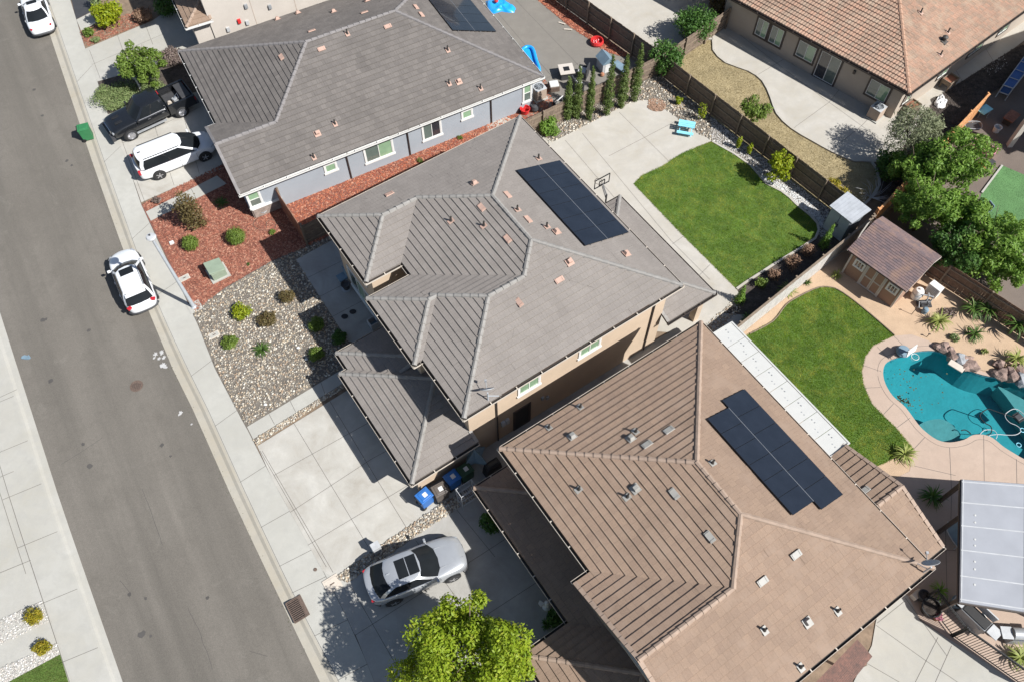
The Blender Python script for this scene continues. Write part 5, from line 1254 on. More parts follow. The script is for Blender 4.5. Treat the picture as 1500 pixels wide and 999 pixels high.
lv = [(1.2, 1.4, -.97, .93, .2, .04), (1.56, 1.02, -.95, .87, .16, .04), (1.88, .66, -.88, .77, .12, .04)]
pk = car('pickup_truck', 'black crew cab pickup truck parked nose out on the grey driveway', 'pickup truck', st, lv, M_['cblack'], (1.9, -1.75), .41, [('headlight', 2.83, .74, .95, .12, .24, .16, -.25, M_['lamp']), ('taillight', -2.9, .92, 1.0, .1, .16, .34, 0, M_['red'])], tyre_w=.28)
m = MB()
for s in (1, -1): m.box((-1.97, .95*s, .9), (1.9, .1, .72)); m.box((-1.97, .93*s, 1.27), (1.9, .16, .04))
m.box((-2.9, 0, .92), (.08, 1.9, .68)); m.box((-1.06, 0, .95), (.08, 1.85, .6)); m.box((-1.97, 0, .72), (1.86, 1.84, .1)); bedp = m.build('cargo_bed', M_['cblack'], pk, bevel=.02)
m = MB(); m.box((-1.97, 0, .785), (1.74, 1.74, .02))
for k in range(9): m.box((-1.97, -.72+k*.18, .802), (1.72, .06, .02))
m.build('bed_liner', M_['dark'], bedp)
bar_parts(pk, [('running_board', M_['grey'], [((.45, 1.02, .42), (2.1, .16, .06))]), ('running_board', M_['grey'], [((.45, -1.02, .42), (2.1, .16, .06))]), ('grille', M_['chrome'], [((2.93, 0, .9), (.06, 1.1, .34))]), ('front_bumper', M_['dark'], [((2.98, 0, .58), (.22, 1.9, .24))]), ('rear_bumper', M_['dark'], [((-2.98, 0, .6), (.16, 1.9, .2))]), ('brake_lamp', M_['red'], [((-.92, 0, 1.86), (.05, .34, .06))]), ('bonnet_scoop', M_['black'], [((2.2, .3, 1.225), (.5, .2, .03)), ((2.2, -.3, 1.225), (.5, .2, .03))])])
seams(pk, (1.3, .2, -.9), .998, .55, 1.14, M_['dark']); handles(pk, (.38, -.6), 1.0, 1.05, M_['chrome']); mirrors(pk, 1.12, .98, 1.3, M_['black'])
A, B = W(273, 170, 0), W(193, 207, 0); d = (B-A).normalized(); nrm = Vector((d.y, -d.x, 0)); ctr = (A+B)/2+nrm*.98-d*.08; hd = atan2(d.y, d.x); put(pk, ctr, hd)
R_ = Matrix.Rotation(hd, 3, 'Z'); bedz = .82+.01
def inbed(x, y): q = R_ @ Vector((x, y, 0)); return Vector((ctr.x+q.x, ctr.y+q.y, bedz))
o = thing('tool_box', 'black tool box at the tailgate end of the pickup bed', 'tool box', inbed(-2.45, 0)); m = MB(); q = inbed(-2.45, 0); m.box((q.x, q.y, q.z+.2), (.6, 1.5, .4), rz=hd); m.build('case', M_['black'], o, bevel=.03); m = MB(); m.box((q.x, q.y, q.z+.42), (.64, 1.54, .06), rz=hd); m.build('lid', M_['dark'], o, bevel=.02)
o = thing('pressure_washer', 'small grey machine with a hose lying in the pickup bed', 'machine', inbed(-1.7, .3)); q = inbed(-1.75, .35); m = MB(); m.box((q.x, q.y, q.z+.2), (.34, .3, .3), rz=hd+.3); m.build('motor', M_['grey'], o, bevel=.04); m = MB(); m.lathe([(.16, 0), (.18, .05), (.18, .1), (.0001, .14)], (q.x-.15, q.y+.25, q.z), 14); m.build('reel', M_['lgrey'], o); m = MB(); m.tube([(q.x, q.y, q.z+.4), (q.x+.2, q.y+.2, q.z+.6), (q.x+.35, q.y-.1, q.z+.42)], .025, 6); m.build('handle', M_['chrome'], o)
q = inbed(-1.35, .25); m = MB(); m.box((q.x, q.y, q.z+.07), (.3, .2, .14), rz=.4, tx=.8); m.lathe([(.09, .14), (.1, .2), (.0001, .22)], (q.x, q.y, q.z), 10); tag(m.build('work_glove', M_['bladey'] if 'bladey' in M_ else M_['tanbox'], None, origin=q), 'small tan bag lying in the pickup bed behind the cab', 'bag')
# ------------------------------------------------------------------ wheelie bins
def wbin(body, lid, label, lab=True):
    r = thing('wheeled_bin', label, 'bin', (0, 0, 0), 'wheeled refuse bins'); m = MB(); m.box((0, 0, .53), (.56, .64, .9), tx=1.1, ty=1.12); m.build('body', body, r, bevel=.03)
    m = MB(); m.box((0, 0, 1.01), (.66, .76, .07), tx=.96, ty=.96); m.box((0, .02, 1.055), (.5, .56, .03), tx=.9, ty=.9); l = m.build('lid', lid, r, bevel=.025)
    m = MB(); m.bar((-.27, -.42, .98), (.27, -.42, .98), .04); m.bar((-.24, -.42, .98), (-.24, -.34, .98), .04); m.bar((.24, -.42, .98), (.24, -.34, .98), .04); m.build('handle', M_['black'], r)
    for s in (1, -1): m = MB(); m.lathe([(.0001, -.03), (.12, -.03), (.13, 0), (.12, .03), (.0001, .03)], (s*.28, -.28, .13), 14, axis='x'); m.build('wheel', M_['black'], r)
    if lab: m = MB(); m.box((.02, .05, 1.0735), (.24, .22, .004)); m.build('paper_label', M_['paper'], l)
    return r
wb = wbin(M_['bluebin'], M_['bluebin'], 'blue wheeled bin out in the sun, nearest the street in the row'); P = W(621, 725, 1.05); put(wb, (P.x, P.y, .014), radians(34-90+8))
w2 = wbin(M_['greybin'], M_['greybin'], 'brownish grey wheeled bin between two blue bins'); P = W(644, 716, 1.05); put(w2, (P.x, P.y, .014), radians(-60))
w3 = wbin(M_['bluebin'], M_['bluebin'], 'blue wheeled bin in shade between the grey and dark green bins'); P = W(662, 698, 1.05); put(w3, (P.x, P.y, .014), radians(-52))
w4 = wbin(M_['dkgreenbin'], M_['dkgreenbin'], 'dark green wheeled bin at the house end of the row'); P = W(681, 687, 1.05); put(w4, (P.x, P.y, .014), radians(-54))
w5 = wbin(M_['greenbin'], M_['greenbin'], 'green wheeled bin alone at the kerb across from the pickup', False); P = W(121, 187, .9); put(w5, (P.x, P.y, -.1), radians(-70))
# ------------------------------------------------------------------ street furniture
b, h = hfit((284, 450), (222, 350)); t = thing('street_lamp', 'tall pale grey street lamp leaning over the sidewalk corner', 'street lamp', b)
m = MB(); m.tube([b, b+Vector((0, 0, h-.2))], .115, 12, .075); m.lathe([(.18, 0), (.16, .06), (.11, .1), (.1, .3)], b, 12); m.build('pole', M_['steel'], t, smooth=40)
m = MB(); m.lathe([(.06, h-.2), (.1, h-.1), (.1, h), (.24, h+.05), (.27, h+.12), (.22, h+.2), (.0001, h+.24)], b, 20); m.build('lamp_head', M_['lgrey'], t, smooth=40)
m = MB(); m.lathe([(.045, h+.22), (.045, h+.3), (.0001, h+.31)], (b.x-.03, b.y+.02, 0), 10); m.build('photocell', M_['dark'], t)
m = MB(); m.box((b.x+.05, b.y, -.02), (.75, .75, .09), rz=radians(33)); tag(m.build('lamp_footing', M_['walk'], None), kind='structure')
def lidbox(px, py, label, w=.4, l=.62, rz=radians(33), mat=None):
    P = W(px, py, 0); o = thing('utility_box', label, 'utility cover', P); m = MB(); m.box((P.x, P.y, .0), (l, w, .09), rz=rz); m.build('rim', M_['tanbox'], o); m = MB(); m.box((P.x, P.y, .047), (l*.8, w*.74, .012), rz=rz); m.build('lid', mat or M_['walk'], o)
    m = MB(); m.box((P.x, P.y, .055), (l*.3, .06, .008), rz=rz); m.build('lid_handle', M_['rust'], o); return o
lidbox(270.5, 408, 'pale utility cover in the red mulch beside the street lamp'); lidbox(314, 491, 'pale utility cover in the river cobbles by the sidewalk')
lidbox(487, 855, 'rust stained square utility cover between the two driveways', .72, .78, mat=M_['tanbox'])
P = W(320, 401, 0); o = thing('transformer', 'green metal transformer cabinet with sloping lid in the red mulch', 'transformer', P); m = MB(); m.box((P.x, P.y, .05), (1.15, 1.2, .1), rz=radians(33)); m.build('pad', M_['walk'], o)
m = MB(); m.box((P.x, P.y, .38), (.86, .95, .58), rz=radians(33)); m.build('cabinet', M_['transf'], o, bevel=.02); m = MB(); m.box((P.x-.03, P.y+.02, .7), (.98, 1.0, .08), rz=radians(33), ry=.16); m.build('lid', M_['transf'], o, bevel=.02)
P = W(200, 565, -.112); o = thing('manhole_cover', 'round rusty manhole cover in the middle of the street', 'manhole cover', P); m = MB(); m.lathe([(.36, 0), (.36, .006), (.31, .006)], P, 28); m.build('rim', M_['rust'], o); m = MB(); m.lathe([(.305, 0), (.305, .005), (.0001, .006)], P, 28)
m.build('cover', M_['rust'], o)
for k in range(-2, 3): m = MB(); m.box((P.x+k*.1, P.y, P.z+.008), (.03, .42-abs(k)*.07, .004)); m.build('rib', M_['brtrim'], o)
P = W(434, 893, .0); o = thing('storm_drain', 'rusty storm drain grate in the gutter near the silver car', 'storm drain', P); az = radians(-58); m = MB(); d = Vector((cos(az), sin(az), 0)); e = Vector((-sin(az), cos(az), 0))
m.box(P+Vector((0, 0, .0)), (1.05, .62, .02), rz=az); m.build('pit', M_['black'], o); m = MB()
for s in (-1, 1): m.box(P+e*s*.3+Vector((0, 0, .035)), (1.1, .05, .05), rz=az); m.box(P+d*s*.53+Vector((0, 0, .034)), (.05, .6, .05), rz=az)
m.build('frame', M_['rust'], o); m = MB()
for k in range(-5, 6): m.box(P+d*k*.093+Vector((0, 0, .03)), (.035, .58, .04), rz=az)
m.build('grate', M_['rust'], o); m = MB(); m.box(P+e*.4+Vector((0, 0, .05)), (1.1, .14, .05), rz=az); m.build('kerb_plate', M_['rust'], o)
P = W(39, 524, -.11); m = MB(); m.prism(blob(P, .16, 9, .3, 1.5), -.11, -.06); m.prism(blob(P+Vector((.12, .08, 0)), .07, 7), -.06, -.03); tag(m.build('litter', M_['bluegrey'], None, origin=P), 'crumpled pale blue paper litter on the asphalt near the left kerb', 'litter')
b, h = hfit((553, 806), (551, 793)); o = thing('pedestal_box', 'small grey utility pedestal standing in the cobble strip', 'utility box', b); m = MB(); m.box((b.x, b.y, .4), (.42, .34, .8), rz=radians(33)); m.build('body', M_['lgrey'], o, bevel=.02); m = MB(); m.box((b.x, b.y, .83), (.46, .38, .06), rz=radians(33), tx=.9, ty=.9); m.build('cap', M_['lgrey'], o)
P = W(462, 834, 0); m = MB(); m.lathe([(.09, .018), (.09, .028), (.0001, .032)], P, 12); tag(m.build('valve_cover', M_['rust'], None, origin=P), 'small rusty valve cover at the corner of the driveway', 'valve cover')
# ------------------------------------------------------------------ fences
def topfence(name, label, p0, p1, h, **k):
    a, b = W(p0[0], p0[1], h), W(p1[0], p1[1], h); return fence(name, label, a, b, h, k.pop('boards', M_['wood']), k.pop('postm', M_['woodp']), **k)
Pc = W(448.6, 358.6, 0); Pw = W(403, 277, 1.8)
fence('board_fence', 'short brown fence from the grey house wall out to the corner of the red mulch', Pw, Pc, 1.8, M_['woodr'], M_['woodp'], face=1)
Pe = W(966, 109, 0)
fence('board_fence', 'long brown fence between the grey house and the middle house, behind the cypresses', Pc, Pe, 1.75, M_['wood'], M_['woodp'], face=-1)
Pn = W(1110, 8, 0)
fence('board_fence', 'brown fence behind the two dark bushes at the top of the dry lawn', Pe, Pe+(Pn-Pe)*1.5, 1.75, M_['wood'], M_['woodp'], face=-1)
fence('board_fence', 'dark weathered fence along the red mulch behind the grey patio', W(800, -8, 0), W(960, 107, 0), 1.9, M_['wood'], M_['woodp'], face=-1)
Pr = W(1243, 327, 0)
fence('board_fence', 'dark fence between the green lawn with white rocks and the dry lawn', W(970, 113, 0), Pr, 1.8, M_['wood'], M_['woodp'], face=-1)
Ps = W(1284, 314, 1.8); Ps.z = 0
fence('board_fence', 'pale grey fence between the green lawn and the pool yard', FM.p(14.2, 16.75, 0), Ps, 1.7, M_['woodg'], M_['woodp'], face=1, cap=True)
topfence('board_fence', 'orange stained fence running past the trees beside the dark mulch', (1288, 308), (1450, 138), 1.8, boards=M_['woodo'], postm=M_['woodo'], face=1, cap=True)
fence('board_fence', 'brown fence with rails behind the palms along the pool yard', Pr+Vector((.6, -.9, 0)), W(1560, 535, 0), 1.8, M_['woodb'], M_['woodp'], face=-1)
def ironfence(label, a, b, h):
    A, B = W(a[0], a[1], 0), W(b[0], b[1], 0); o = thing('iron_fence', label, 'fence', A); L = (B-A).length; t = (B-A)/L; n = int(L/.12)
    m = MB()
    for i in range(n+1): q = A+t*(L*i/n); m.bar(q+Vector((0, 0, .08)), q+Vector((0, 0, h)), .022)
    m.build('pickets', M_['black'], o)
    for z in (.15, h-.12, h): m = MB(); m.bar(A+Vector((0, 0, z)), B+Vector((0, 0, z)), .04); m.build('rail', M_['black'], o)
    for q in (A, B): m = MB(); m.bar(q, q+Vector((0, 0, h+.1)), .08); m.build('post', M_['black'], o)
ironfence('black barred gate between the pale concrete pad and the pots', (1352, 876), (1393, 930), 1.6)
ironfence('black barred fence leading away from the gate to the bottom right corner', (1395, 932), (1505, 1010), 1.6)
# ------------------------------------------------------------------ trees and plants
def tpx(px, py, z): P = W(px, py, z); return Vector((P.x, P.y, 0))
tree('lime_tree', 'large lime green tree over the driveway at the bottom of the photo', 'tree', tpx(686, 972, 3.9), 6.3, 2.75, L_['lime'], BARK, 38000, .09, nc=110, crown_z=.2, cl=(.1, .25), fr=(.5, 1.04))
tree('small_tree', 'round mid green tree beside the pickup truck', 'tree', tpx(203, 92, 2.2), 3.4, 1.5, L_['mid'], BARK, 6500, .1, nc=40, crown_z=.12, cl=(.16, .32), fr=(.5, 1.05))
tree('olive_tree', 'grey green olive tree at the corner of the terracotta roofed house', 'tree', tpx(1338, 196, 2.4), 4.2, 1.75, L_['olive'], BARK, 5500, .11, nc=26, asp=.25, crown_z=.2)
for px, py, z, h, R, lf, lab in ((1395, 245, 2.6, 4.8, 1.8, 'rich', 'leafy green tree next to the pink planter and turf'), (1345, 250, 2.0, 3.8, 1.5, 'rich', 'leafy green tree against the olive tree'), (1363, 300, 2.4, 4.4, 1.8, 'rich', 'broad leafy green tree just above the brown shed'), (1410, 318, 1.8, 3.4, 1.3, 'rich', 'low leafy green tree bordering the turf edge'), (1452, 360, 2.2, 4.3, 1.9, 'rich', 'leafy green tree behind the pool yard fence at the right edge'), (1400, 368, 1.8, 3.6, 1.4, 'deep', 'darker green tree behind the corner of the brown shed'), (1476, 395, 1.5, 2.8, 1.2, 'rich', 'bushy green tree against the fence at the right edge, nearest the palms')):
    tree('garden_tree', lab, 'tree', tpx(px, py, z), h, R, L_[lf], BARK, int(5000*R), .105, 'trees behind the shed', nc=34, crown_z=.12, cl=(.18, .36), fr=(.5, 1.05))
shrub('dark_bush', 'big dark green bush at the top of the dry lawn', 'bush', tpx(1020, 36, 1.2), 1.6, 2.6, L_['deep'], 6500, .09, nc=12)
shrub('dark_bush', 'dark green climbing bush spilling over the fence corner by the cypresses', 'bush', tpx(978, 86, 1.2), 1.35, 2.4, L_['deep'], 5000, .09, nc=12)
shrub('dark_bush', 'brownish olive bush half hidden above the big dark green bush', 'bush', tpx(1052, 10, .9), .7, 1.7, L_['bronze'], 1200, .08)
shrub('dark_bush', 'deep green shaded shrub at the right end of the dry lawn', 'bush', tpx(1306, 243, .9), 1.2, 1.8, L_['deep'], 2600, .09, nc=10)
tree('lime_shrub', 'small yellow green tree leaning over the fence from the dry lawn', 'tree', tpx(1104, 163, 1.5), 2.4, 1.0, L_['box'], BARK, 1700, .1, nc=16, crown_z=.3)
tree('lime_shrub', 'bright lime shrub tree in the white rocks beside the green lawn', 'tree', tpx(1142, 246, 1.2), 2.3, .95, L_['yellow'], BARK, 1900, .1, nc=16, crown_z=.2)
for px, py, h, r, lab in ((1027, 170, 1.5, .34, 'thin yellow green sapling behind the picnic table'), (1080, 212, 1.0, .2, 'slim yellow flowering stem near the top of the lawn'), (1096, 220, .9, .22, 'slim lime stem beside the yellow flowering one'), (993, 147, .6, .28, 'small lime plant by the dirt patch')):
    shrub('sapling', lab, 'plant', W(px, py+6, 0), r, h, L_['yellow'], 260, .07, nc=5)
shrub('gold_shrub', 'gold and green hedge along the top of the fence by the dry lawn', 'bush', tpx(1222, 268, .5), .5, .8, L_['gold'], 500, .07); shrub('gold_shrub', 'gold flowered bush beside the grey resin shed', 'bush', tpx(1236, 281, .5), .42, .8, L_['gold'], 420, .07)
for i, (b, tp, lab) in enumerate((((830.5, 176), (834.6, 113), 'slim cypress nearest the house, first of the row'), ((844, 174), (855, 99), 'slim cypress second in the row from the house'), ((862, 176), (868.5, 98), 'thin cypress in front of the fence post, third from the house'), ((888, 169), (901, 82), 'tall cypress in the middle of the row'), ((909, 158), (918.5, 80), 'broad cypress fifth in the row'), ((928, 149), (943, 65), 'tall cypress at the corner end of the row'))):
    B, h = hfit(b, tp); t = thing('cypress', lab, 'tree', B, 'cypresses along the side fence'); m = MB(); m.tube([B, B+Vector((0, 0, h*.6))], .05, 6, .02); m.build('trunk', BARK, t)
    r = .42 if i != 2 else .34; cs = []
    for k in range(26):
        f = k/25; rr = r*(1-.75*f**2.2)*(.55+.45*min(1, f*5)); a = 2.4*k; cs.append((B.x+cos(a)*rr*.35, B.y+sin(a)*rr*.35, .12+f*(h-.2), rr*.75, rr*.75, h/22))
    leaf_mesh('crown', L_['cyp'], cs, 3600, .065, t, asp=.35, up=.2, droop=-1.2)
shrub('citrus_bush', 'round bright green bush at the rear corner of the middle house', 'bush', tpx(802, 186, .6), .75, 1.25, L_['rich'], 1500, .09, nc=9)
shrub('yellow_bush', 'large yellow green bush in the bed at the top left', 'bush', tpx(156, 20, .9), 1.15, 1.7, L_['yellow'], 3000, .1, nc=12)
shrub('dry_bush', 'dry pinkish brown bush next to the yellow green bush', 'bush', tpx(208, 22, .5), .8, .95, L_['dry'], 1500, .07, nc=8); shrub('strap_plant', 'low green plant below the yellow green bush', 'plant', tpx(128, 47, .3), .45, .5, L_['mid'], 500, .08); shrub('strap_plant', 'small pale green plant at the bed corner by the sidewalk', 'plant', tpx(140, 58, .2), .35, .35, L_['cover'], 300, .06)
shrub('pine_shrub', 'dark green shrub in shade under the small hip roof at the top', 'bush', tpx(240, 8, .8), 1.0, 1.5, L_['deep'], 1500, .09); shrub('pale_shrub', 'pale blue green shrub top at the upper edge of the bed', 'bush', tpx(139, 0, .8), .5, 1.4, L_['cover'], 500, .08)
shrub('lavender', 'grey purple lavender shrub behind the round tree', 'bush', tpx(250, 84, .4), .95, .9, L_['lav'], 2600, .07, nc=9)
shrub('ground_cover', 'wide pale green ground cover mound beside the pickup truck', 'plant', tpx(173, 143, .3), 1.6, .62, L_['cover'], 7000, .055, nc=12); shrub('ground_cover', 'low ground cover mound at the sidewalk corner of the bed', 'plant', tpx(152, 138, .2), .75, .5, L_['cover'], 1700, .055, nc=7); shrub('ground_cover', 'smaller ground cover mound between the tree and the pickup cab', 'plant', tpx(222, 128, .2), 1.0, .45, L_['cover'], 2400, .055, nc=7)
B = W(287, 332, 0); t = thing('bronze_shrub', 'tall bronze leaved shrub in the red mulch by the garden path', 'bush', B); cs = []
for i in range(16): f = i/15; a = 2.4*i; cs.append((B.x+cos(a)*.38, B.y+sin(a)*.38+.1, .25+f*2.2, .42, .42, .32))
leaf_mesh('foliage', L_['bronze'], cs, 2700, .075, t, asp=.5); m = MB(); limbs(m, B, 2.4, .5, .04, 4); m.build('stems', BARK, t)
shrub('clipped_shrub', 'round clipped green shrub nearer the sidewalk in the red mulch', 'bush', tpx(279, 357, .35), .58, .85, L_['box'], 2400, .045, nc=0, shell=.75); shrub('clipped_shrub', 'round clipped green shrub in the middle of the red mulch', 'bush', tpx(346, 348, .35), .66, .95, L_['box'], 3000, .045, nc=0, shell=.75)
shrub('small_shrub', 'small dull green shrub in the mulch beside the garden path', 'bush', tpx(229, 294, .2), .3, .4, L_['lav'], 300, .05); shrub('small_shrub', 'tiny green weed in the mulch near the cobbles', 'weed', tpx(364, 388, .05), .12, .15, L_['deep'], 60, .04); shrub('small_shrub', 'green weed at the edge of the mulch below the short fence', 'weed', tpx(399, 341, .1), .25, .3, L_['box'], 200, .05)
rosette('strap_lily', 'dark strap leaved plant in shade below the grey house eave', 'plant', W(325, 298, 0), .6, .5, L_['blade'], 40, .03)
for px, py, r, h, lf, lab in ((353, 458, .55, .62, 'yellow', 'yellow green shrub in the cobbles nearest the street lamp'), (391, 468, .5, .5, 'bronze', 'spreading reddish green shrub in the middle of the cobbles'), (421, 436, .42, .6, 'bronze', 'round shrub with red tips at the edge of the house shadow'), (463, 476, .45, .6, 'mid', 'dark green shrub in shade by the porch slab'), (337, 501, .42, .42, 'box', 'small bright green shrub nearest the sidewalk in the cobbles'), (463, 519, .42, .55, 'mid', 'green shrub next to a white stone by the front walk'), (497, 495, .42, .55, 'deep', 'dark green shrub tucked against the garage roof eave')):
    shrub('rock_garden_shrub', lab, 'bush', tpx(px, py, h*.45), r*1.18, h*1.1, L_[lf], 1300, .06, 'shrubs in the cobbles', nc=9)
rosette('sago_palm', 'spiky dark green sago palm in the sunlit cobbles', 'plant', W(384, 513, 0), .62, .8, L_['blade'], 60, .028, lo=.1, hi=1.1)
for px, py, lf, r, lab in ((50, 904, 'gold', .5, 'gold and green shrub in the gravel nearer the driveway at the left edge'), (62, 948, 'gold', .42, 'smaller gold and green shrub beside the lawn at the left edge')): shrub('gold_shrub', lab, 'bush', tpx(px, py, .2), r, .5, L_[lf], 900, .055, nc=6)
for px, py, r, h, lf, lab in ((1136, 403, .42, .8, 'dry', 'brown shrub in the dark bed, nearest the house of the dry ones'), (1160, 384, .5, .95, 'dry', 'larger dry brown shrub in the middle of the dark bed'), (1184, 366, .45, .85, 'dry', 'dry brown shrub in the dark bed nearest the resin shed'), (1116, 414, .38, .6, 'box', 'small yellow green shrub at the low end of the dark bed')): shrub('bed_shrub', lab, 'bush', tpx(px, py, h*.5), r, h, L_[lf], 600, .06, 'shrubs in the dark bed')
for b, tp, lab in (((1205, 362), (1214, 327), 'small cone shaped conifer in front of the resin shed doors'), ((1082, 442), (1091, 421), 'young conifer at the end of the path by the pale grey fence')):
    B, h = hfit(b, tp); t = thing('conifer', lab, 'tree', B); cs = [(B.x, B.y, .1+h*f*.95, .36*(1-f*.8), .36*(1-f*.8), h*.1) for f in [i/11 for i in range(12)]]; leaf_mesh('crown', L_['rich'], cs, 800, .06, t, asp=.4); m = MB(); m.tube([B, B+Vector((0, 0, h*.7))], .03, 6, .01); m.build('trunk', BARK, t)
for px, py, R, h, tr, lf, lab in ((1372, 475, .85, .8, .25, 'bladey', 'sago palm in the gravel nearest the pool deck'), (1425, 492, .72, .7, .15, 'blade', 'dark spiky sago palm in the middle of the gravel'), (1420, 458, .9, .8, .4, 'blade', 'leafy palm at the fence, first from the shed'), (1440, 462, .9, .8, .5, 'blade', 'palm with two trunks close to the fence'), (1478, 488, .9, .9, .8, 'blade', 'tall fan palm at the fence near the right edge'), (1484, 530, .8, .75, .3, 'bladey', 'yellow green palm among the boulders'), (1224, 405, .42, .6, .05, 'bladey', 'small spiky plant at the left corner of the shed'), (1153, 427, .7, .6, .05, 'bladey', 'yellow spiky plant along the pale grey fence'), (1182, 416, .3, .4, .05, 'blade', 'tiny yucca in the gravel beside the lawn curve'), (1120, 456, .28, .4, .05, 'blade', 'tiny yucca nearer the white patio cover'), (1094, 468, .5, .6, .1, 'blade', 'green palm tuft beside the white patio cover'), (1322, 668, .75, .75, .2, 'bladey', 'palm tuft at the pool deck corner of the lawn'), (1362, 730, .75, .8, .2, 'deep', 'dark green bush in shade between the roof and the gazebo'), (1372, 868, .6, .8, .3, 'rich', 'green plant below the satellite dish corner'), (1490, 965, .8, .7, .3, 'bladey', 'yellow spiky palm at the bottom right corner'), (800, 915, .35, .6, .05, 'deep', 'dark plant beside the garage in deep shade')):
    rosette('yucca' if R < .6 else 'palm', lab, 'plant', W(px, py, 0), R, h, L_[lf], 46 if R > .6 else 30, .035*R+.012, trunk=tr, lo=-.1, hi=1.3)
shrub('blue_agave', 'small blue green succulent clump in the gravel by the boulders', 'plant', tpx(1398, 495, .1), .32, .3, L_['cover'], 260, .07); shrub('succulent', 'purple leaved succulent near the fence palms', 'plant', tpx(1390, 460, .15), .42, .4, L_['lav'], 260, .07); shrub('succulent', 'dry tuft among the boulders by the pool', 'plant', tpx(1441, 515, .15), .25, .35, L_['bladey'], 160, .06)
shrub('house_shrub', 'green shrub under the eave of the brown roofed house by its driveway', 'bush', tpx(716, 765, .6), .55, 1.1, L_['deep'], 800, .09); shrub('house_shrub', 'dark shrub at the inner corner of the brown porch roof', 'bush', tpx(812, 905, .5), .5, 1.0, L_['deep'], 600, .09)
shrub('weed', 'small green plant in the red strip beside the grey house, nearer the street', 'plant', tpx(616, 236, .1), .22, .25, L_['box'], 120, .05); shrub('weed', 'small green plant in the red strip beside the grey house, nearer the back yard', 'plant', tpx(674, 202, .1), .22, .25, L_['box'], 120, .05)
# bare twigs
P = W(1275, 290, 0); m = MB()
for i in range(26): a = rnd.uniform(0, 6.28); m.tube([P, P+Vector((cos(a)*.5, sin(a)*.5, .5)), P+Vector((cos(a+.3)*rnd.uniform(.7, 1.3), sin(a+.3)*rnd.uniform(.7, 1.3), rnd.uniform(.5, 1.1)))], .018, 4, .006)
tag(m.build('bare_shrub', M_['lgrey'], None, origin=P), 'bare grey twiggy shrub behind the resin shed', 'bush')
# ------------------------------------------------------------------ sheds and covers
def uvface(mb, pts, course_dir):
    o = pts[0]; x = (pts[1]-pts[0]).normalized(); y = (pts[-1]-pts[0]); y = (y-x*y.dot(x)).normalized(); mb.face(pts, [((p-o).dot(x), (p-o).dot(y)) for p in pts])
FS = Fr(W(1233, 398, 0), 41.8)
o = thing('garden_shed', 'brown garden shed with shingle roof and white trimmed double door in the pool yard', 'shed', FS.p(1.4, 1.75, 0))
m = MB(); D_, L_s = 2.85, 3.5
prof = [(0, 2.05), (2.0, 2.78), (D_, 2.42)]
m.face([FS.p(0, 0, 0), FS.p(0, L_s, 0), FS.p(0, L_s, 2.05), FS.p(0, 0, 2.05)]); m.face([FS.p(D_, 0, 0), FS.p(D_, L_s, 0), FS.p(D_, L_s, 2.42), FS.p(D_, 0, 2.42)])
for v in (0, L_s): m.face([FS.p(0, v, 0), FS.p(D_, v, 0), FS.p(D_, v, 2.42), FS.p(2.0, v, 2.78), FS.p(0, v, 2.05)])
m.build('wall', M_['shedw'], o)
def slab(mb, a, b, c, d, th=.06):
    z = Vector((0, 0, th)); uvface(mb, [a, b, c, d], 0)
    for p, q in ((a, b), (b, c), (c, d), (d, a)): mb.face([p-z, q-z, q, p])
m = MB(); va, vb = -.3, L_s+.2
cs = 16
for k in range(cs):                                     # shingle courses
    f0, f1 = k/cs, (k+1)/cs; u0, u1 = -.2+2.2*f0, -.2+2.2*f1; z0, z1 = 2.02+.8*f0, 2.02+.8*f1
    a, b, c, d = FS.p(u0, va, z0+.018), FS.p(u0, vb, z0+.018), FS.p(u1, vb, z1+.002), FS.p(u1, va, z1+.002)
    uv = [(va, k*.14), (vb, k*.14), (vb, k*.14+.139), (va, k*.14+.139)]; m.face([a, b, c, d], uv); m.face([a-Vector((0, 0, .03 if k else .1)), b-Vector((0, 0, .03 if k else .1)), b, a])
rf = m
for k in range(7):
    f0, f1 = k/7, (k+1)/7; u0, u1 = 3.05-1.05*f0, 3.05-1.05*f1; z0, z1 = 2.36+.46*f0, 2.36+.46*f1
    a, b, c, d = FS.p(u0, vb, z0+.018), FS.p(u0, va, z0+.018), FS.p(u1, va, z1+.002), FS.p(u1, vb, z1+.002)
    m.face([a, b, c, d], [(vb, k*.14), (va, k*.14), (va, k*.14+.139), (vb, k*.14+.139)]); m.face([a-Vector((0, 0, .03 if k else .1)), b-Vector((0, 0, .03 if k else .1)), b, a])
m.build('roof', M_['shingle'], o, norm=False)
for v in (va+.02, vb-.02):
    m = MB(); m.bar(FS.p(-.2, v, 1.95), FS.p(2.0, v, 2.75), .04, .12); m.bar(FS.p(2.0, v, 2.75), FS.p(3.05, v, 2.29), .04, .12); m.build('bargeboard', M_['stuccop'], o)
window(o, FS, 'u', 0, -1, .42, .98, 1.1, 1.62, M_['white'], M_['white'], [M_['windark']], split=3, tw=.07, sill=False); window(o, FS, 'u', 0, -1, 2.68, 3.24, 1.1, 1.62, M_['white'], M_['white'], [M_['windark']], split=3, tw=.07, sill=False)
for v0, v1 in ((1.2, 1.78), (1.8, 2.38)):
    m = MB(); FS.box(m, (-.02, (v0+v1)/2, .95), (.03, v1-v0, 1.8)); dr = m.build('door', M_['shedw'], o); m = MB()
    for v in (v0+.035, v1-.035): FS.box(m, (-.045, v, .95), (.03, .07, 1.8))
    for z in (.09, .95, 1.82): FS.box(m, (-.044, (v0+v1)/2, z), (.028, v1-v0-.14, .08))
    m.build('door_trim', M_['stuccop'], dr)
m = MB()
for v in (1.14, 2.44): FS.box(m, (-.04, v, .98), (.04, .1, 1.95))
for v in (.05, L_s-.05): FS.box(m, (-.02, v, 1.0), (.06, .1, 2.0))
m.build('corner_trim', M_['stuccop'], o)
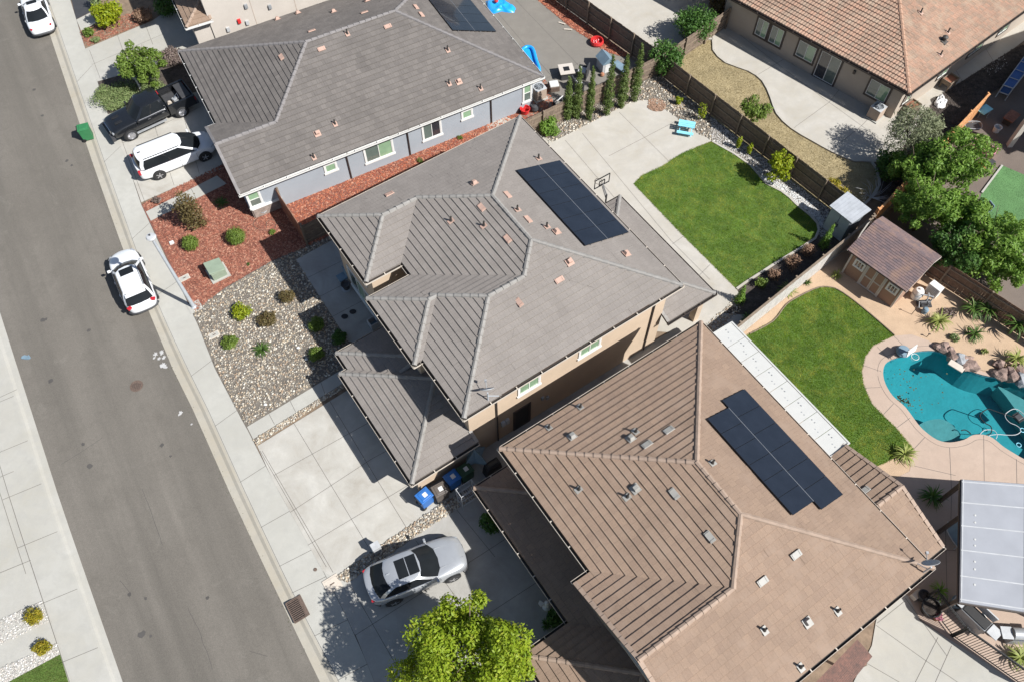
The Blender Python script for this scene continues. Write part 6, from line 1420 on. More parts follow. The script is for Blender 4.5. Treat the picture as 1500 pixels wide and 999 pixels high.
FR = Fr(W(1203, 333, 0), 37.5)
o = thing('resin_shed', 'grey resin shed with pale flat roof in the corner of the green lawn', 'shed', FR.p(.65, .75, 0)); m = MB(); FR.box(m, (.66, .78, 1.0), (1.28, 1.5, 2.0)); m.build('wall', M_['shedd'], o, bevel=.02)
for v in (.42, 1.14):
    m = MB(); FR.box(m, (-.0, v, .98), (.05, .68, 1.84)); d_ = m.build('door', M_['shedp'], o, bevel=.01); m = MB(); FR.box(m, (-.04, v+(.28 if v < .8 else -.28), 1.0), (.04, .04, .3)); m.build('door_handle', M_['black'], d_)
m = MB()
pts = [FR.p(-.14, -.08, 2.05), FR.p(-.14, 1.64, 2.05), FR.p(1.42, 1.72, 2.22), FR.p(1.42, -.08, 2.22)]; lo = [p-Vector((0, 0, .08)) for p in pts]; m.add(lo+pts, [(3, 2, 1, 0), (4, 5, 6, 7), (0, 1, 5, 4), (1, 2, 6, 5), (2, 3, 7, 6), (3, 0, 4, 7)]); r = m.build('roof', M_['shedr'], o); m = MB()
for k in range(1, 8): f = k/8; m.bar(pts[0].lerp(pts[1], f)+Vector((0, 0, .004)), pts[3].lerp(pts[2], f)+Vector((0, 0, .004)), .03, .016)
m.build('roof_rib', M_['shedr'], r)
o = thing('patio_cover', 'white aluminium patio cover with seamed panels along the back of the brown roofed house', 'patio cover', FB.p(13.3, 4, 0)); n = 8
for k in range(n):
    v0, v1 = -.2+8.5*k/n+.012, -.2+8.5*(k+1)/n-.012; m = MB(); a = [FB.p(11.6, v0, 2.95), FB.p(15.0, v0, 2.72), FB.p(15.0, v1, 2.72), FB.p(11.6, v1, 2.95)]; lo = [p-Vector((0, 0, .07)) for p in a]
    m.add(lo+a, [(3, 2, 1, 0), (4, 5, 6, 7), (0, 1, 5, 4), (1, 2, 6, 5), (2, 3, 7, 6), (3, 0, 4, 7)]); pn = m.build('panel', M_['alum'], o); m = MB()
    for q in (.18, .36, .62, .8):
        P = FB.p(14.45-.25*(q > .5)+.12*(k % 2), v0+(v1-v0)*q, 2.775); m.lathe([(.035, -.03), (.035, .004), (.0001, .006)], P, 8)
    m.build('fastener', M_['grey'], pn)
m = MB(); m.bar(FB.p(15.06, -.25, 2.68), FB.p(15.06, 8.35, 2.68), .09, .14); m.build('gutter', M_['alum'], o); m = MB(); m.bar(FB.p(13.4, 8.32, 2.8), FB.p(15.0, 8.32, 2.72), .05, .16); m.build('end_beam', M_['alum'], o)
m = MB(); m.bar(FB.p(11.6, -.22, 2.92), FB.p(15.0, -.22, 2.7), .05, .16); m.build('end_beam', M_['alum'], o)
for v in (0, 2.7, 5.4, 8.0): m = MB(); m.bar(FB.p(14.8, v, 0), FB.p(14.8, v, 2.66), .09); m.build('post', M_['alum'], o)
TL, TR, BL, BR = W(1409, 702, 2.7), W(1575, 714, 2.75), W(1406, 881, 2.7), W(1575, 907, 2.75)
o = thing('gazebo', 'large gazebo with a flat grey white panel roof beside the pool deck', 'gazebo', (TL+BL)*.5-Vector((0, 0, 2.7))); m = MB(); a = [BL, BR, TR, TL]; lo = [p-Vector((0, 0, .12)) for p in a]; m.add(lo+a, [(3, 2, 1, 0), (4, 5, 6, 7), (0, 1, 5, 4), (1, 2, 6, 5), (2, 3, 7, 6), (3, 0, 4, 7)]); rf = m.build('roof', M_['alumg'], o)
m = MB()
for f in (.02, .2, .395, .595, .8, .98): m.bar(TL.lerp(BL, f)+Vector((0, 0, .006)), TR.lerp(BR, f)+Vector((0, 0, .006)), .05, .02)
m.bar(TL.lerp(TR, .56), BL.lerp(BR, .56), .06, .025); m.bar(TL+Vector((.06, 0, .004)), BL+Vector((.06, 0, .004)), .05, .03); m.build('roof_seam', M_['lgrey'], rf)
m = MB()
for f in (.3, .36, .5, .55, .68, .74, .86): m.lathe([(.05, 0), (.05, .015), (.0001, .02)], TL.lerp(BL, f)+(TR-TL)*.12, 8)
m.build('roof_patch', M_['alum'], rf)
for f, g in ((.3, .02), (.97, .02), (.3, .9), (.97, .9), (.02, .02)):
    q = TL.lerp(BL, f)+(TR-TL)*g; m = MB(); m.bar((q.x, q.y, .01), (q.x, q.y, 2.6), .16); m.build('post', M_['brtrim'], o)
for A, B in ((TL, TR), (BL, BR), (TL, BL)): m = MB(); m.bar(A-Vector((0, 0, .16)), B-Vector((0, 0, .16)), .1, .14); m.build('beam', M_['brtrim'], o)
o = thing('lean_to', 'low lean-to with a red brown plank roof beside the brown tile roof at the bottom', 'lean-to', W(1225, 1000, 0)); m = MB(); pts = [W(1150, 1045, 2.25), W(1256, 936, 2.25), W(1278, 961, 2.15), W(1185, 1075, 2.15)]
n = 14
for k in range(n):
    f0, f1 = k/n+.002, (k+1)/n-.002; a = [pts[0].lerp(pts[3], f0), pts[1].lerp(pts[2], f0), pts[1].lerp(pts[2], f1), pts[0].lerp(pts[3], f1)]; lo = [p-Vector((0, 0, .03)) for p in a]; m.add(lo+a, [(3, 2, 1, 0), (4, 5, 6, 7), (0, 1, 5, 4), (1, 2, 6, 5), (2, 3, 7, 6), (3, 0, 4, 7)])
m.build('roof', M_['plank'], o)
for f in (.1, .9): q = pts[3].lerp(pts[2], f); m = MB(); m.bar((q.x, q.y, 0), (q.x, q.y, 2.1), .1); m.build('post', M_['woodp'], o)
# the neighbour to the right stands outside the frame; a post of its patio reaches in, its roof throws the shade
FQ = Fr((38.3, 36.6), 24); o = thing('house', 'tan stucco house with its patio post standing above the turf at the right edge', 'house', (40, 40, 0)); walls(o, FQ, [(.4, -6.2), (14, -6.2), (14, 2), (.4, 2)], 0, 7.4, M_['stuccot']); build_roof(o, FQ, [dict(r=(0, 14.4, -6.6, 2.4), z=7.5, p=.33)], M_['roofb'], M_['capb'], M_['white'], M_['dkgutter'], gutter=False)
q = W(1478, 214, 0); m = MB(); m.bar(q, q+Vector((0, 0, 2.8)), .32); m.build('patio_post', M_['stuccop'], o); m = MB(); m.bar(q+Vector((.1, .1, 2.85)), q+Vector((6, 3, 2.85)), .25, .3); m.build('patio_beam', M_['stuccop'], o)
# ------------------------------------------------------------------ machines by the walls
def aircon(label, P, rz, s=.8, h=.82):
    o = thing('air_conditioner', label, 'air conditioner', P, 'air conditioners'); m = MB(); m.box((P.x, P.y, .05), (s+.2, s+.2, .1), rz=rz); m.build('pad', M_['walk'], o); m = MB(); m.box((P.x, P.y, .1+h/2), (s, s, h), rz=rz); b = m.build('cabinet', M_['stuccobr'], o, bevel=.02)
    m = MB(); m.box((P.x, P.y, .115+h), (s+.02, s+.02, .03), rz=rz); m.build('top', M_['lgrey'], b, bevel=.01); m = MB(); m.lathe([(s*.4, .13+h), (s*.4, .135+h), (.0001, .136+h)], P, 24); m.build('fan_opening', M_['black'], b)
    m = MB()
    for r in (.12, .2, .28, .36): m.lathe([(s*r*1.1-.008, .15+h), (s*r*1.1, .158+h), (s*r*1.1+.008, .15+h)], P, 24)
    for k in range(4): m.box((P.x, P.y, .152+h), (s*.84, .02, .012), rz=rz+k*pi/4)
    m.build('fan_guard', M_['steel'], b)
aircon('air conditioner with a round fan at the rear corner of the grey house', W(789, 143, 0), radians(28)); aircon('air conditioner on the shaded patio of the terracotta roofed house', W(1280, 172, 0), radians(42))
# ------------------------------------------------------------------ grey house patio things
P = W(829, 112, 0); o = thing('fire_table', 'square fire table with pale top and dark burner on the grey patio', 'table', P); rz = radians(10); m = MB(); m.box((P.x, P.y, .3), (.85, .85, .58), rz=rz); m.build('base', M_['dark'], o); m = MB(); m.box((P.x, P.y, .62), (1.05, 1.05, .06), rz=rz); m.build('top', M_['stuccop'], o, bevel=.01); m = MB(); m.box((P.x, P.y, .655), (.42, .42, .012), rz=rz); m.build('burner', M_['black'], o)
def wicker(label, px, py, w, d, rz, back=True, cush='white'):
    P = W(px, py, 0); o = thing('wicker_seat', label, 'seat', P); m = MB(); m.box((P.x, P.y, .2), (w, d, .4), rz=rz); m.build('base', M_['rust'] if not back else M_['dark'], o, bevel=.02); m = MB(); m.box((P.x, P.y, .46), (w*.86, d*.86, .12), rz=rz); m.build('cushion', M_['paper'], o, bevel=.03)
    if back:
        e = Vector((cos(rz), sin(rz), 0)); f = Vector((-sin(rz), cos(rz), 0)); m = MB(); m.box(Vector((P.x, P.y, .6))+e*w*.46, (.1, d, .75), rz=rz); m.build('backrest', M_['dark'], o, bevel=.02)
        for s in (1, -1): m = MB(); m.box(Vector((P.x, P.y, .5))+f*s*d*.47, (w, .08, .3), rz=rz); m.build('arm', M_['dark'], o, bevel=.02)
wicker('dark wicker armchair with pale cushion behind the fire table', 853, 112, .75, .8, radians(-20)); wicker('wicker cube seat with pale top between the fire table and the house', 811, 131, .72, .66, radians(10), False); wicker('dark wicker chair half hidden by the cypresses on the grey patio', 846, 130, .7, .7, radians(200))
P = W(885, 101, 0); rz = radians(25); FP = Fr(P, 25); o = thing('playhouse', 'small grey playhouse with a blue grey gable roof near the mulch', 'playhouse', P); m = MB(); FP.box(m, (0, 0, .45), (.8, .9, .9)); m.build('wall', M_['lgrey'], o); m = MB()
a = [FP.p(-.5, -.55, .85), FP.p(-.5, .55, .85), FP.p(0, .55, 1.3), FP.p(0, -.55, 1.3), FP.p(.5, .55, .85), FP.p(.5, -.55, .85)]; m.face([a[0], a[1], a[2], a[3]]); m.face([a[3], a[2], a[4], a[5]]); m.face([a[1], a[4], a[2]]); m.face([a[5], a[0], a[3]]); m.build('roof', M_['bluegrey'], o); m = MB(); FP.box(m, (-.05, .455, .38), (.34, .03, .7)); m.build('door', M_['paper'], o)
P = W(874, 65, 0); o = thing('ball_pit', 'red mesh toy basket lying at the edge of the red mulch', 'toy', P); m = MB(); m.lathe([(.42, .02), (.5, .2), (.46, .36), (.4, .36), (.38, .12), (.0001, .08)], P, 18, sy=1); m.build('basket', M_['redp'], o); m = MB()
for k in range(9): m.lathe([(.0001, .1), (.09, .18), (.0001, .27)], (P.x+rnd.uniform(-.25, .25), P.y+rnd.uniform(-.25, .25), 0), 8)
m.build('balls', M_['red'], o)
P = W(779, 92, 0); o = thing('paddling_pool', 'bright blue paddling pool half hidden by the grey-brown roof', 'paddling pool', P); m = MB(); q = [(W(x, y, 0)-P) for x, y in ((762, 82), (770, 72), (780, 74), (785, 90), (790, 106), (783, 112), (770, 100))]; q = smoothline([(v.x+P.x, v.y+P.y, 0) for v in q], 3, True)
m.tube([v+Vector((0, 0, .14)) for v in q], .13, 8, closed=True); m.build('rim', M_['blue'], o, smooth=True); m = MB(); m.prism(q, .01, .06); m.build('floor', M_['blue'], o)
def crumple(name, label, cat, pts, mat, h, origin, group=None, parent=None):
    P = [W(x, y, 0) for x, y in pts]; c = sum(P, Vector())/len(P); V = [c+Vector((0, 0, h*.9))]; R = []
    ring = smoothline([(p.x, p.y, 0) for p in P], 3, True); n = len(ring); lv_ = [1, .8, .6, .4, .2]
    for f in lv_:
        for p in ring: q = c+(p-c)*f*(1+rnd.uniform(-.08, .08)); V.append(Vector((q.x, q.y, .012+(h*rnd.uniform(.25, 1) if f < 1 else 0))))
    F = [(1+i*n+k, 1+i*n+(k+1) % n, 1+(i+1)*n+(k+1) % n, 1+(i+1)*n+k) for i in range(4) for k in range(n)]+[(1+4*n+k, 1+4*n+(k+1) % n, 0) for k in range(n)]
    m = MB(); m.add(V, F); o = m.build(name, mat, parent, smooth=True, origin=c if not parent else None); return o if parent else tag(o, label, cat)
crumple('tarpaulin', 'crumpled bright blue tarpaulin on the grey patio at the top edge', 'tarpaulin', ((711, 3), (728, 0), (745, 5), (755, 14), (750, 20), (735, 18), (720, 20)), M_['blue'], .28, None)
P = W(727, 5, .2); m = MB(); m.lathe([(.0001, -.17), (.14, -.08), (.16, 0), (.12, .1), (.0001, .15)], (P.x, P.y, .4), 12); tag(m.build('toy_ball', M_['redp'], None, origin=P), 'red ball on the crumpled blue tarpaulin', 'ball')
P = W(769, 166, 0); o = thing('red_tub', 'red plastic tub at the corner of the grey house by the air conditioner', 'tub', P); m = MB(); m.lathe([(.25, .02), (.33, .4), (.36, .4), (.35, .44), (.31, .42), (.25, .1), (.0001, .08)], P, 20); m.build('tub', M_['redp'], o); m = MB(); m.bar((P.x-.36, P.y, .42), (P.x+.36, P.y, .44), .03); m.build('handle', M_['redp'], o)
P = W(783, 163, 0); m = MB(); m.lathe([(.0001, 0), (.22, .05), (.3, .25), (.22, .46), (.0001, .52)], P, 14); tag(m.build('black_sack', M_['dark'], None, origin=P), 'round black bag next to the red tub', 'bag')
P = W(819, 152, 0); o = thing('tricycle', 'small white and dark tricycle lying on the grey patio by the cypresses', 'tricycle', P); m = MB(); m.tube([(P.x-.3, P.y-.2, .2), (P.x, P.y, .4), (P.x+.25, P.y+.25, .45)], .04, 6); m.build('frame', M_['paper'], o)
for dx, dy in ((-.3, -.3), (-.38, -.08), (.2, .25)): m = MB(); m.lathe([(.0001, -.04), (.15, -.04), (.16, 0), (.15, .04), (.0001, .04)], (P.x+dx, P.y+dy, .17), 14, axis='x'); m.build('wheel', M_['dark'], o)
P = W(882, 112, 0); m = MB(); m.lathe([(.0001, 0), (.12, .04), (.16, .14), (.12, .25), (.0001, .3)], P, 12); tag(m.build('toy_ball', M_['terra'], None, origin=P), 'orange ball on the grey patio near the playhouse', 'ball')
P = W(908, 103, 0); o = thing('patio_bench', 'blue grey cushioned bench behind the tall cypresses', 'bench', P); m = MB(); m.box((P.x, P.y, .3), (1.2, .6, .12), rz=radians(-50)); m.build('seat', M_['bluegrey'], o, bevel=.03); m = MB()
for s in (-1, 1): m.box((P.x+s*.35, P.y-s*.42, .12), (.08, .5, .24), rz=radians(-50))
m.build('leg', M_['dark'], o)
for k, (a, b, lab) in enumerate((((818, 33), (828, 36), 'thin pale board lying at the mulch edge, nearer the top'), ((826, 43), (838, 44), 'second thin pale board lying at the mulch edge'))): A, B = W(a[0], a[1], .04), W(b[0], b[1], .1); m = MB(); m.bar(A, B, .12, .03); tag(m.build('scrap_board', M_['tanbox'], None, origin=A), lab, 'board')
# ------------------------------------------------------------------ middle house things
P = W(1004, 192, 0); FPi = Fr(P, -15); o = thing('picnic_table', "aqua blue child's picnic table on the concrete patio", 'picnic table', P); 
for k in (-.16, 0, .16):
    m = MB(); FPi.box(m, (0, k, .55), (1.1, .14, .03)); m.build('table_top', M_['aqua'], o)
for s in (-1, 1):
    m = MB(); FPi.box(m, (0, s*.52, .3), (1.1, .24, .03)); m.build('bench_seat', M_['aqua'], o)
    m = MB(); m.bar(FPi.p(s*.4, -.5, .01), FPi.p(s*.4, .2, .54), .05); m.bar(FPi.p(s*.4, .5, .01), FPi.p(s*.4, -.2, .54), .052); m.bar(FPi.p(s*.4, -.55, .27), FPi.p(s*.4, .55, .27), .048); m.build('leg', M_['aqua'], o)
Bp = W(888, 290, 2.0); Bp.z = 0; C_ = W(882, 266, 2.95); o = thing('basketball_hoop', 'black basketball hoop with a clear backboard behind the taupe roof', 'basketball hoop', Bp); m = MB(); m.box((Bp.x, Bp.y, .12), (.7, 1.0, .22), rz=.6); m.build('base', M_['black'], o, bevel=.03)
m = MB(); m.bar(Bp, Bp+Vector((0, 0, 2.3)), .09); m.bar(Bp+Vector((0, 0, 2.25)), C_+Vector((.05, 0, -.2)), .06); m.bar(Bp+Vector((0, 0, 1.9)), C_+Vector((.05, 0, -.45)), .05); m.build('pole', M_['dark'], o)
nd = (C_-Bp); nd.z = 0; nd.normalize(); sd_ = Vector((-nd.y, nd.x, 0)); m = MB()
for a, b in (((-.55, .35), (.55, .35)), ((-.55, -.35), (.55, -.35)), ((-.55, -.35), (-.55, .35)), ((.55, -.35), (.55, .35)), ((-.2, -.28), (.2, -.28)), ((-.2, .05), (.2, .05)), ((-.2, -.28), (-.2, .05)), ((.2, -.28), (.2, .05))): m.bar(C_+sd_*a[0]+Vector((0, 0, a[1])), C_+sd_*b[0]+Vector((0, 0, b[1])), .05)
m.build('backboard_frame', M_['black'], o); m = MB(); rc_ = C_+nd*.32-Vector((0, 0, .3)); m.tube([rc_+Vector((cos(a)*.23, sin(a)*.23, 0)) for a in [k*pi/9 for k in range(18)]], .015, 6, closed=True); m.build('rim', M_['rust'], o)
o = thing('porch_chair', 'pale blue grey chair on the shaded porch slab', 'chair', W(503, 412, 0)); P = W(503, 412, 0); m = MB(); m.box((P.x, P.y, .42), (.55, .55, .06), rz=.6); m.build('seat', M_['bluegrey'], o); m = MB(); m.box((P.x+.2, P.y+.16, .7), (.06, .55, .55), rz=.6); m.build('backrest', M_['bluegrey'], o)
for sx, sy in ((1, 1), (1, -1), (-1, 1), (-1, -1)): m = MB(); m.bar((P.x+sx*.2, P.y+sy*.2, .05), (P.x+sx*.2, P.y+sy*.2, .4), .04); m.build('leg', M_['lgrey'], o)
P = W(508, 423, 0); o = thing('plant_pot', 'dark round pot below the porch chair', 'pot', P); m = MB(); m.lathe([(.18, .05), (.25, .45), (.28, .45), (.27, .5), (.22, .48), (.2, .4), (.0001, .38)], P, 16); m.build('pot', M_['dark'], o); m = MB(); m.lathe([(.3, .02), (.3, .06), (.0001, .07)], P, 16); m.build('saucer', M_['lgrey'], o)
P = W(549, 477, 0); o = thing('storage_crate', 'small pale crate at the end of the porch beside the garage roof', 'crate', P); m = MB()
for dx, dy, w, d in ((0, .24, .6, .04), (0, -.24, .6, .04), (.28, 0, .04, .44), (-.28, 0, .04, .44)): v = Matrix.Rotation(.6, 3, 'Z') @ Vector((dx, dy, 0)); m.box((P.x+v.x, P.y+v.y, .3), (w, d, .5), rz=.6)
m.build('side', M_['lgrey'], o); m = MB(); m.box((P.x, P.y, .08), (.52, .44, .03), rz=.6); m.build('bottom', M_['bluegrey'], o)
for px, py, lab in ((505, 464, 'dark oval mat on the porch, nearer the street'), (517, 457, 'dark oval mat on the porch, nearer the wall')): P = W(px, py, .02); m = MB(); m.lathe([(.2, .0), (.2, .03), (.0001, .032)], P, 18, sy=.8); tag(m.build('stepping_mat', M_['black'], None, origin=P), lab, 'mat')
Pu = W(696, 668, .8); P = Vector((Pu.x, Pu.y, 0)); o = thing('folded_umbrella', 'pale blue half folded parasol beside the dark green bin', 'umbrella', P); m = MB(); m.tube([P, P+Vector((0, 0, 1.7))], .025, 8); m.build('pole', M_['grey'], o); m = MB(); V = [P+Vector((0, 0, 1.66))]; n = 8
for k in range(n): a = 2*pi*k/n; r = .85 if k % 2 else .42; V.append(P+Vector((cos(a)*r*rnd.uniform(.8, 1.2), sin(a)*r*rnd.uniform(.8, 1.2), rnd.uniform(.75, 1.0))))
m.add(V, [(0, 1+k, 1+(k+1) % n) for k in range(n)]); c_ = m.build('canopy', M_['bluegrey'], o); c_.modifiers.new('s', 'SOLIDIFY').thickness = .02
P = W(722, 690, 0); m = MB(); m.box((P.x, P.y, .5), (1.0, .6, 1.0), rz=.6, tx=.8, ty=.75); m.box((P.x, P.y, 1.04), (.75, .4, .1), rz=.6, tx=.8, ty=.7); tag(m.build('covered_grill', M_['black'], None, origin=P, bevel=.06), 'black covered barbecue in the shaded passage beyond the dark green bin', 'barbecue')
A = W(700, 716, 1.2); o = thing('wire_rack', 'pale wire rack standing by the corner of the brown porch roof', 'rack', Vector((A.x, A.y, 0))); q = [FB.p(-2.1, -.9, 0), FB.p(-1.2, -.9, 0), FB.p(-1.2, -.4, 0), FB.p(-2.1, -.4, 0)]; m = MB()
for p in q: m.bar(p, p+Vector((0, 0, 1.9)), .03)
for z in (.6, 1.25, 1.88):
    for k in range(4): m.bar(q[k]+Vector((0, 0, z)), q[(k+1) % 4]+Vector((0, 0, z)), .025)
m.build('frame', M_['lgrey'], o); m = MB()
for z in (.6, 1.25, 1.88):
    for k in range(1, 4): m.bar(q[0].lerp(q[1], k/4)+Vector((0, 0, z)), q[3].lerp(q[2], k/4)+Vector((0, 0, z)), .014)
m.build('shelf', M_['lgrey'], o)
P = W(801, 888, 0); o = thing('garden_statue', 'small white garden statue by the garage of the brown roofed house', 'statue', P); m = MB(); m.lathe([(.22, 0), (.22, .1), (.14, .16), (.12, .4), (.18, .5), (.1, .62), (.08, .68), (.1, .78), (.0001, .88)], P, 14); m.build('figure', M_['white'], o, smooth=40)
for s in (1, -1): m = MB(); m.prism([Vector((P.x+s*x, P.y+y, 0)) for x, y in ((.1, 0), (.35, .16), (.42, .02), (.3, -.12))], .45, .62, bottom=True); m.build('wing', M_['white'], o)
# ------------------------------------------------------------------ grey house front things
P = W(207, 133, 0); o = thing('mailbox', 'grey and white mailbox standing between the ground cover and the pickup truck', 'mailbox', P); m = MB(); m.bar(P, P+Vector((0, 0, 1.0)), .09); m.build('post', M_['paper'], o); m = MB(); m.box((P.x, P.y, 1.12), (.5, .22, .24), rz=radians(150)); m.build('box', M_['grey'], o, bevel=.04)
P = W(387, 312, 0); o = thing('hose_reel', 'small tangled hose reel against the grey house wall', 'hose reel', P); m = MB()
for k in range(3): m.tube([(P.x+cos(a)*(.2+k*.03), P.y+sin(a)*(.2+k*.03), .2+.05*k) for a in [i*pi/8 for i in range(16)]], .025, 5, closed=True)
m.build('hose', M_['grey'], o); m = MB(); m.bar((P.x-.2, P.y, 0), (P.x-.1, P.y, .6), .04); m.bar((P.x+.2, P.y, 0), (P.x+.1, P.y, .6), .04); m.bar((P.x-.1, P.y, .6), (P.x+.1, P.y, .6), .04); m.build('stand', M_['lgrey'], o)
pts = [W(x, y, .04) for x, y in ((384, 316), (374, 322), (371, 330), (378, 336), (392, 338), (400, 335), (405, 328), (398, 322), (391, 326), (390, 334))]; m = MB(); m.tube(smoothline(pts, 5), .015, 5); tag(m.build('garden_hose', M_['rust'], None, origin=pts[0]), 'brown garden hose looped on the red mulch near the short fence', 'hose')
P = W(252, 357, 0); m = MB(); m.box((P.x, P.y, .06), (.3, .22, .12), rz=.5, tx=.8); tag(m.build('white_stone', M_['paper'], None, origin=P), 'small white block on the red mulch by the clipped shrub', 'block')
for px, py, lab in ((437, 510, 'white stone in the cobbles near the front walk'), (389, 593, 'white stone in the cobbles by the driveway walk'), (449, 527, 'white stone at the edge of the garage shadow')): P = W(px, py, 0); m = MB(); m.add([(P.x+v[0]*.11, P.y+v[1]*.09, .06+v[2]*.07) for v in ICOV], [tuple(f) for f in ICOF]); tag(m.build('white_stone', M_['paper'], None, origin=P), lab, 'stone')
# ------------------------------------------------------------------ terracotta roofed house: side yard things
for px, py, lab in ((1386, 128, 'brown raised planter box by the side wall, the upper one'), (1331, 166, 'brown raised planter box below the house corner, by the olive tree')):
    P = W(px, py, 0); rz = radians(38); o = thing('planter_box', lab, 'planter', P); m = MB(); f = Matrix.Rotation(rz, 3, 'Z')
    for dx, dy, w, d in ((0, .34, .95, .05), (0, -.34, .95, .05), (.45, 0, .05, .63), (-.45, 0, .05, .63)): v = f @ Vector((dx, dy, 0)); m.box((P.x+v.x, P.y+v.y, .62), (w, d, .34), rz=rz)
    m.build('side', M_['woodp'], o); m = MB(); m.box((P.x, P.y, .66), (.84, .62, .04), rz=rz); m.build('soil', M_['woodr'], o)
    for sx, sy in ((1, 1), (1, -1), (-1, 1), (-1, -1)): v = f @ Vector((sx*.42, sy*.3, 0)); m = MB(); m.bar((P.x+v.x, P.y+v.y, .02), (P.x+v.x, P.y+v.y, .6), .07); m.build('leg', M_['woodp'], o)
crumple('cloth', 'white cloth heap on the path between the planter boxes', 'cloth', ((1368, 152), (1375, 142), (1383, 150), (1384, 158), (1374, 160)), M_['tarp'], .5, None)
# ------------------------------------------------------------------ right neighbour yard
A = [W(1458, 143, 0), W(1472, 148, 0), W(1515, 92, 0), W(1500, 86, 0)]; o = thing('plant_rack', 'metal frame rack with blue glass shelves in the shaded paver yard', 'rack', sum(A, Vector())/4); m = MB()
for p in A: m.bar(p, p+Vector((0, 0, 1.1)), .05)
for z in (.5, 1.08):
    for k in range(4): m.bar(A[k]+Vector((0, 0, z)), A[(k+1) % 4]+Vector((0, 0, z)), .05)
    for k in range(1, 5): m.bar(A[0].lerp(A[3], k/5)+Vector((0, 0, z)), A[1].lerp(A[2], k/5)+Vector((0, 0, z)), .04)
m.build('frame', M_['lgrey'], o); m = MB()
for z in (.46, 1.03): m.prism(A, z-.01, z, bottom=True)
m.build('shelf', M_['dkblue'], o)
P = W(1436, 222, 0); rz = radians(-38); o = thing('pink_planter', 'long faded pink planter full of plants beside the big green tree', 'planter', P); f = Matrix.Rotation(rz, 3, 'Z'); m = MB()
for dx, dy, w, d in ((0, .3, 1.7, .06), (0, -.3, 1.7, .06), (.82, 0, .06, .54), (-.82, 0, .06, .54)): v = f @ Vector((dx, dy, 0)); m.box((P.x+v.x, P.y+v.y, .25), (w, d, .5), rz=rz)
m.build('side', M_['pinkp'], o); m = MB(); m.box((P.x, P.y, .42), (1.58, .54, .04), rz=rz); m.build('soil', M_['darksoil'], o)
leaf_mesh('plants', L_['rich'], [(P.x+(f @ Vector((t_, 0, 0))).x, P.y+(f @ Vector((t_, 0, 0))).y, .75, .28, .28, .35) for t_ in (-.4, .1, .5, .75)], 320, .09, o)
P = W(1433, 249, 0); m = MB(); m.lathe([(.22, 0), (.3, .3), (.32, .32), (.0001, .36)], P, 16); tag(m.build('red_bucket', M_['redp'], None, origin=P), 'red lidded bucket beside the turf corner', 'bucket')
P = W(1449, 243, 0); m = MB(); m.box((P.x, P.y, .2), (.4, .34, .4), rz=.5); tag(m.build('dark_box', M_['dark'], None, origin=P, bevel=.02), 'small dark box beside the red bucket', 'box')
P = W(1458, 193, 0); m = MB(); m.lathe([(.2, 0), (.25, .4), (.27, .42), (.22, .42), (.18, .1), (.0001, .08)], P, 16); tag(m.build('white_bucket', M_['paper'], None, origin=P), 'white bucket in the shade next to the tan patio post', 'bucket')
P = W(1437, 170, 0); o = thing('side_table', 'aqua folding table in the shade beside the orange fence', 'table', P); m = MB(); m.box((P.x, P.y, .55), (.95, .6, .05), rz=.6); m.build('top', M_['aqua'], o)
for sx, sy in ((1, 1), (1, -1), (-1, 1), (-1, -1)): m = MB(); m.bar((P.x+sx*.3, P.y+sy*.2, 0), (P.x+sx*.3, P.y+sy*.2, .54), .04); m.build('leg', M_['grey'], o)
P = W(1421, 192, 0); o = thing('wheelbarrow', 'black wire trolley below the orange fence', 'trolley', P); m = MB(); m.tube(smoothline([(P.x-.5, P.y-.25, .5), (P.x+.4, P.y-.3, .5), (P.x+.5, P.y+.3, .5), (P.x-.4, P.y+.3, .5)], 4, True), .03, 6, closed=True); m.bar((P.x-.5, P.y, .5), (P.x-.95, P.y-.2, .7), .035); m.bar((P.x, P.y-.25, .5), (P.x, P.y-.25, .05), .035); m.bar((P.x, P.y+.25, .5), (P.x, P.y+.25, .05), .035); m.build('frame', M_['grey'], o); m = MB(); m.box((P.x, P.y, .36), (.75, .5, .2), rz=.05, tx=1.15, ty=1.15); m.build('tray', M_['dark'], o)
P = W(1478, 182, 0); o = thing('work_bench', 'low brown wooden bench in shade at the tan patio post', 'bench', P); m = MB(); m.box((P.x, P.y+.2, .5), (1.1, .7, .06), rz=.75); m.build('top', M_['woodr'], o); m = MB(); m.box((P.x, P.y+.2, .25), (.9, .5, .42), rz=.75); m.build('base', M_['brtrim'], o)
P = W(1437, 314, 0); o = thing('garden_chair', 'grey folding chair at the turf edge under the trees', 'chair', P); m = MB(); m.box((P.x, P.y, .42), (.5, .5, .05), rz=.3); m.build('seat', M_['bluegrey'], o); m = MB(); m.box((P.x+.25, P.y+.05, .72), (.05, .5, .5), rz=.3); m.build('backrest', M_['bluegrey'], o); m = MB()
for sx, sy in ((1, 1), (1, -1), (-1, 1), (-1, -1)): m.bar((P.x+sx*.2, P.y+sy*.2, .02), (P.x+sx*.2, P.y+sy*.2, .4), .035)
m.build('legs', M_['lgrey'], o)
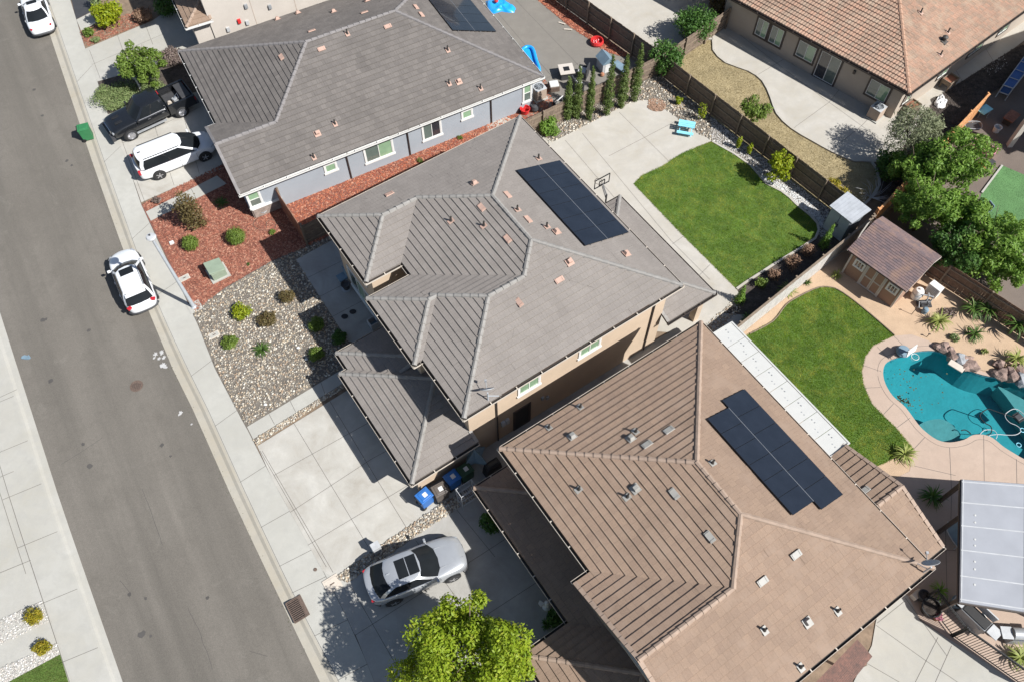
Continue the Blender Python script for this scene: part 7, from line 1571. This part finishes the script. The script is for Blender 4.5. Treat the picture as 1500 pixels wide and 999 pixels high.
# ------------------------------------------------------------------ pool yard things
for k, (px, py, r, mt, lab) in enumerate(((1379, 509, .5, 'boulder', 'brown boulder at the left end of the rockwork'), (1388, 513, .42, 'boulder', 'small brown boulder second from the left of the rockwork'), (1395, 521, .48, 'boulder', 'pinkish boulder beside the grey one'), (1408, 527, .55, 'grey', 'large grey boulder in the middle of the rockwork'), (1415, 525, .4, 'boulder', 'boulder behind the large grey one'), (1419, 536, .55, 'boulder', 'reddish boulder at the right end of the first rock group'), (1463, 548, .5, 'boulder', 'brown boulder at the left of the second rock group'), (1462, 533, .42, 'boulder', 'flat pale brown boulder set back from the pool edge'), (1481, 549, .58, 'boulder', 'large reddish boulder in the second rock group'), (1497, 556, .5, 'grey', 'grey boulder at the right edge by the pool'), (1499, 540, .5, 'boulder', 'boulder behind the palm at the right edge'), (1505, 560, .4, 'boulder', 'boulder cut off by the right edge of the photo'))):
    P = W(px, py, .15); b_ = bmesh.new(); bmesh.ops.create_icosphere(b_, subdivisions=2, radius=1); V = []
    for v in b_.verts: f = 1+.28*sin(v.co.x*3.1+k)+.2*sin(v.co.y*4.3+k*2)+rnd.uniform(-.08, .08); r_ = r*.84; V.append((P.x+v.co.x*r_*f, P.y+v.co.y*r_*f*.8, max(-.25, .15+v.co.z*r_*.75*f)))
    F = [tuple(v.index for v in f.verts) for f in b_.faces]; b_.free(); m = MB(); m.add(V, F); tag(m.build('boulder', M_['boulder'] if mt == 'boulder' else M_['rockg'] if 'rockg' in M_ else M_['grey'], None, origin=P), lab, 'boulder', 'boulders round the pool')
A = W(1401, 536, .3); m = MB(); m.box(A, (.85, .4, .08), rz=radians(-42), rx=.05); tag(m.build('spillway_slab', M_['tanbox'], None, origin=A, bevel=.02), 'flat white spillway stone jutting over the water below the grey boulder', 'stone')
P = W(1322, 516, .08); o = thing('pool_hoop', 'white pool basketball hoop on a round base at the pool edge', 'basketball hoop', P); m = MB(); m.lathe([(.36, 0), (.4, .12), (.32, .24), (.0001, .26)], P, 22); m.build('base', M_['bluegrey'], o, smooth=40); m = MB(); e = W(1331, 520, .7); m.tube([P+Vector((.25, -.1, .15)), P.lerp(e, .6)+Vector((0, 0, .4)), e], .045, 8); m.build('post', M_['white'], o)
m = MB(); m.box(e+Vector((.1, .12, .25)), (.75, .05, .5), rz=radians(35), rx=-.2); m.build('backboard', M_['white'], o); m = MB(); q = e+Vector((.25, -.2, .15)); m.tube([q+Vector((cos(a)*.2, sin(a)*.2, 0)) for a in [k*pi/8 for k in range(16)]], .015, 6, closed=True)
for k in range(8): a = k*pi/4; m.tube([q+Vector((cos(a)*.2, sin(a)*.2, 0)), q+Vector((cos(a+.4)*.12, sin(a+.4)*.12, -.3))], .008, 4)
m.build('net', M_['white'], o)
def hz(pts, z=-.11): return smoothline([W(1380+x/8.325, 560+y/8.325, z) for x, y in pts], 5)
bh = hz(((890, 430), (770, 390), (650, 350), (560, 325), (480, 370), (465, 420), (520, 490), (590, 530), (605, 580), (590, 620), (540, 640))); m = MB(); m.tube(bh, .028, 6); tag(m.build('pool_hose', M_['black'], None, origin=bh[0]), 'black pool hose floating in a bend', 'hose')
wh = hz(((1010, 400), (940, 340), (880, 322), (820, 345), (770, 390), (780, 440), (830, 490), (900, 520), (950, 560), (955, 600), (900, 635), (800, 640), (690, 632), (600, 640), (570, 655))); m = MB(); m.tube(wh, .02, 6); tag(m.build('pool_hose', M_['lgrey'], None, origin=wh[0]), 'long white pool hose floating on the water', 'hose')
wh = hz(((655, 690), (672, 640), (640, 590), (590, 575), (520, 580), (480, 610), (462, 632))); m = MB(); m.tube(wh, .02, 6); tag(m.build('pool_hose', M_['lgrey'], None, origin=wh[0]), 'short white hose loop at the pool edge', 'hose')
wh = hz(((235, 585), (270, 576), (310, 590), (350, 625))); m = MB(); m.tube(wh, .03, 6); tag(m.build('pool_hose', M_['black'], None, origin=wh[0]), 'short black hose end beside the pale pool shelf', 'hose')
for x, y, lab in ((935, 760, 'pale dive ring floating nearer the deck'), (980, 580, 'pale dive ring next to the white hose')): P = W(1380+x/8.325, 560+y/8.325, -.12); m = MB(); m.tube([P+Vector((cos(a)*.12, sin(a)*.12, 0)) for a in [k*pi/8 for k in range(16)]], .022, 6, closed=True); tag(m.build('dive_ring', M_['aqua'], None, origin=P), lab, 'ring')
P = W(1492, 611, -.12); o = thing('pool_cleaner', 'dark robotic pool cleaner at the end of the black hose', 'pool cleaner', P); m = MB(); m.box(P, (.5, .4, .16), rz=.5, tx=.8, ty=.8); m.build('body', M_['dark'], o, bevel=.03)
for s in (1, -1): m = MB(); m.box(P+Vector((-s*.11, s*.2, -.02)), (.46, .07, .14), rz=.5); m.build('track', M_['black'], o)
m = MB()
for k in range(60):
    q = W(rnd.choice([rnd.uniform(1300, 1400), rnd.uniform(1318, 1352)]), rnd.uniform(540, 605), -.122); m.prism(blob(q, rnd.uniform(.015, .05), 6), 0, -.121, sides=False)
for k in range(60): f = rnd.random(); q = W(1314+f*17+rnd.gauss(0, 3), 580+f*12+rnd.gauss(0, 2), -.122); m.prism(blob(q, rnd.uniform(.02, .06), 6), 0, -.1205, sides=False)
tag(m.build('floating_leaves', M_['leaflit'], None, norm=False), kind='stuff')
# pump gear by the shed
P = W(1340, 436, 0); o = thing('pool_filter', 'white domed pool filter tank beside the brown shed', 'filter tank', P); m = MB(); m.lathe([(.28, .05), (.3, .3), (.3, .62), (.22, .78), (.06, .84), (.06, .9), (.0001, .92)], P, 20); m.build('tank', M_['white'], o, smooth=40); m = MB(); m.lathe([(.31, .44), (.325, .46), (.325, .5), (.31, .52)], P, 20); m.build('clamp_band', M_['grey'], o)
P = W(1364, 430, 0); o = thing('pool_heater', 'white louvred pool heater leaning near the fence', 'heater', P); m = MB(); m.box((P.x, P.y, .4), (.45, .75, .8), rz=radians(38)); m.build('cabinet', M_['white'], o, bevel=.02); m = MB(); 
for k in range(6): v = Matrix.Rotation(radians(38), 3, 'Z') @ Vector((-.235, 0, 0)); m.box((P.x+v.x, P.y+v.y, .15+k*.11), (.02, .6, .05), rz=radians(38))
m.build('louvre', M_['grey'], o)
P = W(1353, 447, 0); o = thing('pool_pump', 'dark pool pump with pipes between the filter tank and the heater', 'pump', P); m = MB(); m.lathe([(.0001, -.35), (.13, -.33), (.14, .0), (.18, .04), (.18, .22), (.0001, .3)], (P.x, P.y, .28), 14, axis='x'); m.box((P.x, P.y, .06), (.8, .4, .1)); m.build('motor', M_['dark'], o)
m = MB(); q = W(1340, 436, .4); r = W(1362, 434, .3); m.tube([(P.x+.25, P.y, .3), (P.x+.3, P.y+.1, .7), (q.x+.3, q.y, .7), q], .04, 8); m.tube([(P.x, P.y, .4), (P.x, P.y+.1, .75), (r.x-.2, r.y, .6), r], .04, 8); m.tube([(P.x-.4, P.y-.3, .1), (P.x-.4, P.y, .35), (P.x, P.y, .3)], .04, 8); m.build('pipe', M_['grey'], o)
o = thing('pump_lid', 'second small pump with grey lid in front of the pool heater', 'pump', W(1353, 458, 0)); P = W(1353, 458, 0); m = MB(); m.lathe([(.16, 0), (.18, .3), (.12, .4), (.0001, .42)], P, 14); m.build('basket', M_['bluegrey'], o); m = MB(); m.tube([P+Vector((0, 0, .3)), P+Vector((.2, .3, .45)), W(1350, 447, .3)], .04, 6); m.build('pipe', M_['dark'], o)
for px, py, lab in ((1335, 461, 'bent metal stake standing in the gravel below the shed'), (1357, 494, 'low metal stake at the edge of the pool deck')): P = W(px, py, 0); m = MB(); m.tube([P-Vector((0, 0, .05)), P+Vector((.05, .02, .7 if py < 480 else .3))], .02, 6); m.box(P+Vector((.05, .02, .7 if py < 480 else .3)), (.12, .06, .06)); tag(m.build('garden_stake', M_['brtrim'], None, origin=P), lab, 'stake')
# patio at the bottom right
def grill(label, px, py, rz, lidm, open_=False):
    P = W(px, py, .02); o = thing('barbecue', label, 'barbecue', P); f = Matrix.Rotation(rz, 3, 'Z'); m = MB(); m.box(P+Vector((0, 0, .42)), (1.3, .6, .8), rz=rz); m.build('cabinet', M_['grey'], o, bevel=.02)
    for s in (1, -1): m = MB(); m.box(P+f @ Vector((s*.92, 0, .85 if open_ else .9)), (.5, .56, .05), rz=rz); m.build('side_shelf', M_['lgrey'], o, bevel=.01)
    m = MB()
    if open_: m.box(P+Vector((0, 0, .86)), (1.2, .5, .05), rz=rz); m.build('grate', M_['black'], o); m = MB(); m.box(P+f @ Vector((0, .38, 1.05)), (1.25, .06, .5), rz=rz); m.build('lid', lidm, o)
    else:
        m.tube([P+f @ Vector((x, 0, .8)) for x in (-.62, .62)], .28, 18); m.build('lid', lidm, o, smooth=40)
        m = MB(); q = [P+f @ Vector((x, -.34, .95)) for x in (-.5, .5)]; m.bar(q[0], q[1], .03); m.build('lid_handle', M_['chrome'], o)
grill('open barbecue with dark grate beneath the corner of the gazebo', 1419, 908, radians(-52), M_['lgrey'], True); grill('silver barbecue with closed hood at the right edge below the gazebo', 1490, 934, radians(-4), M_['grey'])
P = W(1437, 909, .7); m = MB(); m.box(P, (.7, .5, .02), rz=.55, rx=.3); m.bar(P-Vector((0, 0, .7)), P, .05); tag(m.build('sign_board', M_['alum'], None, origin=P), 'white sheet board standing beside the open barbecue', 'board')
for px, py, r, lab, mt in ((1358, 901-8, .45, 'big round black pot at the barred gate', 'black'), (1347, 875, .26, 'small dark pot beside the big round black pot', 'dark'), (1397, 885, .3, 'blue grey pot at the corner post of the gazebo', 'bluegrey')):
    P = W(px, py, .02); o = thing('plant_pot', lab, 'pot', P); m = MB(); m.lathe([(r*.7, 0), (r, .5), (r*1.05, .52), (r*1.05, .57), (r*.92, .57), (r*.88, .42)], P, 22); m.build('pot', M_[mt], o, smooth=40); m = MB(); m.lathe([(r*.9, .42), (.0001, .44)], P, 22); m.build('soil', M_['darksoil'], o)
P = W(1370, 906, .02); o = thing('pink_flower', 'small pink potted flower next to the big round black pot', 'flower', P); leaf_mesh('petals', L_['pinkf'] if 'pinkf' in L_ else L_['lav'], [(P.x, P.y, .4, .2, .2, .12)], 60, .08, o); m = MB(); m.lathe([(.1, 0), (.14, .26), (.0001, .24)], P, 12); m.build('pot', M_['terra'], o)
P = W(1340, 872, .02); m = MB(); m.box((P.x, P.y, .2), (.5, .3, .36), rz=.6); tag(m.build('wood_box', M_['tanbox'], None, origin=P), 'pale open wooden box under the satellite dish corner', 'box')
P = W(1404, 790, .25); o = thing('lounge_chair', 'white curved lounge chair in shade at the gazebo edge', 'lounge chair', (P.x, P.y, 0)); m = MB()
for s in (-.28, .28): m.tube(smoothline([P+Vector((s-.25, .75, .5)), P+Vector((s-.2, .45, .1)), P+Vector((s, 0, -.05)), P+Vector((s+.1, -.5, .1)), P+Vector((s+.2, -.8, .0))], 5), .03, 6)
m.build('frame', M_['lgrey'], o); m = MB(); A = smoothline([P+Vector((-.25, .75, .5)), P+Vector((-.2, .45, .12)), P+Vector((0, 0, -.03)), P+Vector((.1, -.5, .12))], 5)
for a, b in zip(A, A[1:]): m.face([a+Vector((-.28, 0, 0)), b+Vector((-.28, 0, 0)), b+Vector((.28, 0, 0)), a+Vector((.28, 0, 0))])
m.build('sling', M_['bluegrey'], o)
m = MB()
for s in (-.25, .28): m.bar(P+Vector((s, .3, -.24)), P+Vector((s, .3, .0)), .03); m.bar(P+Vector((s, -.4, -.24)), P+Vector((s, -.4, .05)), .03)
m.build('legs', M_['lgrey'], o)
# ------------------------------------------------------------------ camera, light
cam = bpy.data.cameras.new('camera'); co = bpy.data.objects.new('camera', cam); COL.objects.link(co)
cam.sensor_width = 36; cam.lens = FPX/1500*36; cam.sensor_fit = 'HORIZONTAL'; cam.clip_end = 2000
co.matrix_world = Matrix.Translation((0, 0, CAMH)) @ Matrix.Rotation(TILT, 4, 'X') @ Matrix.Rotation(ROLL, 4, 'Z')
S.camera = co
EL, AZ = radians(45), radians(-29)
sd = Vector((cos(AZ)*cos(EL), sin(AZ)*cos(EL), sin(EL)))
sl = bpy.data.lights.new('sun', 'SUN'); sl.energy = 5.0; sl.angle = radians(.5); sl.color = (1, .985, .955)
so = bpy.data.objects.new('sun', sl); COL.objects.link(so); so.rotation_euler = (-sd).to_track_quat('-Z', 'Y').to_euler(); so.location = (30, -20, 60)
w = bpy.data.worlds.new('World'); S.world = w; w.use_nodes = True; t = w.node_tree
sk = t.nodes.new('ShaderNodeTexSky'); sk.sky_type = 'NISHITA'; sk.sun_disc = False; sk.sun_elevation = EL; sk.sun_rotation = pi/2-AZ
t.links.new(sk.outputs[0], t.nodes['Background'].inputs[0]); t.nodes['Background'].inputs[1].default_value = .066
S.view_settings.view_transform = 'Standard'; S.view_settings.look = 'None'; S.view_settings.exposure = .63; S.view_settings.gamma = 1
S.view_settings.use_curve_mapping = False
